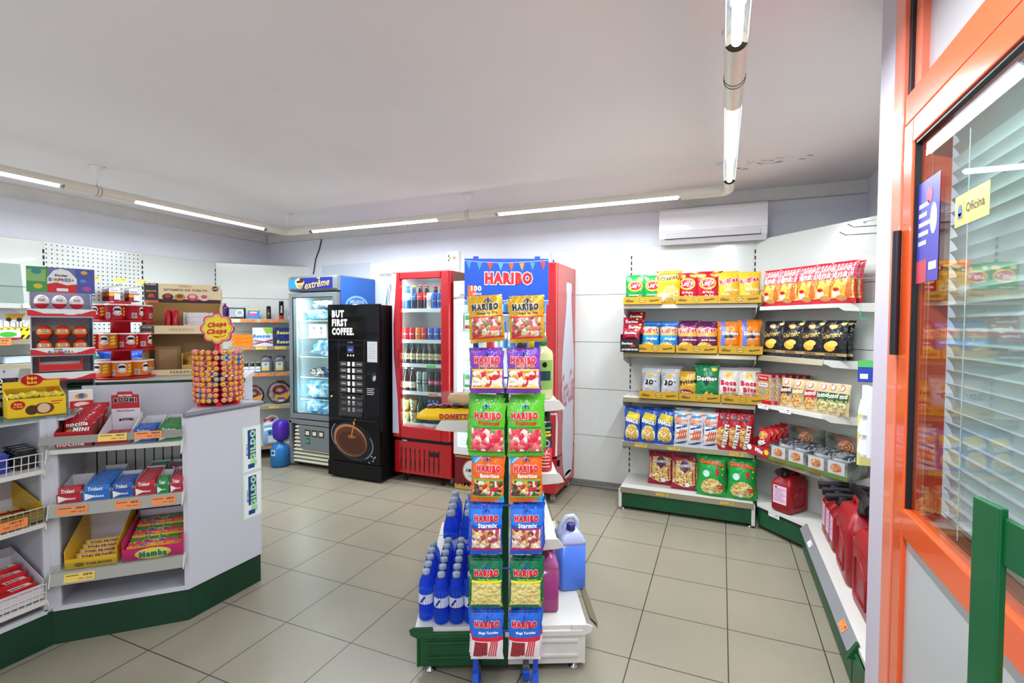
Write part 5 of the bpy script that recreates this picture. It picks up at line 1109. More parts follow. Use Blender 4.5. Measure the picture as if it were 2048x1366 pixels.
# --- jugs on the right deck
def jug(w, d, h, liq, capm, fill=.86, body=None):
    E_ = empty('fluid_container')
    def ring(x0, x1, dd, z, r):
        p = []
        for cx, cy, a0 in ((x1-r,dd-r,0),(x0+r,dd-r,90),(x0+r,-dd+r,180),(x1-r,-dd+r,270)):
            for i in range(5): a = R(a0+22.5*i); p.append((cx+r*math.cos(a), cy+r*math.sin(a), z))
        return p
    r = .018; q = [ring(-w/2+.008,w/2-.008,d/2-.008,0,r),ring(-w/2,w/2,d/2,.012,r),ring(-w/2,w/2,d/2,h*.66,r)]
    MB().loft(q, liq).build('liquid', E_)
    q2 = [ring(-w/2,w/2,d/2,h*.66,r),ring(-w/2,w/2,d/2,h*.70,r),ring(-w/2+.01,w/2-.012,d/2-.012,h*.77,r),ring(-w/2+.045,w/2-.03,d/2-.035,h*.84,.012),ring(-w/2+.06,w/2-.04,.018,h*.86,.010)]
    MB().loft(q2, body or M('#bcc8ec',.25, alpha=.85)).build('shoulder', E_)
    MB().tube([(w*.30,0,h*.80),(w*.30,0,h*.92),(w*.15,0,h*.99),(-w*.1,0,h*.985),(-w*.34,0,h*.86),(-w*.42,0,h*.74)], [.012,.013,.014,.013,.012,.012], body or M('#c6d0ee',.25, alpha=.9), 10).build('handle', E_)
    MB().lathe([(.021,0),(.022,.004),(.022,.028),(.018,.031)], capm, 16, (-w*.02,-d*.22,h*.84)).build('cap', E_)
    return E_
tag(jug(.13,.16,.345,M('#4f7fe6',.15,alpha=.95),M('#2c2a7a',.4)),'blue screenwash container with violet cap, on the gondola deck edge','container')
o = bpy.data.objects['fluid_container']; o.location = cw(.289,2.46,.201); o.rotation_euler = (0,0,GA+R(8))
p_ = jug(.12,.15,.30,M('#9c3a78',.15,alpha=.95),M('#7a1c4c',.4),body=M('#b05a90',.2)); tag(p_,'pink fluid container standing on the gondola deck beside the sweets','container'); p_.location = cw(.152,2.27,.201); p_.rotation_euler = (0,0,GA)
# --- goods on the upper shelves
LY = M('#cbd29a', .12, alpha=.9)
def squeeze(w, d, h, m, capm, labm, nm, lab):
    def el(a, b, z): return [(a*math.cos(2*PI*i/16), b*math.sin(2*PI*i/16), z) for i in range(16)]
    a, b = w/2, d/2
    o = MB().loft([el(a*.9,b*.9,0),el(a,b,.012),el(a,b,h*.7),el(a*.9,b*.9,h*.76),el(a*.45,b*.5,h*.83),el(a*.3,b*.35,h*.86)], m).build(nm)
    MB().lathe([(a*.42,0),(a*.42,h*.13),(a*.36,h*.14)], capm, 14, (0,0,h*.86)).build('cap', o)
    if labm:
        mb = MB(); c = Canvas(mb, lambda x, y, l: Vector((a*math.sin(x/a)*1.0, -(b+l)*math.cos(x/a), y)), .01)
        c.rect(-a*.9, h*.16, a*.9, h*.62, labm, 1).rect(-a*.5,h*.3,a*.6,h*.45,M('#1d3a44',.4),2).ell(a*.0,h*.55,.012,.012,BLACK,2,12); mb.build('label', o)
    return o
o = squeeze(.105,.075,.275,LY,M('#3f8f4c',.4),M('#7fae4e',.4),'cleaner_bottle',1); o.location = gw(.17,.07,1.181); o.rotation_euler = (0,0,GA+.25); tag(o,'pale yellow-green liquid bottle with green cap on the top gondola shelf','bottle')
o = squeeze(.12,.09,.26,M('#e8cf22',.25),M('#e8cf22',.3),None,'cleaner_bottle',1); o.location = gw(.145,.20,1.181); o.rotation_euler = (0,0,GA); tag(o,'solid yellow bottle behind the green-capped one on the gondola','bottle')
o = squeeze(.12,.09,.24,M('#e8cf22',.25),M('#2a2c30',.3),None,'cleaner_bottle',1); o.location = gw(.10,.36,1.181); o.rotation_euler = (0,0,GA); tag(o,'yellow bottle with dark cap farthest back on the top gondola shelf','bottle')
for i, y in enumerate((.50,.60)):
    o = squeeze(.06,.06,.21,M('#21489c',.25),M('#21489c',.3),None,'spray_bottle',1); o.location = gw(.085,y,1.181); tag(o,f'dark blue bottle at the back of the top gondola shelf, {("nearer","farther")[i]} one','bottle')
# puncture spray can
o = MB().lathe([(.030,0,RED),(.032,.004,RED),(.032,.10,RED),(.032,.10,BLACK),(.032,.20,BLACK),(.026,.215,CHROME),(.024,.218,BLACK),(.024,.262,BLACK),(.015,.268,BLACK)], BLACK, 18).build('tyre_spray')
mb = MB(); c = Canvas(mb, cyl(.0322,0), .008); c.rect(-.024,.155,.024,.165,Yl,1).rect(-.024,.17,.018,.178,Yl,1).ell(0,.125,.016,.016,M('#b9b9b9',.3),1,16).ell(0,.125,.010,.010,BLACK,2,14).rect(-.012,.188,.024,.196,M('#3fae86',.4),1)
for i in range(5): c.rect(-.02,.02+.014*i,.02-.006*(i%2),.026+.014*i,M('#e8b8a8',.4),1)
mb.build('label', o); MB().tube([(.0,0,.245),(.05,0,.245),(.052,0,.20),(.05,0,.06)], .005, M('#d8d8d8',.3), 8).build('hose', o)
o.location = gw(.185,.06,.866); o.rotation_euler = (0,0,GA+.1); tag(o,'black and red aerosol can with side hose on the middle gondola shelf','spray can')
o = MB().lathe([(.03,0),(.03,.24),(.026,.25),(.026,.285),(.022,.29)], M('#1e49b4',.3), 16).build('spray_can'); o.location = gw(.135,.14,.866); tag(o,'blue aerosol behind the black and red can on the gondola','spray can')
# doughnut packs on the left shelf
E_ = tag(empty('doughnut_pack', gw(-.205,.06,1.096), GA-.05), 'yellow doughnut pack reading DONETTES on the left gondola shelf','pack')
w = .30; mb = MB().loft([[(x,-.045*k,.0),(x,.045*k,.0),(x,.05*k,.02*k+.0),(x,.04*k,.048*k),(x,-.04*k,.048*k),(x,-.05*k,.02*k)] for x, k in ((-w/2-.02,.35),(-w/2,.7),(-w/2+.04,1),(w/2-.04,1),(w/2,.7),(w/2+.02,.35))], M('#f2c318',.28,bump=.2,bs=40)); mb.build('wrapper', E_)
mb = MB(); c = Canvas(mb, front(-.052)); c.text('DONETTES',.01,.018,.15,M('#b81828',.4),1,bold=6,h=.022); mb.build('lettering', E_)
for i in range(5): MB().tube([(-.10+.05*i+.018*math.cos(a*PI/5), 0+.024*math.sin(a*PI/5), .052) for a in range(10)], .010, M('#4a2414',.25), 8, closed=True).build('doughnut', E_)
tag(lumpy('cake_box', .14,.045,.10,M('#d8a868',.4),51,.15), 'clear box of pale cakes on top of the yellow doughnut pack','cake box').location = gw(-.17,.07,1.160)
b = bpy.data.objects['cake_box']; mb = MB().prism([(-.075,0),(.075,0),(.085,.05),(.06,.058),(-.06,.058),(-.085,.05)], -.055, .055, glassy('#f2f4f4',1.4,.05,1.6), ax='y'); mb.build('clear_lid', b)
tag(MB().box(-.17,-.045,0,.17,.045,.012,M('#d9cc96',.5)).box(-.17,-.045,0,-.165,.045,.03,CWHITE).build('carton_base', loc=gw(-.13,.2,1.096), rz=GA), 'flattened pale carton lying on the left gondola shelf behind the doughnuts','carton')

# ================================================================ sweets stand in front of it
DP = 1.90
SO = Vector((.771, -3.861, 0))+(FWD*DP+RGT*((1012-1024)/988.8*DP))
def sw(x, y, z): p = SO+RGT*x+FWD*y; return (p.x, p.y, z)
ST = tag(empty('sweets_stand', SO, SA), 'tall blue wire stand hung with rows of gummy sweet bags, blue header board on top','stand')
BL = M('#2250c0', .35, .1); PXM = DP/988.8
def zz(py, d=DP): return 1.503+(650-py)*d/988.8
for x in (-.118, .118):
    MB().box(x-.010, .0, .12, x+.010, .016, zz(513), BL).build('post', ST)
    MB().box(x-.012, -.16, .0, x+.012, .16, .02, BL).prism([(0,.02),(.012,.02),(.012,.14),(-.012,.14),(-.06,.02)], x-.011, x+.011, BL, ax='x').build('foot', ST)
for z in (.30,.55,.80,1.05,1.30,1.55): MB().tube([(-.118,.008,z),(.118,.008,z)], .004, BL, 6).build('cross_bar', ST)
for x in (-.125, .085): MB().tube([(x-.012,.165,.034),(x+.012,.165,.034)], .034, M('#2b2d30',.4), 18).tube([(x-.014,.165,.034),(x+.014,.165,.034)], .016, GREY, 12).box(x-.015,.12,.02,x+.015,.15,.05,BL).build('caster', ST)
# header board
zb0, zb1 = zz(600), zz(518); bw = 167*PXM/2
HB = MB(); HB.box(-bw, -.006, zb0-.018, bw, 0, zb1, M('#1d5ad0', .25)); hb = HB.build('header_board', ST)
mb = MB(); c = Canvas(mb, front(-.0062)); SKY = M('#3d86e6',.3)
c.rect(-bw,zb0-.018,bw,zb0-.003,M('#5f8fdd',.3),1).rect(-bw,zb0-.003,bw,zb0,Wt,2)
fl = ['#3fa0d8','#3fa0d8','#e8502c','#4fb6d8','#ee6a2c','#f0a52c','#3fa0b8','#e8483c']
for i, q in enumerate(fl):
    x = -bw+.016+i*.0405; z = zb1-.012-.006*math.sin(PI*i/7); c.poly([(x-.010,z),(x+.010,z),(x+.001,z-.030)], M(q,.35), 2)
c.line([(-bw,zb1-.008),(-bw*.5,zb1-.014),(0,zb1-.016),(bw*.5,zb1-.012),(bw,zb1-.006)], .0015, Wt, 3)
c.text('HARIBO', .008, (zb0+zb1)/2+.004, .180, M('#e02028',.3), 3, h=.046, bold=6, out=Wt, ow=.07)
c.rect(-bw+.012,zb0+.004,-bw+.044,zb0+.055,M('#e8683c',.35),2).text('100',-bw+.045,zb0+.044,.040,Wt,4,bold=4).text('AÑOS',-bw+.048,zb0+.024,.034,Wt,4,bold=3).rect(-bw+.03,zb0+.01,-bw+.062,zb0+.015,Wt,4)
c.text('felices, ven',-.02,zb0-.011,.05,Wt,3,bold=1)
mb.build('header_print', ST)
# the bags: (top px, bottom px, widths) rows
def hang(name, w, h, d, base, dec, seed): return K(name, w, h, d, base, dec, seed=seed, nu=8, nv=12)
HR = M('#d8182c',.3)
def hb_logo(sub, subm, y=.80, col=HR, out=Wt, yy=.66, sh=0): return [('t','HARIBO',0,y,.78,col,dict(out=out,bold=8,h=.19,L=4,ow=.045)),('t',sub,.04,yy,.62,subm,dict(bold=4,shear=sh,L=4))]
LG = food(['#d8c8b0','#c8a078','#e9dcc8','#b07858','#f0e6d2'],70)
SWT = {
 1: (hang('sweets_bag',.145,.170,.035,M('#cf9f2c',.22,.35,.3,38),[('p',[(-.44,.12),(.42,.12),(.44,.56),(-.42,.58)],food(['#a83040','#d87058','#c8b070','#7a8a50','#b8586c','#e0c8c0'],75),1.5),('r',-.48,.56,.48,.59,HR,2),('r',-.48,.09,.48,.12,HR,2)]+hb_logo('Ositos de Oro',Bk,.80,Bk,Wt,.66),40), 'gold bag of gummy sweets'),
 2: (hang('sweets_bag',.142,.168,.035,foil('#7a3ca8'),[('p',[(-.46,.16),(.46,.16),(.46,.52),(-.46,.56)],food(['#f0ece4','#d83040','#f2e2b0','#e89838','#68a848','#f4f0ec'],62),1.5),('r',-.48,.53,.48,.57,Yl,2),('r',-.48,.12,.48,.16,Yl,2)]+hb_logo('Jelly Mix',M('#f08a2c',.3),.78,HR,Wt,.64),41), 'purple bag of mixed sweets'),
 3: (hang('sweets_bag',.142,.20,.035,foil('#5cb82c'),[('p',[(-.46,.10),(.46,.10),(.46,.50),(-.46,.54)],food(['#e04858','#d83048','#f08078','#f4d8d0','#58a848','#e05060'],62),1.5),('r',-.48,.53,.48,.55,M('#2c8a3c',.3),2),('r',-.48,.07,.48,.10,M('#2c8a3c',.3),2)]+hb_logo('Fresones',HR,.76,HR,Wt,.63,.3),42), 'green bag of strawberry sweets'),
 4: (hang('sweets_bag',.140,.188,.035,foil('#e8681c'),[('p',[(-.46,.14),(.46,.14),(.46,.46),(-.46,.46)],food(['#5a2838','#c8383c','#3c6a30','#d8a02c','#8a3048','#e8d8c8'],72),1.5),('r',-.48,.46,.48,.50,M('#6ab83c',.3),2),('r',-.48,.11,.48,.14,M('#6ab83c',.3),2),('p',[(-.5,.99),(-.1,.99),(-.5,.78)],M('#2f9ad8',.3),2),('t','NUEVO',-.34,.90,.26,Wt,dict(rot=R(38),L=4)),('p',[(.5,.0),(.5,.14),(.15,.0)],M('#2f9ad8',.3),2)]+hb_logo('favoritos',Wt,.72,HR,Wt,.57),43), 'orange bag of assorted gummy sweets'),
 5: (hang('sweets_bag',.142,.205,.035,foil('#2058c8'),[('r',-.5,.60,.5,.92,M('#2f7ae0',.3),.8),('p',[(-.46,.14),(.46,.14),(.46,.52),(-.46,.52)],food(['#d8b8a8','#b04858','#f0e8dc','#c88858','#8a3c3c','#e8d098'],64),1.5),('r',-.48,.51,.48,.53,HR,2),('r',-.48,.10,.48,.13,HR,2)]+hb_logo('Starmix',Wt,.74,HR,Wt,.60),44), 'blue bag of mixed gummy sweets'),
 6: (hang('sweets_bag',.142,.188,.035,foil('#14704a'),[('p',[(-.46,.08),(.46,.08),(.46,.54),(-.46,.56)],M('#ecd988',.3,bump=1.0,bs=60),1.5),('r',-.48,.55,.48,.60,M('#e8e02c',.3),2),('r',-.48,.04,.48,.09,M('#e8e02c',.3),2)]+hb_logo('Sweet Bananas',M('#9fd03c',.3),.76,HR,Wt,.63),45), 'dark green bag of banana sweets'),
 7: (hang('sweets_bag',.130,.172,.03,foil('#2868d0'),[('r',-.5,.0,.5,.42,M('#e8dce0',.3),.9),('p',[(-.44,.08),(.0,.06),(.02,.40),(-.40,.40)],M('#9c2c38',.3,bump=.4,bs=30),1.5),*[('p',[(.02+.07*i,.08),(.06+.07*i,.08),(.20+.06*i,.52),(.15+.06*i,.52)],M('#c83040',.3),1.6) for i in range(4)],('r',-.5,.42,.5,.50,HR,1)]+[('r',-.40+.08*i,.08,-.385+.08*i,.40,M('#6e1c28',.3),2) for i in range(5)]+hb_logo('Mega Torcidas',Wt,.78,HR,Wt,.60),46), 'blue-white bag of twisted sweets')}
ROWS = {1:(598,686,2),2:(703,789,2),3:(808,916,4),4:(914,1009,2),5:(1016,1117,4),6:(1132,1226,3),7:(1240,1334,3)}
OFFX = {1:(-35,41,-3,0),2:(-37,34,0,0),3:(-38,38,0,0),4:(-36,40,0,0),5:(-38,41,0,0),6:(-38,40,0,0),7:(-36,38,0,0)}
hookm = M('#1d4fb8',.3)
for r_, (t, b, n) in ROWS.items():
    kk, ds = SWT[r_]
    for ci, cx in enumerate(OFFX[r_][:2]):
        x = cx*PXM*.985
        for q in range(n):
            yb = -.075+.020*q; d = DP+yb
            zt = zz(t, d)+.011*q; zbm = zz(b, d); hgt = {1:.170,2:.168,3:.20,4:.188,5:.205,6:.188,7:.172}[r_]
            sc_ = (zz(t,DP-.075)-zz(b,DP-.075))/hgt
            rl = R({1:(-5,-3),4:(2,0),3:(2,-1)}.get(r_, (0,0))[ci])+rnd.uniform(-.03,.03)*(q > 0)
            lab = f'{ds}, {("front","second","third","fourth")[q]} in {("left","right")[ci]} column of the blue stand'
            kk.put(sw(x+(.005*q if q else 0)*(-1 if ci == 0 else 1), yb, zt-hgt*sc_+.004), SA+rnd.uniform(-.05,.05)*(q > 0), lab, 'sweets bag', None, tilt=R(-3), roll=rl, sc=(sc_*.93,sc_,sc_))
        zh = zz(t+5, DP-.07)
        MB().tube([(x,.012,zh+.004),(x,-.095,zh),(x,-.10,zh+.012)], .003, hookm, 6).tube([(x-.013,-.098,zh-.004),(x-.009,-.10,zh+.005),(x,-.10,zh+.009),(x+.009,-.10,zh+.005),(x+.013,-.098,zh-.004)], .0022, hookm, 6).build('hook', ST)
# ================================================================ sales counter
K1, K2, K3, K4 = (-2.082,-3.30), (-2.077,-2.614), (-1.688,-2.234), (-1.688,-1.805)
LAM = M('#c9c9d0', .4); LAMI = M('#c2c2ca', .45); CG = noisy('#023a20', '#022f19', 5, .45)
FA = math.atan2(K3[1]-K2[1], K3[0]-K2[0]); FL = math.hypot(K3[0]-K2[0], K3[1]-K2[1]); FM = Matrix.Translation((K2[0],K2[1],0)) @ Matrix.Rotation(FA, 4, 'Z')
CT = tag(empty('sales_counter', (K2[0],K2[1],0)), 'grey faceted sales counter with green plinth and open product bays', 'counter')
def loc(p): return (p[0]-K2[0], p[1]-K2[1])
def offs(pts, d):      # shift polyline inward (to the left of travel)
    out = []
    for i, p in enumerate(pts):
        a = pts[max(i-1,0)]; b = pts[min(i+1,len(pts)-1)]; d1 = Vector((p[0]-a[0],p[1]-a[1])); d2 = Vector((b[0]-p[0],b[1]-p[1]))
        d1 = d1.normalized() if d1.length else d2.normalized(); d2 = d2.normalized() if d2.length else d1
        n = Vector((-(d1.y+d2.y), d1.x+d2.x)).normalized(); k = d/max(.3, n.dot(Vector((-d1.y,d1.x)))); out.append((p[0]+n.x*k, p[1]+n.y*k))
    return out
KP = [K1,K2,K3,K4]; IN = offs(KP, .012); BK_ = offs(KP, .45)
mb = MB()
for i in range(3):
    q = [loc(IN[i]), loc(IN[i+1]), loc(offs(KP,.035)[i+1]), loc(offs(KP,.035)[i])]; mb.prism(q, 0, .163, CG)
mb.build('plinth', CT)
mb = MB()
for i in range(3): mb.prism([loc(IN[i]),loc(IN[i+1]),loc(BK_[i+1]),loc(BK_[i])], .1635, .178, LAM)
mb.build('floor_board', CT)
# right panel and its top
MB().prism([loc(K3),loc(K4),(loc(K4)[0]-.45,loc(K4)[1]),(loc(K4)[0]-.45,loc(K4)[1]-.02),(loc(K4)[0]-.02,loc(K4)[1]-.02),(loc(K3)[0]-.02,loc(K3)[1])], .163, 1.045, LAM).build('side_panel', CT, bevel=.002)
x3, y3 = loc(K3); x4, y4 = loc(K4)
T = MB().prism([(x3+.004,y3-.012),(x4+.004,y4+.012),(x4-.47,y4+.012),(x4-.47,y3+.30),(x3-.19,y3+.20),(x3-.17,y3+.16)], 1.045, 1.058, M('#b9bac2', .3))
T.tube([(x3+.002,y3-.012,1.048),(x4+.002,y4+.012,1.048)], .013, M('#7b7d84', .3), 10).tube([(x4+.002,y4+.012,1.048),(x4-.45,y4+.012,1.048)], .013, M('#7b7d84', .3), 10)
T.build('counter_top', CT)
mb = MB().prism([loc(K2),(loc(K2)[0]-.02,loc(K2)[1]-.0),(loc(K2)[0]-.02,loc(K2)[1]+.03),(loc(K2)[0]+.02,loc(K2)[1]+.028)], .178, 1.075, LAM); mb.build('corner_post', CT, bevel=.003)
# frames around the openings (local frame of the facet)
def fpart(mb, name, **k):
    o = mb.build(name, CT, **k); o.rotation_euler = (0,0,FA); return o
fpart(MB().box(0,-.0,.163,.032,.018,1.07,LAM).box(FL-.02,0,.163,FL,.018,1.05,LAM).box(.032,0,.163,FL-.02,.018,.185,LAM), 'front_frame')
fpart(MB().box(.0,.018,.178,.014,.45,1.06,LAMI), 'side_panel'); fpart(MB().box(FL-.014,.018,.178,FL-.002,.30,1.04,LAMI), 'side_panel')
mb = MB(); mb.box(.01,.33,.178,FL-.005,.338,1.18,LAMI)
for i in range(13): mb.box(.03+.042*i,.322,.45,.066+.042*i,.329,.97,M('#bcbbb6',.45)); mb.box(.066+.042*i,.325,.45,.072+.042*i,.33,.97,BLACK)
fpart(mb, 'slatted_back')
# left bay (faces +X)
mb = MB().box(-.032,-.686,.163,.0,-.64,1.07,LAM).box(-.45,-.686,.178,-.44,.0,1.07,LAMI).box(-.42,-.686,.185,-.01,-.67,1.06,LAMI).box(-.43,-.02,.178,-.006,-.006,1.06,LAMI).box(-.018,-.64,.163,0,-.02,.185,LAM); mb.box(-.018,-.03,.178,.0,.0,1.07,LAM); mb.build('left_bay', CT)
# glass top over the left part
GT = plastic_clear('#6f9a8c', .55, .05)
mb = MB().prism([loc((-2.07,-3.30)),loc((-2.067,-2.62)),loc((-2.02,-2.572)),loc((-2.36,-2.205)),loc((-2.55,-2.30)),loc((-2.55,-3.30))], 1.072, 1.080, GT)
mb.build('glass_top', CT)['label'] = 'green-edged glass counter top'
MB().prism([loc((-2.09,-3.30)),loc((-2.09,-2.62)),loc((-2.04,-2.57)),loc((-2.36,-2.225)),loc((-2.55,-2.30)),loc((-2.55,-3.30))], 1.055, 1.070, LAM).build('under_top', CT)
# raised rear counter with dark green edge
mb = MB().box(-.10,.50,1.150,.74,1.0,1.178,M('#c9cac6',.35)); mb.tube([(-.11,.50,1.166),(.745,.50,1.166)], .0145, M('#053a20',.35), 10).tube([(-.10,.50,1.166),(-.10,1.0,1.166)], .0145, M('#053a20',.35), 10)
fpart(mb, 'rear_counter_top')
mb = MB().box(-.06,.515,.0,.73,.53,1.15,M('#d5d6dc',.4)).box(-.06,.515,.955,.73,.5135,.958,GREY); fpart(mb, 'rear_counter_front')
fpart(MB().box(-.06,.53,0,.0,.98,1.15,LAMI).box(.68,.53,0,.73,.98,1.15,LAMI), 'rear_counter_side')
mb = MB().box(.69,.46,1.0,.715,.50,1.13,CWHITE).box(.695,.4585,1.03,.71,.46,1.045,BLACK).box(.695,.4585,1.085,.71,.46,1.10,BLACK); fpart(mb, 'bracket_strip')
# stickers on the right panel: rotated lettering
mb = MB(); cx = .0008
c = Canvas(mb, flat((x3+.0008, 0, 0), (0,1,0), (0,0,1)))
ya, yb = -1.925-K2[1], -1.803-K2[1]
GLW = M('#cfe8cf',.4); GB = M('#1f3f86',.35); GGN = M('#a8dc9c',.35)
for z0, z1 in ((.665,.925),(.40,.660)):
    c.rect(ya, z0, yb, z1, GLW, .5).rect(ya+.012, z0+.008, yb-.006, z1-.006, M('#eceef0',.35), 1)
    c.rect(ya+.035, z0+.075, yb-.035, z1-.02, GB, 1.5)
    c.text('IGILDO', (ya+yb)/2+.006, (z0+z1)/2+.012, .19, GGN, 2, h=.036, bold=6, rot=PI/2)
    c.text('grupo', ya+.030, (z0+z1)/2+.0, .07, GB, 2, h=.011, bold=2, rot=PI/2)
    c.rect(ya+.035, z0+.02, yb-.045, z0+.045, GB, 2).rect(ya+.05, z0+.03, yb-.03, z0+.066, GGN, 1.8)
mb.build('sticker', CT)
# product trays on the 45-degree facet
def ftray(z, zf, dep=.30, clear=.0, tags=(), y0=-.03, th=.02, rail=True):
    mb = MB(); sl = .10
    mb.prism([(y0,z),(y0+dep,z+dep*sl),(y0+dep,z+dep*sl-th),(y0,z-th)], .012, FL-.012, SHELFW, ax='x')
    mb.prism([(y0-.03,z-.055),(y0+.01,z-.02),(y0+.02,z+.01),(y0-.012,z+.006)], .008, .012, M('#d9d4c2',.4), ax='x').prism([(y0-.03,z-.055),(y0+.01,z-.02),(y0+.02,z+.01),(y0-.012,z+.006)], FL-.014, FL-.01, M('#d9d4c2',.4), ax='x')
    fpart(mb, 'product_shelf')
    if rail: mb = MB(); mb.add([(.012,y0-.025,z-.048),(FL-.014,y0-.025,z-.048),(FL-.014,y0-.012,z+.004),(.012,y0-.012,z+.004)], [(0,1,2,3)], M('#9a968c',.25,.35))
    if rail: fpart(mb, 'price_rail')
    for x, m, w in tags:
        mb = MB(); c = Canvas(mb, flat((x, y0-.0195, z-.022), (1,0,0), (0,.25,1)), lift=.001); c.rect(-w/2,-.019,w/2,.019,m,1).text('PVP: 1,20 €',w*.2,-.008,w*.45,INK,2,bold=0).bars(w*.12,.004,w*.42,.013,INK,10,2).rect(-w*.44,.008,-w*.02,.011,INK,2); fpart(mb, 'price_label')
    if clear:
        mb = MB(); mb.add([(.012,y0-.010,z-.005),(FL-.014,y0-.010,z-.005),(FL-.014,y0-.016,z+clear),(.012,y0-.016,z+clear)], [(0,1,2,3)], glassy('#e6ebe6',1.4,.05,1.2)); fpart(mb, 'clear_lip')
ftray(.925, 0, tags=(), rail=False)
ftray(.668, 0, tags=((.10,TAGO,.115),(.31,TAGO,.10),(.455,TAGO,.10)))
ftray(.352, 0, clear=.045, tags=((.12,TAGY,.115),))
# raised clear rail of the top tray
mb = MB(); mb.add([(-.012,-.062,.956),(FL-.005,-.062,.956),(FL-.005,-.050,.990),(-.012,-.050,.990)], [(0,1,2,3)], M('#908d84',.2,.4)); mb.add([(-.012,-.062,.956),(FL-.005,-.062,.956),(FL-.005,-.048,.958),(-.012,-.048,.958)], [(3,2,1,0)], M('#908d84',.2,.4)); fpart(mb, 'price_rail')
for x, m, w in ((.26,TAGY,.11),(.40,TAGO,.11)):
    mb = MB(); c = Canvas(mb, flat((x,-.0575,.973),(1,0,0),(0,.35,1)), lift=.001); c.rect(-w/2,-.017,w/2,.017,m,1).text('PVP: 1,30 €',w*.2,-.007,w*.45,INK,2,bold=0).bars(w*.12,.004,w*.42,.012,INK,10,2).rect(-w*.44,.007,-w*.02,.010,INK,2); fpart(mb, 'price_label')
# left bay baskets (run along Y, face +X)
def lbasket(z, tg=None, wires=True):
    mb = MB().prism([(.03,z-.02),(.03,z),(-.30,z+.05),(-.30,z+.03)], -.62, -.035, SHELFW, ax='y')
    mb.prism([(.0,z+.0),(.035,z-.0),(.042,z-.03),(.03,z-.045),(.02,z-.02),(-.0,z-.02)], -.036, -.032, M('#d9d4c2',.4), ax='y'); mb.build('product_shelf', CT)
    if wires:
        mb = MB()
        for i in range(24): mb.tube([(.028,-.60+.0245*i,z),(.036,-.60+.0245*i,z+.075)], .0018, M('#e2ddd0',.4), 5)
        mb.tube([(.036,-.61,z+.075),(.036,-.036,z+.075),(-.10,-.036,z+.085)], .003, M('#e2ddd0',.4), 6).tube([(.032,-.61,z+.038),(.032,-.036,z+.038)], .002, M('#e2ddd0',.4), 6); mb.build('wire_guard', CT)
    if tg:
        mb = MB(); mb.add([(.045,-.62,z+.012),(.045,-.03,z+.012),(.040,-.03,z+.072),(.040,-.62,z+.072)], [(0,1,2,3)], glassy('#c9cdc6',1.4,.1,1.3)); mb.build('clear_lip', CT)
        mb = MB(); c = Canvas(mb, flat((.0465,-.17,z+.034),(0,1,0),(-.05,0,1))); c.rect(-.07,-.02,.07,.02,tg,1).text('PVP: 1,20 €',.02,-.006,.06,INK,2,bold=0).bars(.01,.006,.06,.014,INK,8,2); mb.build('price_label', CT)
lbasket(.845); lbasket(.60, TAGO); lbasket(.245)

# ================================================================ goods in the trays.  facet frame helper
def ff(x, y, z): p = FM @ Vector((x, y, z)); return (p.x, p.y, z)
def obox(w, d, h, m, hb=None, pf=None, sm=None, inner=None, name='display_box', hf=None):
    o = tray(w, d, hf or h, hb or h, m, pf, name, inner or M('#cfcad2',.5), hs=h, sm=sm); return o
def puts(o, x, y, z, lab, cat, grp=None, rz=0, tilt=R(-5.7)*-1): o.location = ff(x, y, z); o.rotation_euler = (R(5.7) if tilt else 0, 0, FA+rz); return tag(o, lab, cat, grp)
# top tray: biscuits, protein bars, gums
o = obox(.135,.24,.075,M('#b81c26',.4),.13,lambda c: c.text('nocilla',-.01,.02,.10,Wt,1,bold=4), sm=M('#6b241c',.45)); puts(o,.10,-.02,.930,'red and brown carton of small biscuit bags on the top counter tray','carton',rz=.05)
SB['mini'] = K('biscuit_bag', .122,.095,.03, foil('#b01c28'), [('t','nocilla',-.05,.72,.7,Wt,dict(bold=3,rot=R(4))),('t','MINI',.12,.42,.5,Wt,dict(bold=5)),('e',-.25,.3,.14,.12,NUT,2),('e',.3,.2,.14,.1,M('#5a2c18',.4),2),('r',-.3,.55,.1,.6,M('#3c9a50',.4),3)], seed=51)
for i in range(8): SB['mini'].put(ff(.10+rnd.uniform(-.006,.006), +.02+.024*i, .962+.008*i), FA+rnd.uniform(-.12,.12), f'small red biscuit bag, {ORD[i]} from the front in the red carton', 'biscuit bag', 'small red biscuit bags', tilt=R(-28))
mb = MB(); t = .003; wcol = M('#d9d6dc',.5)
mb.box(-.065,0,0,.065,.22,t,wcol).prism([(0,0),(.22,0),(.22,.10),(0,.03)],-.065,-.062,wcol,ax='x').prism([(0,0),(.22,0),(.22,.10),(0,.03)],.062,.065,wcol,ax='x').box(-.065,0,0,.065,t,.028,M('#b81c26',.45))
mb.box(-.06,.20,0,.06,.205,.19,wcol); c = Canvas(mb, front(.1995)); c.poly([(-.06,.125),(.06,.125),(.058,.195),(.035,.197),(.03,.212),(-.03,.212),(-.035,.197),(-.058,.195)],M('#b5202a',.45),1).text('PROTEIN',0,.192,.055,Wt,2,bold=4).text('BOOM!',0,.166,.095,Bk,2,bold=7,h=.024,out=Wt,arc=.05).rect(-.06,.075,.06,.125,wcol,1).text('NutriSport',0,.112,.075,M('#b5202a',.45),2,bold=2).text('BOOM!',0,.065,.06,Bk,2,bold=5,arc=.06)
puts(mb.build('display_box'),.245,-.015,.930,'white and red protein bar carton with raised BOOM card','carton')
for i in range(2): puts(MB().rbox(-.03,0,0,.03,.14,.018,.006,M('#b5202a',.3,bump=.2)).build('bar'),.215+.045*i,.02,.937,f'red wrapped bar lying in the protein carton, {("left","right")[i]} one','bar')
gum = lambda c, txt='Trident': MB()
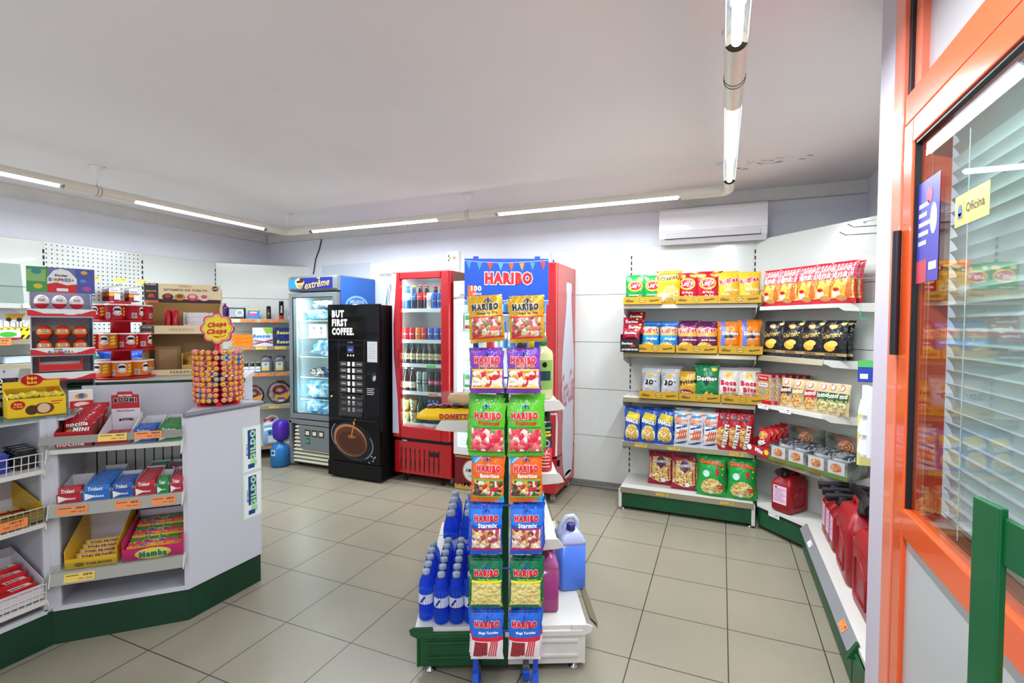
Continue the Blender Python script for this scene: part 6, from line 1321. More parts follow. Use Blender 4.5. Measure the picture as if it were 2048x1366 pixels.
def gumpack(c1, c2, w=.075, d=.018, h=.035):
    mb = MB().box(-w/2,0,0,w/2,d,h,M(c1,.3)); c = Canvas(mb, front(-.0004)); c.rect(-w*.1,.004,w*.45,h*.45,M(c2,.3),1).text('Trident',-.006,h*.72,w*.6,Wt,2,bold=3,shear=.2)
    c2_ = Canvas(mb, flat((0,0,h+.0003),(1,0,0),(0,1,0))); c2_.rect(-w*.3,d*.3,w*.3,d*.7,Wt,1); return Kind(mb.build('gum_pack'))
GP = {'red':gumpack('#b8222e','#e0606a'),'blue':gumpack('#2470c4','#7ab4e8'),'dblue':gumpack('#2a58a8','#6c8cd0'),'green':gumpack('#2c7a34','#8ac858'),'lime':gumpack('#1f8a3c','#c03050'),'straw':gumpack('#b82838','#58a838'),'violet':gumpack('#7a2a58','#c05a8c'),'mixed':gumpack('#c86a2c','#e8c83c')}
def gumbox(x0, x1, ys, z, kind, n, ds, rowl, hf=.042, hb=.075, st=.0195):
    w = x1-x0; col = {'red':'#b8222e','blue':'#2470c4','dblue':'#2a58a8','green':'#2c7a34','lime':'#1f8a3c','straw':'#b82838','violet':'#7a2a58','mixed':'#c86a2c'}[kind]
    o = tray(w-.004, ys, hf, hb, M(col,.4), lambda c: c.poly([(-w*.42,.004),(-w*.42,hf-.004),(w*.0,hf*.5)],Wt,1).text('Trident',.0,hf*.5,w*.55,Wt,2,bold=3), 'gum_carton', M('#cfcfd2',.5), hs=.044, sm=M('#c4c4c8',.5))
    return o
def gums(x0, x1, y0, ln, z, kind, n, ds):
    o = gumbox(x0, x1, ln, z, kind, n, ds, ''); puts(o, (x0+x1)/2, y0, z, f'open {ds} chewing gum carton', 'gum carton')
    s_ = (x1-x0-.010)/.075
    for i in range(n): GP[kind].put(ff((x0+x1)/2, y0+.004+.0195*i, z+.004+.0195*i*.1+.002), FA, f'{ds} chewing gum pack, {ORD[i]} from the front of its carton', 'gum pack', f'{ds} gum packs', tilt=R(-6), sc=(s_,1,1.85))
z2 = .672
gums(.030,.125,-.02,.17,z2,'red',2,'leftmost red middle-tray')
gums(.128,.235,-.02,.27,z2,'blue',11,'light blue tall-row')
gums(.238,.325,-.02,.16,z2-.0,'dblue',6,'dark blue middle-tray')
gums(.328,.415,-.02,.20,z2,'red',10,'long red middle-tray')
gums(.418,.470,-.02,.13,z2,'lime',3,'green front-row middle-tray')
gums(.473,.532,-.02,.16,z2,'straw',6,'rightmost strawberry red')
gums(.33,.42,.175,.085,z2+.02,'green',4,'dark green back-row middle-tray')
gums(.425,.53,.16,.09,z2+.02,'violet',3,'violet back-row middle-tray')
for x0, x1, kd, n, ds in ((.325,.42,'dblue',5,'blue top-tray'),(.425,.53,'green',9,'green top-tray')): gums(x0,x1,-.015,.22,.930,kd,n,ds)
# lower tray: toblerone and mamba cartons
o = tray(.20,.27,.05,.19,M('#e2b42c',.4),lambda c: c.text('TOBLERONE',.03,.02,.10,M('#7a2414',.5),1,bold=3,h=.012).ell(-.045,.02,.02,.01,M('#8a6a1c',.5),1,12),'display_box',M('#d3cdd6',.5),hs=.09); puts(o,.155,-.02,.356,'yellow carton of triangular chocolate bars on the lowest counter tray','carton',rz=-.02)
def tob():
    mb = MB().prism([(0,0),(.034,0),(.017,.03)], -.08, .08, foil('#d9a92c'), ax='x'); c = Canvas(mb, flat((0,.0075,.0145),(1,0,0),(0,.017,.03))); c.rect(-.07,-.010,.05,.010,M('#e9d9a0',.35),1).text('TOBLERONE',0,0,.12,M('#8a1c1c',.4),2,bold=6,h=.016); return Kind(mb.build('chocolate_bar'))
tk = tob()
for i in range(5): tk.put(ff(.155, .0+.036*i, .362+.008*i), FA+rnd.uniform(-.05,.05), f'gold triangular chocolate bar, {ORD[i]} from the front in the yellow carton', 'chocolate bar', 'gold triangular chocolate bars', tilt=R(12))
PK_ = M('#c8246c',.4)
def pr_mamba(c):
    c.ell(0,.03,.075,.028,M('#f0d040',.4),1,20).text('Mamba',0,.026,.115,M('#2a8a3c',.4),3,bold=6,out=Wt,h=.034,arc=.04)
o = tray(.25,.27,.062,.14,PK_,pr_mamba,'display_box',M('#d6cbd8',.5),hs=.10); puts(o,.40,-.02,.356,'pink carton of fruit chews on the lowest counter tray','carton')
def mam(c1, c2):
    mb = MB().rbox(-.115,-.012,0,.115,.012,.024,.006,M(c1,.25)); c = Canvas(mb, flat((0,-.0123,.012),(1,0,0),(0,.3,1))); cols=('#e8502c','#f0d03c','#58b03c','#2c60c8','#e84c88','#f0a02c')
    r3 = random.Random(c2)
    for i in range(16): c.ell(-.105+.014*i, r3.uniform(-.006,.006), .008, .006, M(r3.choice(cols),.25), 1, 9, r3.uniform(0,3))
    c.text('Mamba',-.01,.002,.09,M('#1c5c2c',.4),4,bold=6,out=Wt,h=.020)
    c = Canvas(mb, flat((0,0,.0243),(1,0,0),(0,1,0)))
    for i in range(14): c.ell(-.105+.016*i, r3.uniform(-.005,.005), .009, .006, M(r3.choice(cols),.25), 1, 9, r3.uniform(0,3))
    return Kind(mb.build('sweet_stick'))
mks = [mam('#f0c83c',1),mam('#e84c78',2),mam('#3c9a50',3)]
for i in range(9): mks[i%3].put(ff(.40, .01+.026*i, .392+.009*i), FA, f'fruit chew stick, {ORD[i]} from the front in the pink carton', 'sweet', 'fruit chew sticks', tilt=R(8))
# left bay goods
def lb(x, y, z): return (K2[0]+x, K2[1]+y, z)
def bar(nm, c1, c2, w=.11, d=.032, h=.018, t=None, tc=None):
    mb = MB().loft([[(x,-d/2*k,h*.5-h*.5*k),(x,d/2*k,h*.5-h*.5*k),(x,d/2*k,h*.5+h*.5*k),(x,-d/2*k,h*.5+h*.5*k)] for x, k in ((-w/2,.25),(-w/2+.01,.9),(-w/2+.02,1),(w/2-.02,1),(w/2-.01,.9),(w/2,.25))], foil(c1), smooth=False)
    c = Canvas(mb, flat((0,0,h+.0004),(1,0,0),(0,1,0))); c.rect(-w*.15,-d*.4,w*.35,d*.4,M(c2,.3),1)
    if t: c.text(t,-.01,0,w*.55,M(tc or '#f4f2ee',.3),2,bold=4)
    return Kind(mb.build(nm))
b1 = bar('gum_stick','#22222a','#b9bcc4',.085,.022,.016,'HALLS'); b2_ = bar('gum_stick','#3440a0','#aab0e0',.085,.022,.016,'HALLS')
for i in range(5):
    for j in range(4):
        b1.put(lb(-.02-.028*j, -.075-.0, .852+.0175*i+.005*j), PI/2+rnd.uniform(-.04,.04), f'black wrapped sweet stick, layer {i+1} and {ORD[j]} from the front, upper left basket', 'sweet', 'black sweet sticks')
        b2_.put(lb(-.02-.028*j, -.170, .852+.0165*i+.005*j), PI/2+rnd.uniform(-.04,.04), f'violet-blue sweet stick, layer {i+1} and {ORD[j]} from the front, upper left basket', 'sweet', 'violet-blue sweet sticks')
def lcarton(w, d, hf, hb, m, lab, x, y, z, inner=None):
    o = tray(w, d, hf, hb, m, None, 'display_box', inner or M('#cfc8d0',.5), hs=hf+.02); o.location = lb(x,y,z); o.rotation_euler = (0,R(0),PI/2); return tag(o, lab, 'carton')
lcarton(.30,.27,.05,.15,M('#d8b020',.4),'yellow carton of red chocolate bars in the middle left bay',.028,-.185,.612)
b4 = bar('chocolate_bar','#7a1420','#e0b43c',.12,.035,.02,'TWIX','#f0d060')
for i in range(5): b4.put(lb(-.02-.04*(i%3), -.11-.06*(i//3), .622+.022*(i//3)+.008*(i%3)), PI/2+rnd.uniform(-.2,.2), f'dark red chocolate bar, {ORD[i]} counted in the yellow carton of the left bay', 'chocolate bar', 'dark red chocolate bars')
lcarton(.30,.28,.07,.19,M('#d6d0d8',.5),'white carton of red and white bars in the lowest left basket',.022,-.19,.252)
b5 = bar('chocolate_bar','#c81c24','#ece8e6',.15,.042,.022,'bueno','#8a3c1c')
for i in range(12): b5.put(lb(-.012-.045*(i%4), -.125, .262+.023*(i//4)+.02*(i%4)), PI/2+rnd.uniform(-.08,.08), f'red and white chocolate bar, {ORD[i]} in the white carton of the lowest left basket', 'chocolate bar', 'red and white chocolate bars')
for i in range(9): b5.put(lb(-.012-.045*(i%3), -.265, .262+.023*(i//3)+.02*(i%3)), PI/2+rnd.uniform(-.08,.08), f'red and white chocolate bar, {ORD[i]} in the left half of the white carton', 'chocolate bar', 'red and white chocolate bars')

# ================================================================ on the counter
# lollipop tower
LT = tag(empty('lollipop_stand', (-1.816,-1.965,1.059), FA-.35), 'red lollipop tower with flower-shaped sign on the counter end', 'stand')
RP = M('#d0182e', .25)
mb = MB().lathe([(.05,0),(.05,.006),(.022,.012),(.020,.30),(.014,.31),(.012,.335)], RP, 16)
for i in range(6): a = i*PI/3; mb.tube([(0,0,.006),(.11*math.cos(a),.11*math.sin(a),.006)], [.02,.016], RP, 8)
mb.build('pole', LT)
RING = [.025+.0288*i for i in range(10)]
for z in RING: MB().lathe([(.022,0),(.085,.002),(.085,.007),(.022,.007)], M('#c8142a',.3), 20, (0,0,z-.003)).build('tier', LT)
fz_, fr_ = .42, .072; mb = MB(); cc_ = (0,-.014)
def flower(r, y, dz, m, th=0):
    pts = [(r*(.90+.17*abs(math.cos(4*a)))*math.cos(a), fz_+r*(.90+.17*abs(math.cos(4*a)))*math.sin(a)) for a in [2*PI*i/96 for i in range(96)]]
    mb.prism(pts, y-th, y, m, ax='y')
flower(fr_+.012, .004, 0, M('#d0243c',.3), .008); flower(fr_+.004, -.004, 0, M('#f2e4d8',.3), .001); flower(fr_, -.005, 0, M('#c0182c',.3), .001); flower(fr_-.003, -.006, 0, M('#f4dc1c',.3), .001)
c = Canvas(mb, front(-.0072)); c.text('Chupa', .0, fz_+.02, .100, M('#d01828',.3), 1, bold=6, h=.036, shear=.25, rot=R(6)).text('Chups', -.002, fz_-.018, .104, M('#d01828',.3), 1, bold=6, h=.038, shear=.25, rot=R(4)).line([(.045,fz_-.036),(.02,fz_-.046),(-.02,fz_-.042),(.01,fz_-.052)], .004, M('#d01828',.3), 1)
fl_ = mb.build('flower_sign', LT); fl_.rotation_euler = (0,0,.12)
LOLT = [M('#e9b83c',.3)]
def lolly(side):
    mb = MB(); mb.sphere((0,0,0), .0145, None, 12, 8, mf=lambda t: None) if 0 else None
    def mf(t): return side
    mb.sphere((0,0,0), .0142, side, 10, 8); 
    mb.tube([(0,.012,0),(0,.04,0)], .002, Wt, 5)
    vs = [Vector((.0098*math.cos(a), -.0118, .0098*math.sin(a))) for a in [2*PI*i/12 for i in range(12)]]+[Vector((0,-.0150,0))]
    mb.add(vs, [(i,(i+1)%12,12) for i in range(12)], M('#f0bd38',.3), True)
    c = Canvas(mb, front(-.0149)); c.rect(-.005,-.003,.005,-.001,M('#c83a2c',.4),1).rect(-.004,.001,.004,.003,M('#c83a2c',.4),1)
    return Kind(mb.build('lollipop'))
LK = [lolly(foil(h)) for h in ('#d8607a','#e86a4c','#e8849c','#3c90d0','#c84a60','#e89c3c')]
for t_, z in enumerate(RING):
    n = 22
    for i in range(n):
        a = 2*PI*i/n+rnd.uniform(-.04,.04); r = .112
        p = Vector((math.cos(a)*r, math.sin(a)*r, 0)); wp = Matrix.Rotation(LT.rotation_euler.z, 3, 'Z') @ p
        k = LK[rnd.choice((0,0,1,2,2,3,4,5,0))]
        if wp.dot(Vector((.771+1.816,-3.861+1.965,0)).normalized()) < -.045: continue
        k.put((LT.location.x+wp.x, LT.location.y+wp.y, LT.location.z+z+.008), LT.rotation_euler.z+a+PI/2, f'wrapped lollipop with yellow top in the {ORD[t_]} tier up of the lollipop tower', 'lollipop', f'lollipops in the {ORD[t_]} tier', sc=1.04)

# face the camera helper for displays
def towards(x, y): return math.atan2(-3.861-y, .771-x)+PI/2
# crisp tube tower
px0, py0 = -2.60, -2.02
PT = tag(empty('crisp_tower', (px0,py0,1.180)), 'three-tier round red stand of small crisp tubs on the rear counter', 'stand')
mb = MB().lathe([(.050,0),(.050,.44),(.055,.445),(.055,.46),(.0,.462)], M('#c01624',.3), 20); mb.build('column', PT)
for z in (.0, .165, .335): MB().lathe([(.05,0),(.165,.0),(.172,.005),(.172,.012),(.165,.010),(.05,.010)], M('#cc1828',.3), 32, (0,0,z)).build('tier', PT)
def tub(base, lab):
    r, h = .047, .092
    o = MB().lathe([(r*.97,0,CHROME),(r,.004,base),(r,h-.008,base),(r*1.02,h-.007,Wt),(r*1.02,h,Wt),(r*.96,h+.001,Wt)], base, 20).build('crisp_tub')
    mb = MB(); c = Canvas(mb, cyl(r+.0003, 0), .008)
    c.ell(.0,.060,.021,.019,Wt,1,18).ell(0,.061,.018,.008,Bk,2,16).ell(-.008,.058,.010,.005,Bk,3,10,R(20)).ell(.008,.058,.010,.005,Bk,3,10,R(-20)).text('PRINGLES',0,.037,.042,Wt,2,bold=6,h=.013).rect(-.012,.026,.012,.029,Wt,2)
    c.rect(-.058,.012,-.034,.042,Wt,1)
    for i in range(3): c.ell(.042,.068-.018*i,.015,.007,M('#e8c23c',.4),2,12,R(15))
    c.bars(-.056,.014,-.036,.040,INK,7,2); mb.build('print', o); return Kind(o)
TR, TO = tub(M('#c01a2a',.3),0), tub(M('#e07a1c',.3),0)
for t_, (z, cols_) in enumerate(((.0125,'OOOOOOOO'),(.1775,'ROORRROR'),(.3475,'RRRRRRRR'))):
    for i in range(8):
        a = 2*PI*(i+.35*t_)/8+.3; k = TO if cols_[i] == 'O' else TR
        k.put((px0+.115*math.cos(a), py0+.115*math.sin(a), 1.180+z), a+PI/2+(.5 if t_ == 2 else 0), f'{"orange" if cols_[i]=="O" else "red"} crisp tub on the {("bottom","middle","top")[t_]} tier of the red tower', 'crisp tub', f'{"orange" if cols_[i]=="O" else "red"} tubs on the {("bottom","middle","top")[t_]} tier')
# chocolate display stand (cardboard)
fx_, fy_ = -2.405, -1.775; fr = towards(fx_, fy_)-.12
FS = tag(empty('chocolate_display', (fx_,fy_,1.180), fr), 'tan two-shelf chocolate display with cream header on the rear counter', 'display stand')
KR = M('#c4a574',.6); KD = M('#a88a5c',.6); CRM = M('#f3e0b4',.45); w = .42; d = .24
mb = MB()
for x in (-w/2, w/2-.004):
    mb.prism([(0,0),(d,0),(d,.56),(.10,.56),(.10,.45),(.02,.42),(0,.30),(.05,.28),(.06,.20),(.0,.14)], x, x+.004, KR, ax='x')
mb.box(-w/2,d-.004,0,w/2,d,.56,KD).box(-w/2,0,0,w/2,d,.006,KR).box(-w/2,0,.265,w/2,d,.27,KR); mb.build('carcass', FS)
mb = MB().box(-w/2-.008,-.010,0,w/2+.008,-.004,.036,CRM); c = Canvas(mb, front(-.0105)); c.text('FERRERO',.0,.018,.13,M('#6a4a1c',.4),1,bold=0,h=.018)
mb.build('shelf_front', FS); mb = MB().box(-w/2-.008,-.012,.262,w/2+.008,-.006,.315,CRM)
c = Canvas(mb, front(-.0125)); c.text('FERRERO',.0,.288,.13,M('#c9a860',.4),1,bold=0,h=.018).rect(-w/2-.005,.266,-w/2+.065,.312,M('#4c4448',.4),1).text('PRUEBA',-w/2+.03,.303,.05,Wt,2).text('GRATIS',-w/2+.03,.273,.05,M('#d8b04c',.4),2,bold=3)
mb.build('shelf_front', FS)
mb = MB().box(-w/2,.09,.462,w/2,.096,.585,CRM); c = Canvas(mb, front(.0895))
c.rect(-w/2,.462,w/2,.486,M('#3c1c1c',.4),1).rect(-w/2,.470,-w/2+.075,.585,M('#3a3238',.4),1.5).rect(-w/2,.462,-w/2+.075,.476,M('#d86a5c',.4),2).text('PRUEBA',-w/2+.037,.578,.056,Wt,3).text('GRATIS',-w/2+.037,.535,.055,M('#d8b04c',.4),3,bold=3).poly([(-w/2+.02,.495),(-w/2+.054,.495),(-w/2+.048,.518),(-w/2+.026,.518)],M('#c8502c',.4),3)
c.text('FERRERO',.01,.570,.07,M('#d09a70',.4),2,bold=0).text('ESTAMOS DE VUELTA',.015,.546,.24,M('#8a5a3c',.4),2,bold=2,h=.014).ell(.178,.560,.018,.017,M('#5c1c30',.4),2,18).text('1,5€',.178,.560,.026,Wt,3,bold=3)
for x, h_, rr in ((-.085,'#3a2420',0),(-.02,'#c89a3c',0),(.05,'#d8505c',0),(.115,'#ead8d8',0)): c.ell(x,.500,.030,.022,M(h_,.4),3,14).ell(x,.505,.018,.012,M({'#3a2420':'#c83a3a','#c89a3c':'#7a4a1c','#d8505c':'#f0c8c8','#ead8d8':'#d85a6a'}[h_],.4),4,12)
mb.build('header', FS)
def fsx(x, y, z): p = Matrix.Rotation(fr, 3, 'Z') @ Vector((x,y,0)); return (fx_+p.x, fy_+p.y, 1.180+z)
o = tray(.16,.16,.05,.13,CWHITE,None,'display_box',Wt,hs=.13); o.location = fsx(.085,.03,.271); o.rotation_euler = (0,0,fr); tag(o,'white box of coconut chocolates on the upper display shelf','carton')
cb = bar('chocolate_pack','#e6e2e4','#d84c5c',.13,.034,.030,'Raffaello','#c01828')
for i in range(8): cb.put(fsx(.085, .055+.036*(i%2), .277+.031*(i//2)), fr+rnd.uniform(-.06,.06), f'white and red coconut chocolate pack, layer {i//2+1}, {("front","back")[i%2]} row in the white box', 'chocolate pack', 'white coconut chocolate packs')
cr_ = Kind(MB().lathe([(.016,0),(.017,.004),(.017,.14),(.014,.144)], M('#c01828',.25), 12).build('chocolate_tube'))
for i in range(4): cr_.put(fsx(-.045-.036*(i%2), .05+.04*(i//2), .271), fr, f'upright red chocolate tube, {("right","left")[i%2]} {("front","back")[i//2]} one beside the white box', 'chocolate tube', 'red chocolate tubes')
o = tray(.20,.16,.055,.13,M('#d9b25c',.4),None,'display_box',M('#c8a04c',.4),hs=.13); o.location = fsx(.09,.03,.007); o.rotation_euler = (0,0,fr); tag(o,'gold box of round chocolates on the lower display shelf','carton')
gb_ = bar('chocolate_pack','#c0922c','#efe9d8',.15,.036,.033,None)
for i in range(6): gb_.put(fsx(.09, .055+.040*(i%2), .013+.035*(i//2)), fr+rnd.uniform(-.06,.06), f'gold wrapped chocolate pack, layer {i//2+1}, {("front","back")[i%2]} row in the gold box', 'chocolate pack', 'gold wrapped chocolate packs')
o = MB().box(-.07,0,0,.07,.004,.17,KD).box(-.05,-.0015,.02,.05,0,.15,KR).build('card_insert'); o.location = fsx(-.10,.16,.007); o.rotation_euler = (0,0,fr); tag(o,'plain brown card insert standing in the lower display shelf','card')
# surprise egg display
ex, ey = -2.395, -2.40; er = towards(ex, ey)+.05
def esx(x, y, z): p = Matrix.Rotation(er, 3, 'Z') @ Vector((x,y,0)); return (ex+p.x, ey+p.y, 1.081+z)
ES = tag(empty('egg_display', (ex,ey,1.081), er), 'tall narrow card display of chocolate eggs at the left of the counter', 'display stand')
w = .245; d = .17; GC = M('#c6bec4',.5); mb = MB()
for x in (-w/2, w/2-.004): mb.prism([(0,0),(d,0),(d,.60),(.03,.60),(.05,.52),(.01,.50),(.03,.38),(.01,.26),(.02,.17),(0,.14)], x, x+.004, M('#8a98b4' if x > 0 else '#b9b4ba',.45), ax='x')
mb.box(-w/2,d-.004,0,w/2,d,.62,GC).box(-w/2,0,.14,w/2,d,.145,GC).box(-w/2,0,.255,w/2,d,.26,GC).box(-w/2,0,.455,w/2,d,.46,GC); mb.build('carcass', ES)
mb = MB(); RW = M('#d8242c',.4)
for z, hh, ww in ((.463,.036,w+.02),(.128,.042,w+.006),(.262,.036,w+.006)):
    mb = MB()
    mb.box(-ww/2,-.010,z,ww/2,-.006,z+hh,CWHITE); c = Canvas(mb, front(-.0105)); c.rect(-ww/2,z,ww/2,z+.012,RW,1).poly([(-ww/2,z+.010),(-ww/2+.06,z+.012),(-ww/2+.02,z+.028),(-ww/2,z+.03)],RW,2).poly([(ww/2-.06,z+.012),(ww/2,z+.010),(ww/2,z+.03),(ww/2-.02,z+.028)],RW,2).ell(.03,z+.02,.035,.014,CWHITE,3,16)
    if z != .262: mb.build('shelf_front', ES)
c.text('Kinder',-.02,.290,.035,Bk,4,bold=3); 
for i, (ch, q) in enumerate(zip('SORPRESA',('#2b6ac0','#e8a02c','#3c9a48','#d8242c','#7a3ca0','#2b9ac0','#e8602c','#3c9a48'))): c.text(ch,-.055+.0125*i,.275,.011,M(q,.4),4,bold=5)
mb.build('shelf_front', ES)
mb = MB().box(-w/2-.01,.02,.585,w/2+.01,.024,.715,M('#6f7ab0',.4)); c = Canvas(mb, front(.0195)); c.rect(-w/2-.01,.585,-.05,.715,M('#4c9a50',.4),1).rect(-w/2-.01,.64,-.06,.70,M('#8ac070',.4),2).rect(.055,.585,w/2+.01,.715,M('#4c5aa8',.4),1)
c.poly([(-.055,.585),(.06,.585),(.06,.66),(.03,.70),(0,.71),(-.03,.70),(-.055,.66)],CWHITE,2).poly([(-.055,.585),(.06,.585),(.06,.632),(.02,.625),(-.02,.638),(-.055,.628)],RW,3).rect(-.02,.592,.025,.608,CWHITE,4).text('Kinder',0,.675,.05,Bk,4,bold=3)
for i, (ch, q) in enumerate(zip('SORPRESA',('#2b6ac0','#e8a02c','#3c9a48','#d8242c','#7a3ca0','#2b9ac0','#e8602c','#3c9a48'))): c.text(ch,-.045+.0125*i,.652,.012,M(q,.4),4,bold=5)
for x, z, q, s_ in ((-.095,.69,'#3c8a9a',.02),(-.09,.615,'#d8c83c',.018),(.09,.695,'#e8b03c',.014),(.10,.61,'#c84c9c',.018),(.085,.65,'#5c8ae0',.014)): c.ell(x,z,s_,s_*.7,M(q,.4),3,12)
mb.build('header', ES)
def egg(top, bot, mid):
    def mf(t): return bot if t < .42 else (mid if t < .66 else top)
    mb = MB().sphere((0,0,.036), .030, None, 16, 12, (1,1,1.2), mf); c = Canvas(mb, lambda x, y, l: Vector((.0305*math.sin(x/.03)*math.sqrt(max(.05,1-((y-.036)/.036)**2)), -(.0308+l)*math.cos(x/.03)*math.sqrt(max(.05,1-((y-.036)/.036)**2)), y)), .01)
    c.rect(-.018,.038,.018,.050,Wt,1).text('Kinder',0,.047,.028,Bk,2,bold=3).text('SORPRESA',0,.040,.028,M('#c83a6a',.4),2,bold=4); return Kind(mb.build('chocolate_egg'))
ew = egg(Wt, M('#c8202c',.25), M('#eceaea',.3)); eo = egg(M('#d8341c',.25), M('#c02c1c',.25), M('#e8963c',.3))
for i in range(3):
    ew.put(esx(-.078+.068*i,.035,.500), er, f'white and red chocolate egg, {ORD[i]} from the left on the top display shelf', 'chocolate egg', 'white and red chocolate eggs')
    for j in range(3): eo.put(esx(-.072+.07*i,.035+.06*(j>1)+.0, .268+.074*(j%2)), er, f'orange and red chocolate egg, {ORD[i]} from the left, {("lower front","upper front","lower back")[j]} place', 'chocolate egg', 'orange and red chocolate eggs')
    eo.put(esx(-.065+.07*i,.095,.342), er, f'orange and red chocolate egg, {ORD[i]} from the left, upper back place', 'chocolate egg', 'orange and red chocolate eggs')
o = tray(.17,.10,.035,.045,RW,None,'display_box',CWHITE,hs=.075); o.location = esx(-.01,.02,.176); o.rotation_euler=(0,0,er); tag(o,'small red carton with cut-down front inside the egg display','carton')
mb = MB().box(-.045,0,0,.045,.06,.085,CWHITE).box(-.045,-.012,0,.045,.0,.035,RW); c = Canvas(mb, front(-.0004)); c.ell(0,.058,.025,.015,M('#d8b04c',.4),1,14).ell(0,.06,.012,.012,M('#3c70c0',.4),2,12); c = Canvas(mb, front(-.0124)); c.ell(0,.018,.03,.012,Wt,1,14)
o = mb.build('sweet_carton'); o.location = (-2.205,-2.42,1.081); o.rotation_euler = (0,0,er); tag(o,'small white and red sweet carton right of the yellow box','carton')
# yellow bonbon box
bx, by_ = -2.085, -2.640; br_ = towards(bx, by_)+.18
BB = tag(empty('bonbon_box', (bx-.01,by_,1.081), br_), 'yellow open bonbon box with round red emblem on the glass counter', 'box')
YB = M('#e8c018',.4); w = .195; d = .105
o = tray(w,d,.085,.125,YB,lambda c: c.ell(-.065,.058,.024,.02,RED,1,20).text('bon',-.065,.064,.024,Yl,2,bold=4).text('o bon',-.065,.052,.03,Yl,2,bold=4).ell(.02,.035,.036,.026,M('#6a3a1c',.4),1,18).ell(-.02,.032,.022,.022,M('#4a2814',.4),1.5,16).ell(.02,.036,.022,.022,M('#d8b48c',.4),2,16).rect(.045,.062,.085,.066,RED,1).rect(.045,.052,.075,.055,RED,1),'open_carton',YB,hs=.085); o.parent = BB
mb = MB().box(-w/2,d-.003,.085,w/2,d,.155,YB).prism([(.03*math.cos(a)*1.25,.160+.024*math.sin(a)*1.1) for a in [2*PI*i/24 for i in range(24)]], d-.006, d-.003, RED, ax='y'); c = Canvas(mb, front(d-.0064)); c.text('bon',0,.170,.034,Yl,1,bold=5).text('o',0,.160,.007,Yl,1,bold=5).text('bon',0,.149,.034,Yl,1,bold=5).rect(.05,.115,.085,.119,RED,1).rect(.05,.105,.08,.108,RED,1); mb.build('raised_lid', BB)
bo = Kind(MB().sphere((0,0,.012),.014,foil('#d9c02c'),10,7).tube([(-.024,0,.012),(.024,0,.012)],[.009,.009],foil('#c9b84c'),6).build('bonbon'))
def bsx(x, y, z): p = Matrix.Rotation(br_, 3, 'Z') @ Vector((x,y,0)); return (BB.location.x+p.x, BB.location.y+p.y, 1.081+z)
for i in range(10): bo.put(bsx(-.078+.038*(i%5), .028+.040*(i//5), .074+rnd.uniform(0,.014)), br_+rnd.uniform(-1,1), f'yellow wrapped bonbon, {ORD[i%5]} from the left in the {("front","back")[i//5]} row of the box', 'bonbon', 'yellow wrapped bonbons')
# black liquorice bag
kb = bag('liquorice_bag', .19,.215,.06, M('#232326',.25,.3,.3,38), [('r',-.5,.80,.5,1,M('#c9cbd0',.3),1),('e',-.05,.74,.26,.11,Wt,2),('e',-.05,.74,.23,.085,Bk,3),('t','Fini',-.05,.74,.30,Wt,dict(bold=5,L=4)),('t','BLACK',-.05,.57,.92,Wt,dict(bold=5,h=.18)),('t','LICORICE Gourmet',-.02,.45,.86,Wt,dict(bold=1)),('r',-.45,.37,.4,.42,GREY,2)]+[('e',-.3+.16*i,.16+.06*(i%2),.12,.05,M('#8a8c92',.2,.6),2,R(40*i)) for i in range(5)], seed=61)
kb.location = (-2.255,-2.735,1.081); kb.rotation_euler = (R(-6),0,towards(-2.255,-2.735)+.1); tag(kb, 'black and silver liquorice bag standing at the left edge of the glass counter', 'sweets bag')
tag(lumpy('till_roll_stack', .16,.06,.12, M('#c9d4d6',.4), 71, .2),'crumpled pale paper pile behind the liquorice bag','paper').location = (-2.44,-2.66,1.081)

# ================================================================ goods on the left wall
def wlbox(name, y0, z, w, d, h, m, lab, cat, pf=None, x=-4.42):
    mb = MB().box(-w/2,-d,0,w/2,0,h,m)
    if pf: pf(Canvas(mb, front(-d-.0005)))
    o = mb.build(name, loc=(x+.02,y0,z+.001), rz=PI/2); return tag(o, lab, cat)
def pf_build(c):
    Bl_ = M('#1c1c1c',.4); Y_ = M('#e6cc1c',.4)
    c.rect(-.19,.10,.19,.23,M('#d8dada',.3),1).rect(-.19,.0,.19,.10,Y_,1).ell(0,.16,.10,.075,M('#b9bcbc',.3),1.5,24)
    for i in range(10): c.poly([(-.19+.038*i,.0),(-.171+.038*i,.0),(-.151+.038*i,.03),(-.170+.038*i,.03)],Bl_,2); c.poly([(-.19+.038*i,.06),(-.175+.038*i,.06),(-.163+.038*i,.078),(-.178+.038*i,.078)],Bl_,2)
    c.text('Build',.06,.112,.14,Wt,4,bold=6,out=Bl_); c.rect(.0,.15,.10,.185,M('#d8a81c',.4),3).poly([(.0,.185),(.12,.195),(.10,.16),(.02,.165)],M('#c8941c',.4),4).ell(.02,.145,.016,.016,Bl_,5,12).ell(.08,.145,.016,.016,Bl_,5,12).ell(-.09,.11,.022,.022,M('#b8302c',.4),3,16)
wlbox('toy_box', -1.93, 1.388, .40, .22, .235, M('#d9c81c',.4), 'yellow toy lorry box reading Build on the left wall shelf', 'toy box', pf_build)
wlbox('toy_box', -1.96, 1.388, .16, .31, .07, M('#e6e8ea',.4), 'small white toy box with a green car at the left edge', 'toy box', lambda c: c.ell(.01,.035,.05,.02,M('#3fae3c',.3),1,18).rect(-.08,.0,.08,.012,RED,1))
wlbox('booklet', -1.80, 1.204, .30, .25, .05, M('#b9c4cc',.5), 'pale stacked papers on the lower left wall shelf', 'papers')
for i in range(2):
    o = MB().box(0,-.10,0,.003,.10,.30-.12*i,glassy('#dfe8e6',1.5,.02,2.0)).build('acrylic_panel'); o.location = (-4.10,-1.95+.26*i,1.656); o.rotation_euler=(0,R(-8),0); tag(o, f'{("tall","low")[i]} clear acrylic panel leaning on the upper left wall shelf', 'acrylic panel')
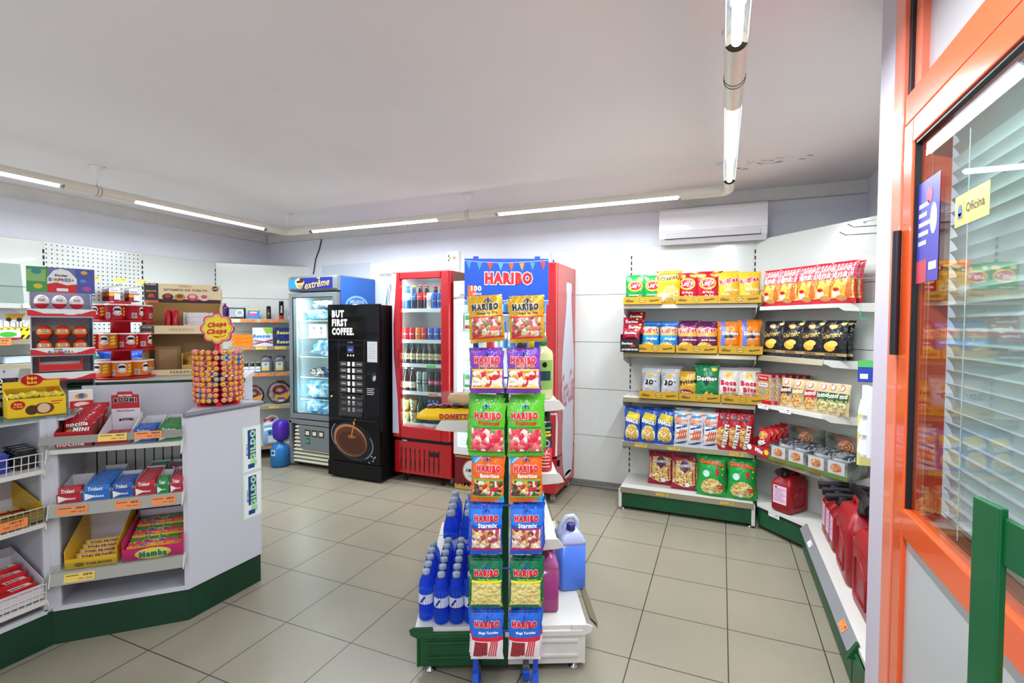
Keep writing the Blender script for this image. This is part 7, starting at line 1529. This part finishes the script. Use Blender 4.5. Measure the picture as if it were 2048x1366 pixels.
# hanging batteries
def blister(n):
    mb = MB().box(-.042,-.002,-.115,.042,.0,0,M('#7c1420',.35)); c = Canvas(mb, front(-.0024)); c.rect(-.042,-.04,.042,0,M('#e8e8ee',.35),1).rect(-.042,-.075,.042,-.045,M('#d8902c',.35),1).text('PHILIPS',.0,-.025,.06,M('#1c4fb4',.4),2,bold=4)
    for i in range(4): mb.tube([(.0+.012*i,-.009,-.105),(.0+.012*i,-.009,-.055)], .005, M('#e6e6e6',.3), 8)
    return Kind(mb.build('battery_pack'))
bk = blister(4)
for g_, y0 in enumerate((-1.36,-1.16,-.98,-1.50)):
    for i in range((9,9,6,3)[g_]):
        bk.put((-4.36+.024*i, y0-.006*i, 1.855-.03*(g_ in (1,2))), PI/2+.05, f'red battery blister pack, {ORD[i]} out from the pegboard on the {("second","third","fourth","first")[g_]} hook', 'battery pack', f'battery packs on the {("second","third","fourth","first")[g_]} hook')
    mb = MB().tube([(-4.41,y0,1.84),(-4.09,y0-.05,1.84),(-4.08,y0-.05,1.855)], .003, CHROME, 6).build('peg_hook'); tag(mb, f'{("second","third","fourth","first")[g_]} pegboard hook from the left holding battery packs', 'hook')
    if g_ < 3: price(mb, 0, 0, 0, .10, TAGY, 0, .035, fn=flat((-4.08,y0-.05,1.885),(0,1,0),(0,0,1)))
for y, z, h_, m, ds in ((-1.46,1.50,.06,'#b03060','magenta'),(-1.33,1.40,.14,'#c8dcc4','pale green'),(-1.02,1.42,.10,'#dfe0ea','white'),(-.93,1.33,.03,'#d8d83c','lime yellow')):
    mb = MB().box(-.05,-.004,0,.05,0,h_,M(m,.4)); o = mb.build('hanging_card', loc=(-4.34,y,z), rz=PI/2); MB().tube([(0,0,h_),(0,.07,h_+.01)], .002, CHROME, 5).build('hook', o); tag(o, f'{ds} hanging card on the pegboard behind the crisp tower', 'card')
o = lumpy('blue_bag', .36,.17,.2, M('#2c50b8',.2,bump=.5,bs=20), 81, .4); o.location = (-4.22,-1.12,1.101); o.rotation_euler=(0,0,PI/2); tag(o,'crumpled blue plastic bags on the wall shelf behind the crisp tower','bag')
o = lumpy('green_pack', .16,.17,.14, M('#1c7a5c',.3), 82, .2); o.location = (-4.20,-1.42,1.101); o.rotation_euler=(0,0,PI/2); tag(o,'green pack left of the blue bags behind the crisp tower','pack')
# diagonal bay goods
def wd(name, mb_or_o, s_, o_, z, lab, cat, grp=None, rot=0):
    o = mb_or_o.build(name) if isinstance(mb_or_o, MB) else mb_or_o
    o.location = wl(s_, o_, z+.001); o.rotation_euler = (0,0,TL+rot); return tag(o, lab, cat, grp)
mb = MB().rbox(-.085,-.04,0,.085,.04,.12,.03,M('#16181e',.4)); c = Canvas(mb, front(-.041)); c.rect(-.07,.018,.07,.108,M('#aab0b6',.2),1).ell(.03,.065,.04,.035,M('#d8dce0',.3),2,18).ell(.03,.065,.025,.022,M('#9aa0a8',.3),3,14)
w_ = wd('wash_bag', mb, .22,.17,1.565,'black travel wash bag with clear window on the top diagonal shelf','wash bag'); MB().tube([(-.09,0,.07),(-.105,0,.03),(-.09,0,.0)], .004, BLACK, 6).build('strap', w_)
mb = MB().box(-.055,-.035,0,.055,.035,.105,M('#3c86c8',.4)).box(-.056,-.036,.092,.056,.036,.107,M('#e0c040',.4)); c = Canvas(mb, front(-.0365)); c.rect(-.05,.02,.05,.09,M('#3c86c8',.4),1).ell(-.01,.055,.03,.028,M('#e04c8c',.4),2,16).text('EVAX',0,.07,.07,Wt,3,bold=5)
wd('tissue_box', mb, .385,.17,1.565,'blue hygiene box with pink heart on the top diagonal shelf','box')
def aer(r, h, m, m2, nm, cap=.25): 
    o = MB().lathe([(r,0,m2),(r,h*.2,m2),(r,h*.2,m),(r,h*(1-cap)),(r*.9,h*(1-cap)+.004)], m, 14).build(nm); MB().lathe([(r*.92,0),(r*.92,h*cap-.006),(r*.8,h*cap)], BLACK if m2 is not Wt else Wt, 14, (0,0,h*(1-cap))).build('cap', o); return o
o = aer(.024,.145,BLACK,BLACK,'deodorant_can'); Canvas_ = MB(); c = Canvas(Canvas_, cyl(.0245,0),.008); c.rect(-.016,.02,.016,.085,M('#3a3430',.4),1).ell(0,.06,.010,.014,M('#c8702c',.4),2,12); Canvas_.build('label', o); wd('', o, .535,.17,1.565,'short black deodorant can on the top diagonal shelf','deodorant')
o = aer(.026,.205,BLACK,M('#b8202c',.3),'shaving_gel_can'); mb = MB(); c = Canvas(mb, cyl(.0265,.11),.008); c.text('Gillette',0,0,.085,Wt,1,bold=4,rot=PI/2); mb.build('label', o); wd('', o, .665,.17,1.565,'tall black and red shaving gel can reading Gillette on the top diagonal shelf','shaving gel')
wd('', squeeze(.055,.04,.155,M('#c3cdda',.25),M('#eef0f2',.3),M('#8c9ac0',.4),'lotion_bottle',1), .755,.16,1.565,'pale grey lotion bottle on the top diagonal shelf','bottle')
o = squeeze(.07,.05,.17,M('#3a2464',.3),M('#c01c70',.3),None,'detergent_bottle',1); wd('', o, .10,.12,1.565,'violet bottle with magenta cap at the left end of the top diagonal shelf','bottle')
# wafers, paper rolls
wf = bar('biscuit_roll','#e8801c','#3c3c9c',.26,.05,.042,'Digestive','#f4f2ee'); 
for i in range(6): wf.put(wl(.30, .20-.055*(i%2), 1.263+.044*(i//2)), TL+rnd.uniform(-.04,.04), f'orange biscuit roll, layer {i//2+1}, {("front","back")[i%2]} row on the second diagonal shelf', 'biscuit roll', 'orange biscuit rolls')
def kroll(top, base, txt, tc):
    mb = MB().rbox(-.105,-.06,0,.105,.06,.205,.03,M('#e6e8e8',.25)); c = Canvas(mb, front(-.0606)); c.rect(-.10,.0,.10,.095,M('#d8d8e4',.3),1)
    for i, q in enumerate(('#c8387c','#2b3f9c','#e8b02c','#3c9a4c','#c8387c')): c.poly([(-.10,.005+.016*i),(-.10,.013+.016*i),(.10,.08-.012*i),(.10,.070-.012*i)],M(q,.3),2)
    c.poly([(.0,.2),(.09,.2),(.1,.16),(.04,.13)],M('#8cc83c',.3),2).text('Renova',-.01,.112,.17,M('#2b84c8',.3),3,bold=5,shear=.2); return mb
wd('kitchen_roll_pack', kroll(0,0,0,0), .475,.18,1.262,'white kitchen roll pack with green leaf reading Renova','paper pack')
for i in range(2):
    mb = MB().rbox(-.10,-.055,0,.10,.055,.103,.02,M('#1f2a7a',.2,bump=.3,bs=30)); c = Canvas(mb, front(-.0556)); c.text('Renova',.0,.045,.165,M('#d8e03c',.3),3,bold=5,shear=.2)
    wd('tissue_pack', mb, .70,.18,1.262+.104*i,f'dark blue tissue pack with yellow lettering, {("lower","upper")[i]} of two','paper pack')
# oil
def oilcan():
    o = MB().loft([[(x*k,y*k2,z) for x, y in ((-.06,-.04),(.06,-.04),(.06,.04),(-.06,.04))] for z, k, k2 in ((0,.95,.95),(.01,1,1),(.125,1,1),(.150,.75,.9),(.172,.55,.6))], M('#5c6068',.35)).build('oil_container', bevel=.006)
    MB().lathe([(.022,0),(.022,.026)], BLACK, 12, (.030,0,.152)).build('cap', o); MB().tube([(-.05,0,.13),(-.045,0,.17),(-.01,0,.18),(.0,0,.165)], .010, M('#5c6068',.35), 8).build('handle', o)
    mb = MB(); c = Canvas(mb, front(-.0412)); c.rect(-.045,.02,.03,.115,M('#c9ccc4',.4),1).rect(-.045,.02,.03,.05,M('#d8c060',.4),2).ell(-.005,.09,.018,.012,M('#5aa84c',.4),2,12); mb.build('label', o); return Kind(o)
ok_ = oilcan()
for i, s_ in enumerate((.505,.645,.80)): ok_.put(wl(s_,.17,.966), TL, f'grey motor oil container, {ORD[i]} from the left on the third diagonal shelf', 'oil container')
adk = Kind(bottle(.028,.115,M('#1d1f22',.2),M('#c9b030',.3),M('#dfe4ea',.4),.5,(.1,.6),name='additive_bottle',txt='AdBlue',tm=M('#2b6ab0',.4)))
for i, s_ in enumerate((.24,.305,.365)): adk.put(wl(s_,.19,.966), TL, f'small dark additive bottle, {ORD[i]} from the left on the third diagonal shelf', 'bottle')
adk.put(wl(.425,.19,.966), TL, 'small dark additive bottle nearest the grey oil containers', 'bottle')
# jump leads in round bags
def leads():
    mb = MB(); mb.lathe([(.0,0),(.118,0),(.128,.012),(.128,.045),(.118,.055),(.0,.056)], M('#2a1c20',.3), 28); mb.v = [Matrix.Rotation(PI/2,4,'X') @ v for v in mb.v]
    mb.v = [Vector((v.x,v.y+.056,v.z+.128)) for v in mb.v]
    o = mb.build('jump_lead_bag'); mb = MB(); c = Canvas(mb, front(.0-.001)); c.ell(0,.128,.112,.112,noisy('#4a2c2c','#b9b4ac',22,.1,5,.5),1,28).poly([(-.05,.045),(.09,.06),(.105,.115),(-.03,.10)],M('#d8902c',.3),2).rect(-.02,.055,.05,.075,M('#2c4a9c',.3),3).rect(-.01,.035,.04,.045,Wt,3); mb.build('clear_window', o)
    mb = MB()
    for k in range(3): mb.tube([(.07*math.cos(a)*(1-.15*k), -.006-.002*k, .165+.05*math.sin(a)*(1-.2*k)) for a in [2*PI*i/20 for i in range(20)]], .0045, M('#a01c28' if k != 1 else '#1c1414',.4), 6, closed=True)
    mb.build('leads', o); MB().tube([(-.03,.02,.25),(-.02,.02,.265),(.04,.02,.262),(.06,.02,.24)], .006, M('#7c1420',.4), 6).build('handle', o); return Kind(o)
lk_ = leads(); lk_.put(wl(.635,.20,.599), TL, 'round clear bag of red jump leads, right one beside the freezer', 'jump leads'); lk_.put(wl(.37,.20,.599), TL, 'round clear bag of jump leads, left one half hidden by the counter', 'jump leads', sc=.85)
# containers at the bottom
o = jug(.19,.14,.32,M('#8fb4d8',.15,alpha=.9),M('#c01c28',.4),body=M('#c3d0dc',.2,alpha=.92)); wd('', o, .555,.19,.148,'large clear water container with red cap and blue label by the freezer','container')
MB().lathe([(.022,0),(.022,.035),(.018,.038)], M('#c01c28',.4), 14, (-.06,.0,.25)).build('cap', o)
mb = MB(); c = Canvas(mb, front(-.0705)); c.rect(-.04,.03,.06,.17,M('#dfe6ee',.4),1).rect(-.04,.11,.06,.17,M('#2b86cc',.4),2).ell(-.02,.145,.010,.010,M('#1c2c4a',.4),3,10); mb.build('label', o)
o = MB().lathe([(.075,0),(.095,.02),(.095,.19),(.075,.225),(.03,.245),(.03,.27)], M('#1d6aa8',.35), 22).lathe([(.085,0),(.085,.015)], M('#174f80',.4), 22).build('gas_bottle'); o.location = (-3.535,-.02,0); tag(o,'small blue gas bottle on the floor beside the freezer','gas bottle')
mb = MB(); c = Canvas(mb, cyl(.0955,.16),.01); c.rect(-.02,-.03,.03,.03,M('#cfd6e0',.4),1).ell(.005,0,.018,.018,M('#1d3a6a',.4),2,14); mb.build('label', o)
o = lumpy('gas_cover', .15,.22,.15, M('#45249c',.3), 91, .05, 24, 16); o.location = (-3.53,-.01,.272); tag(o,'rounded purple gas cover standing on the blue gas bottle','cover')
for k_ in list(SB.values())+list(GP.values()): k_.done()
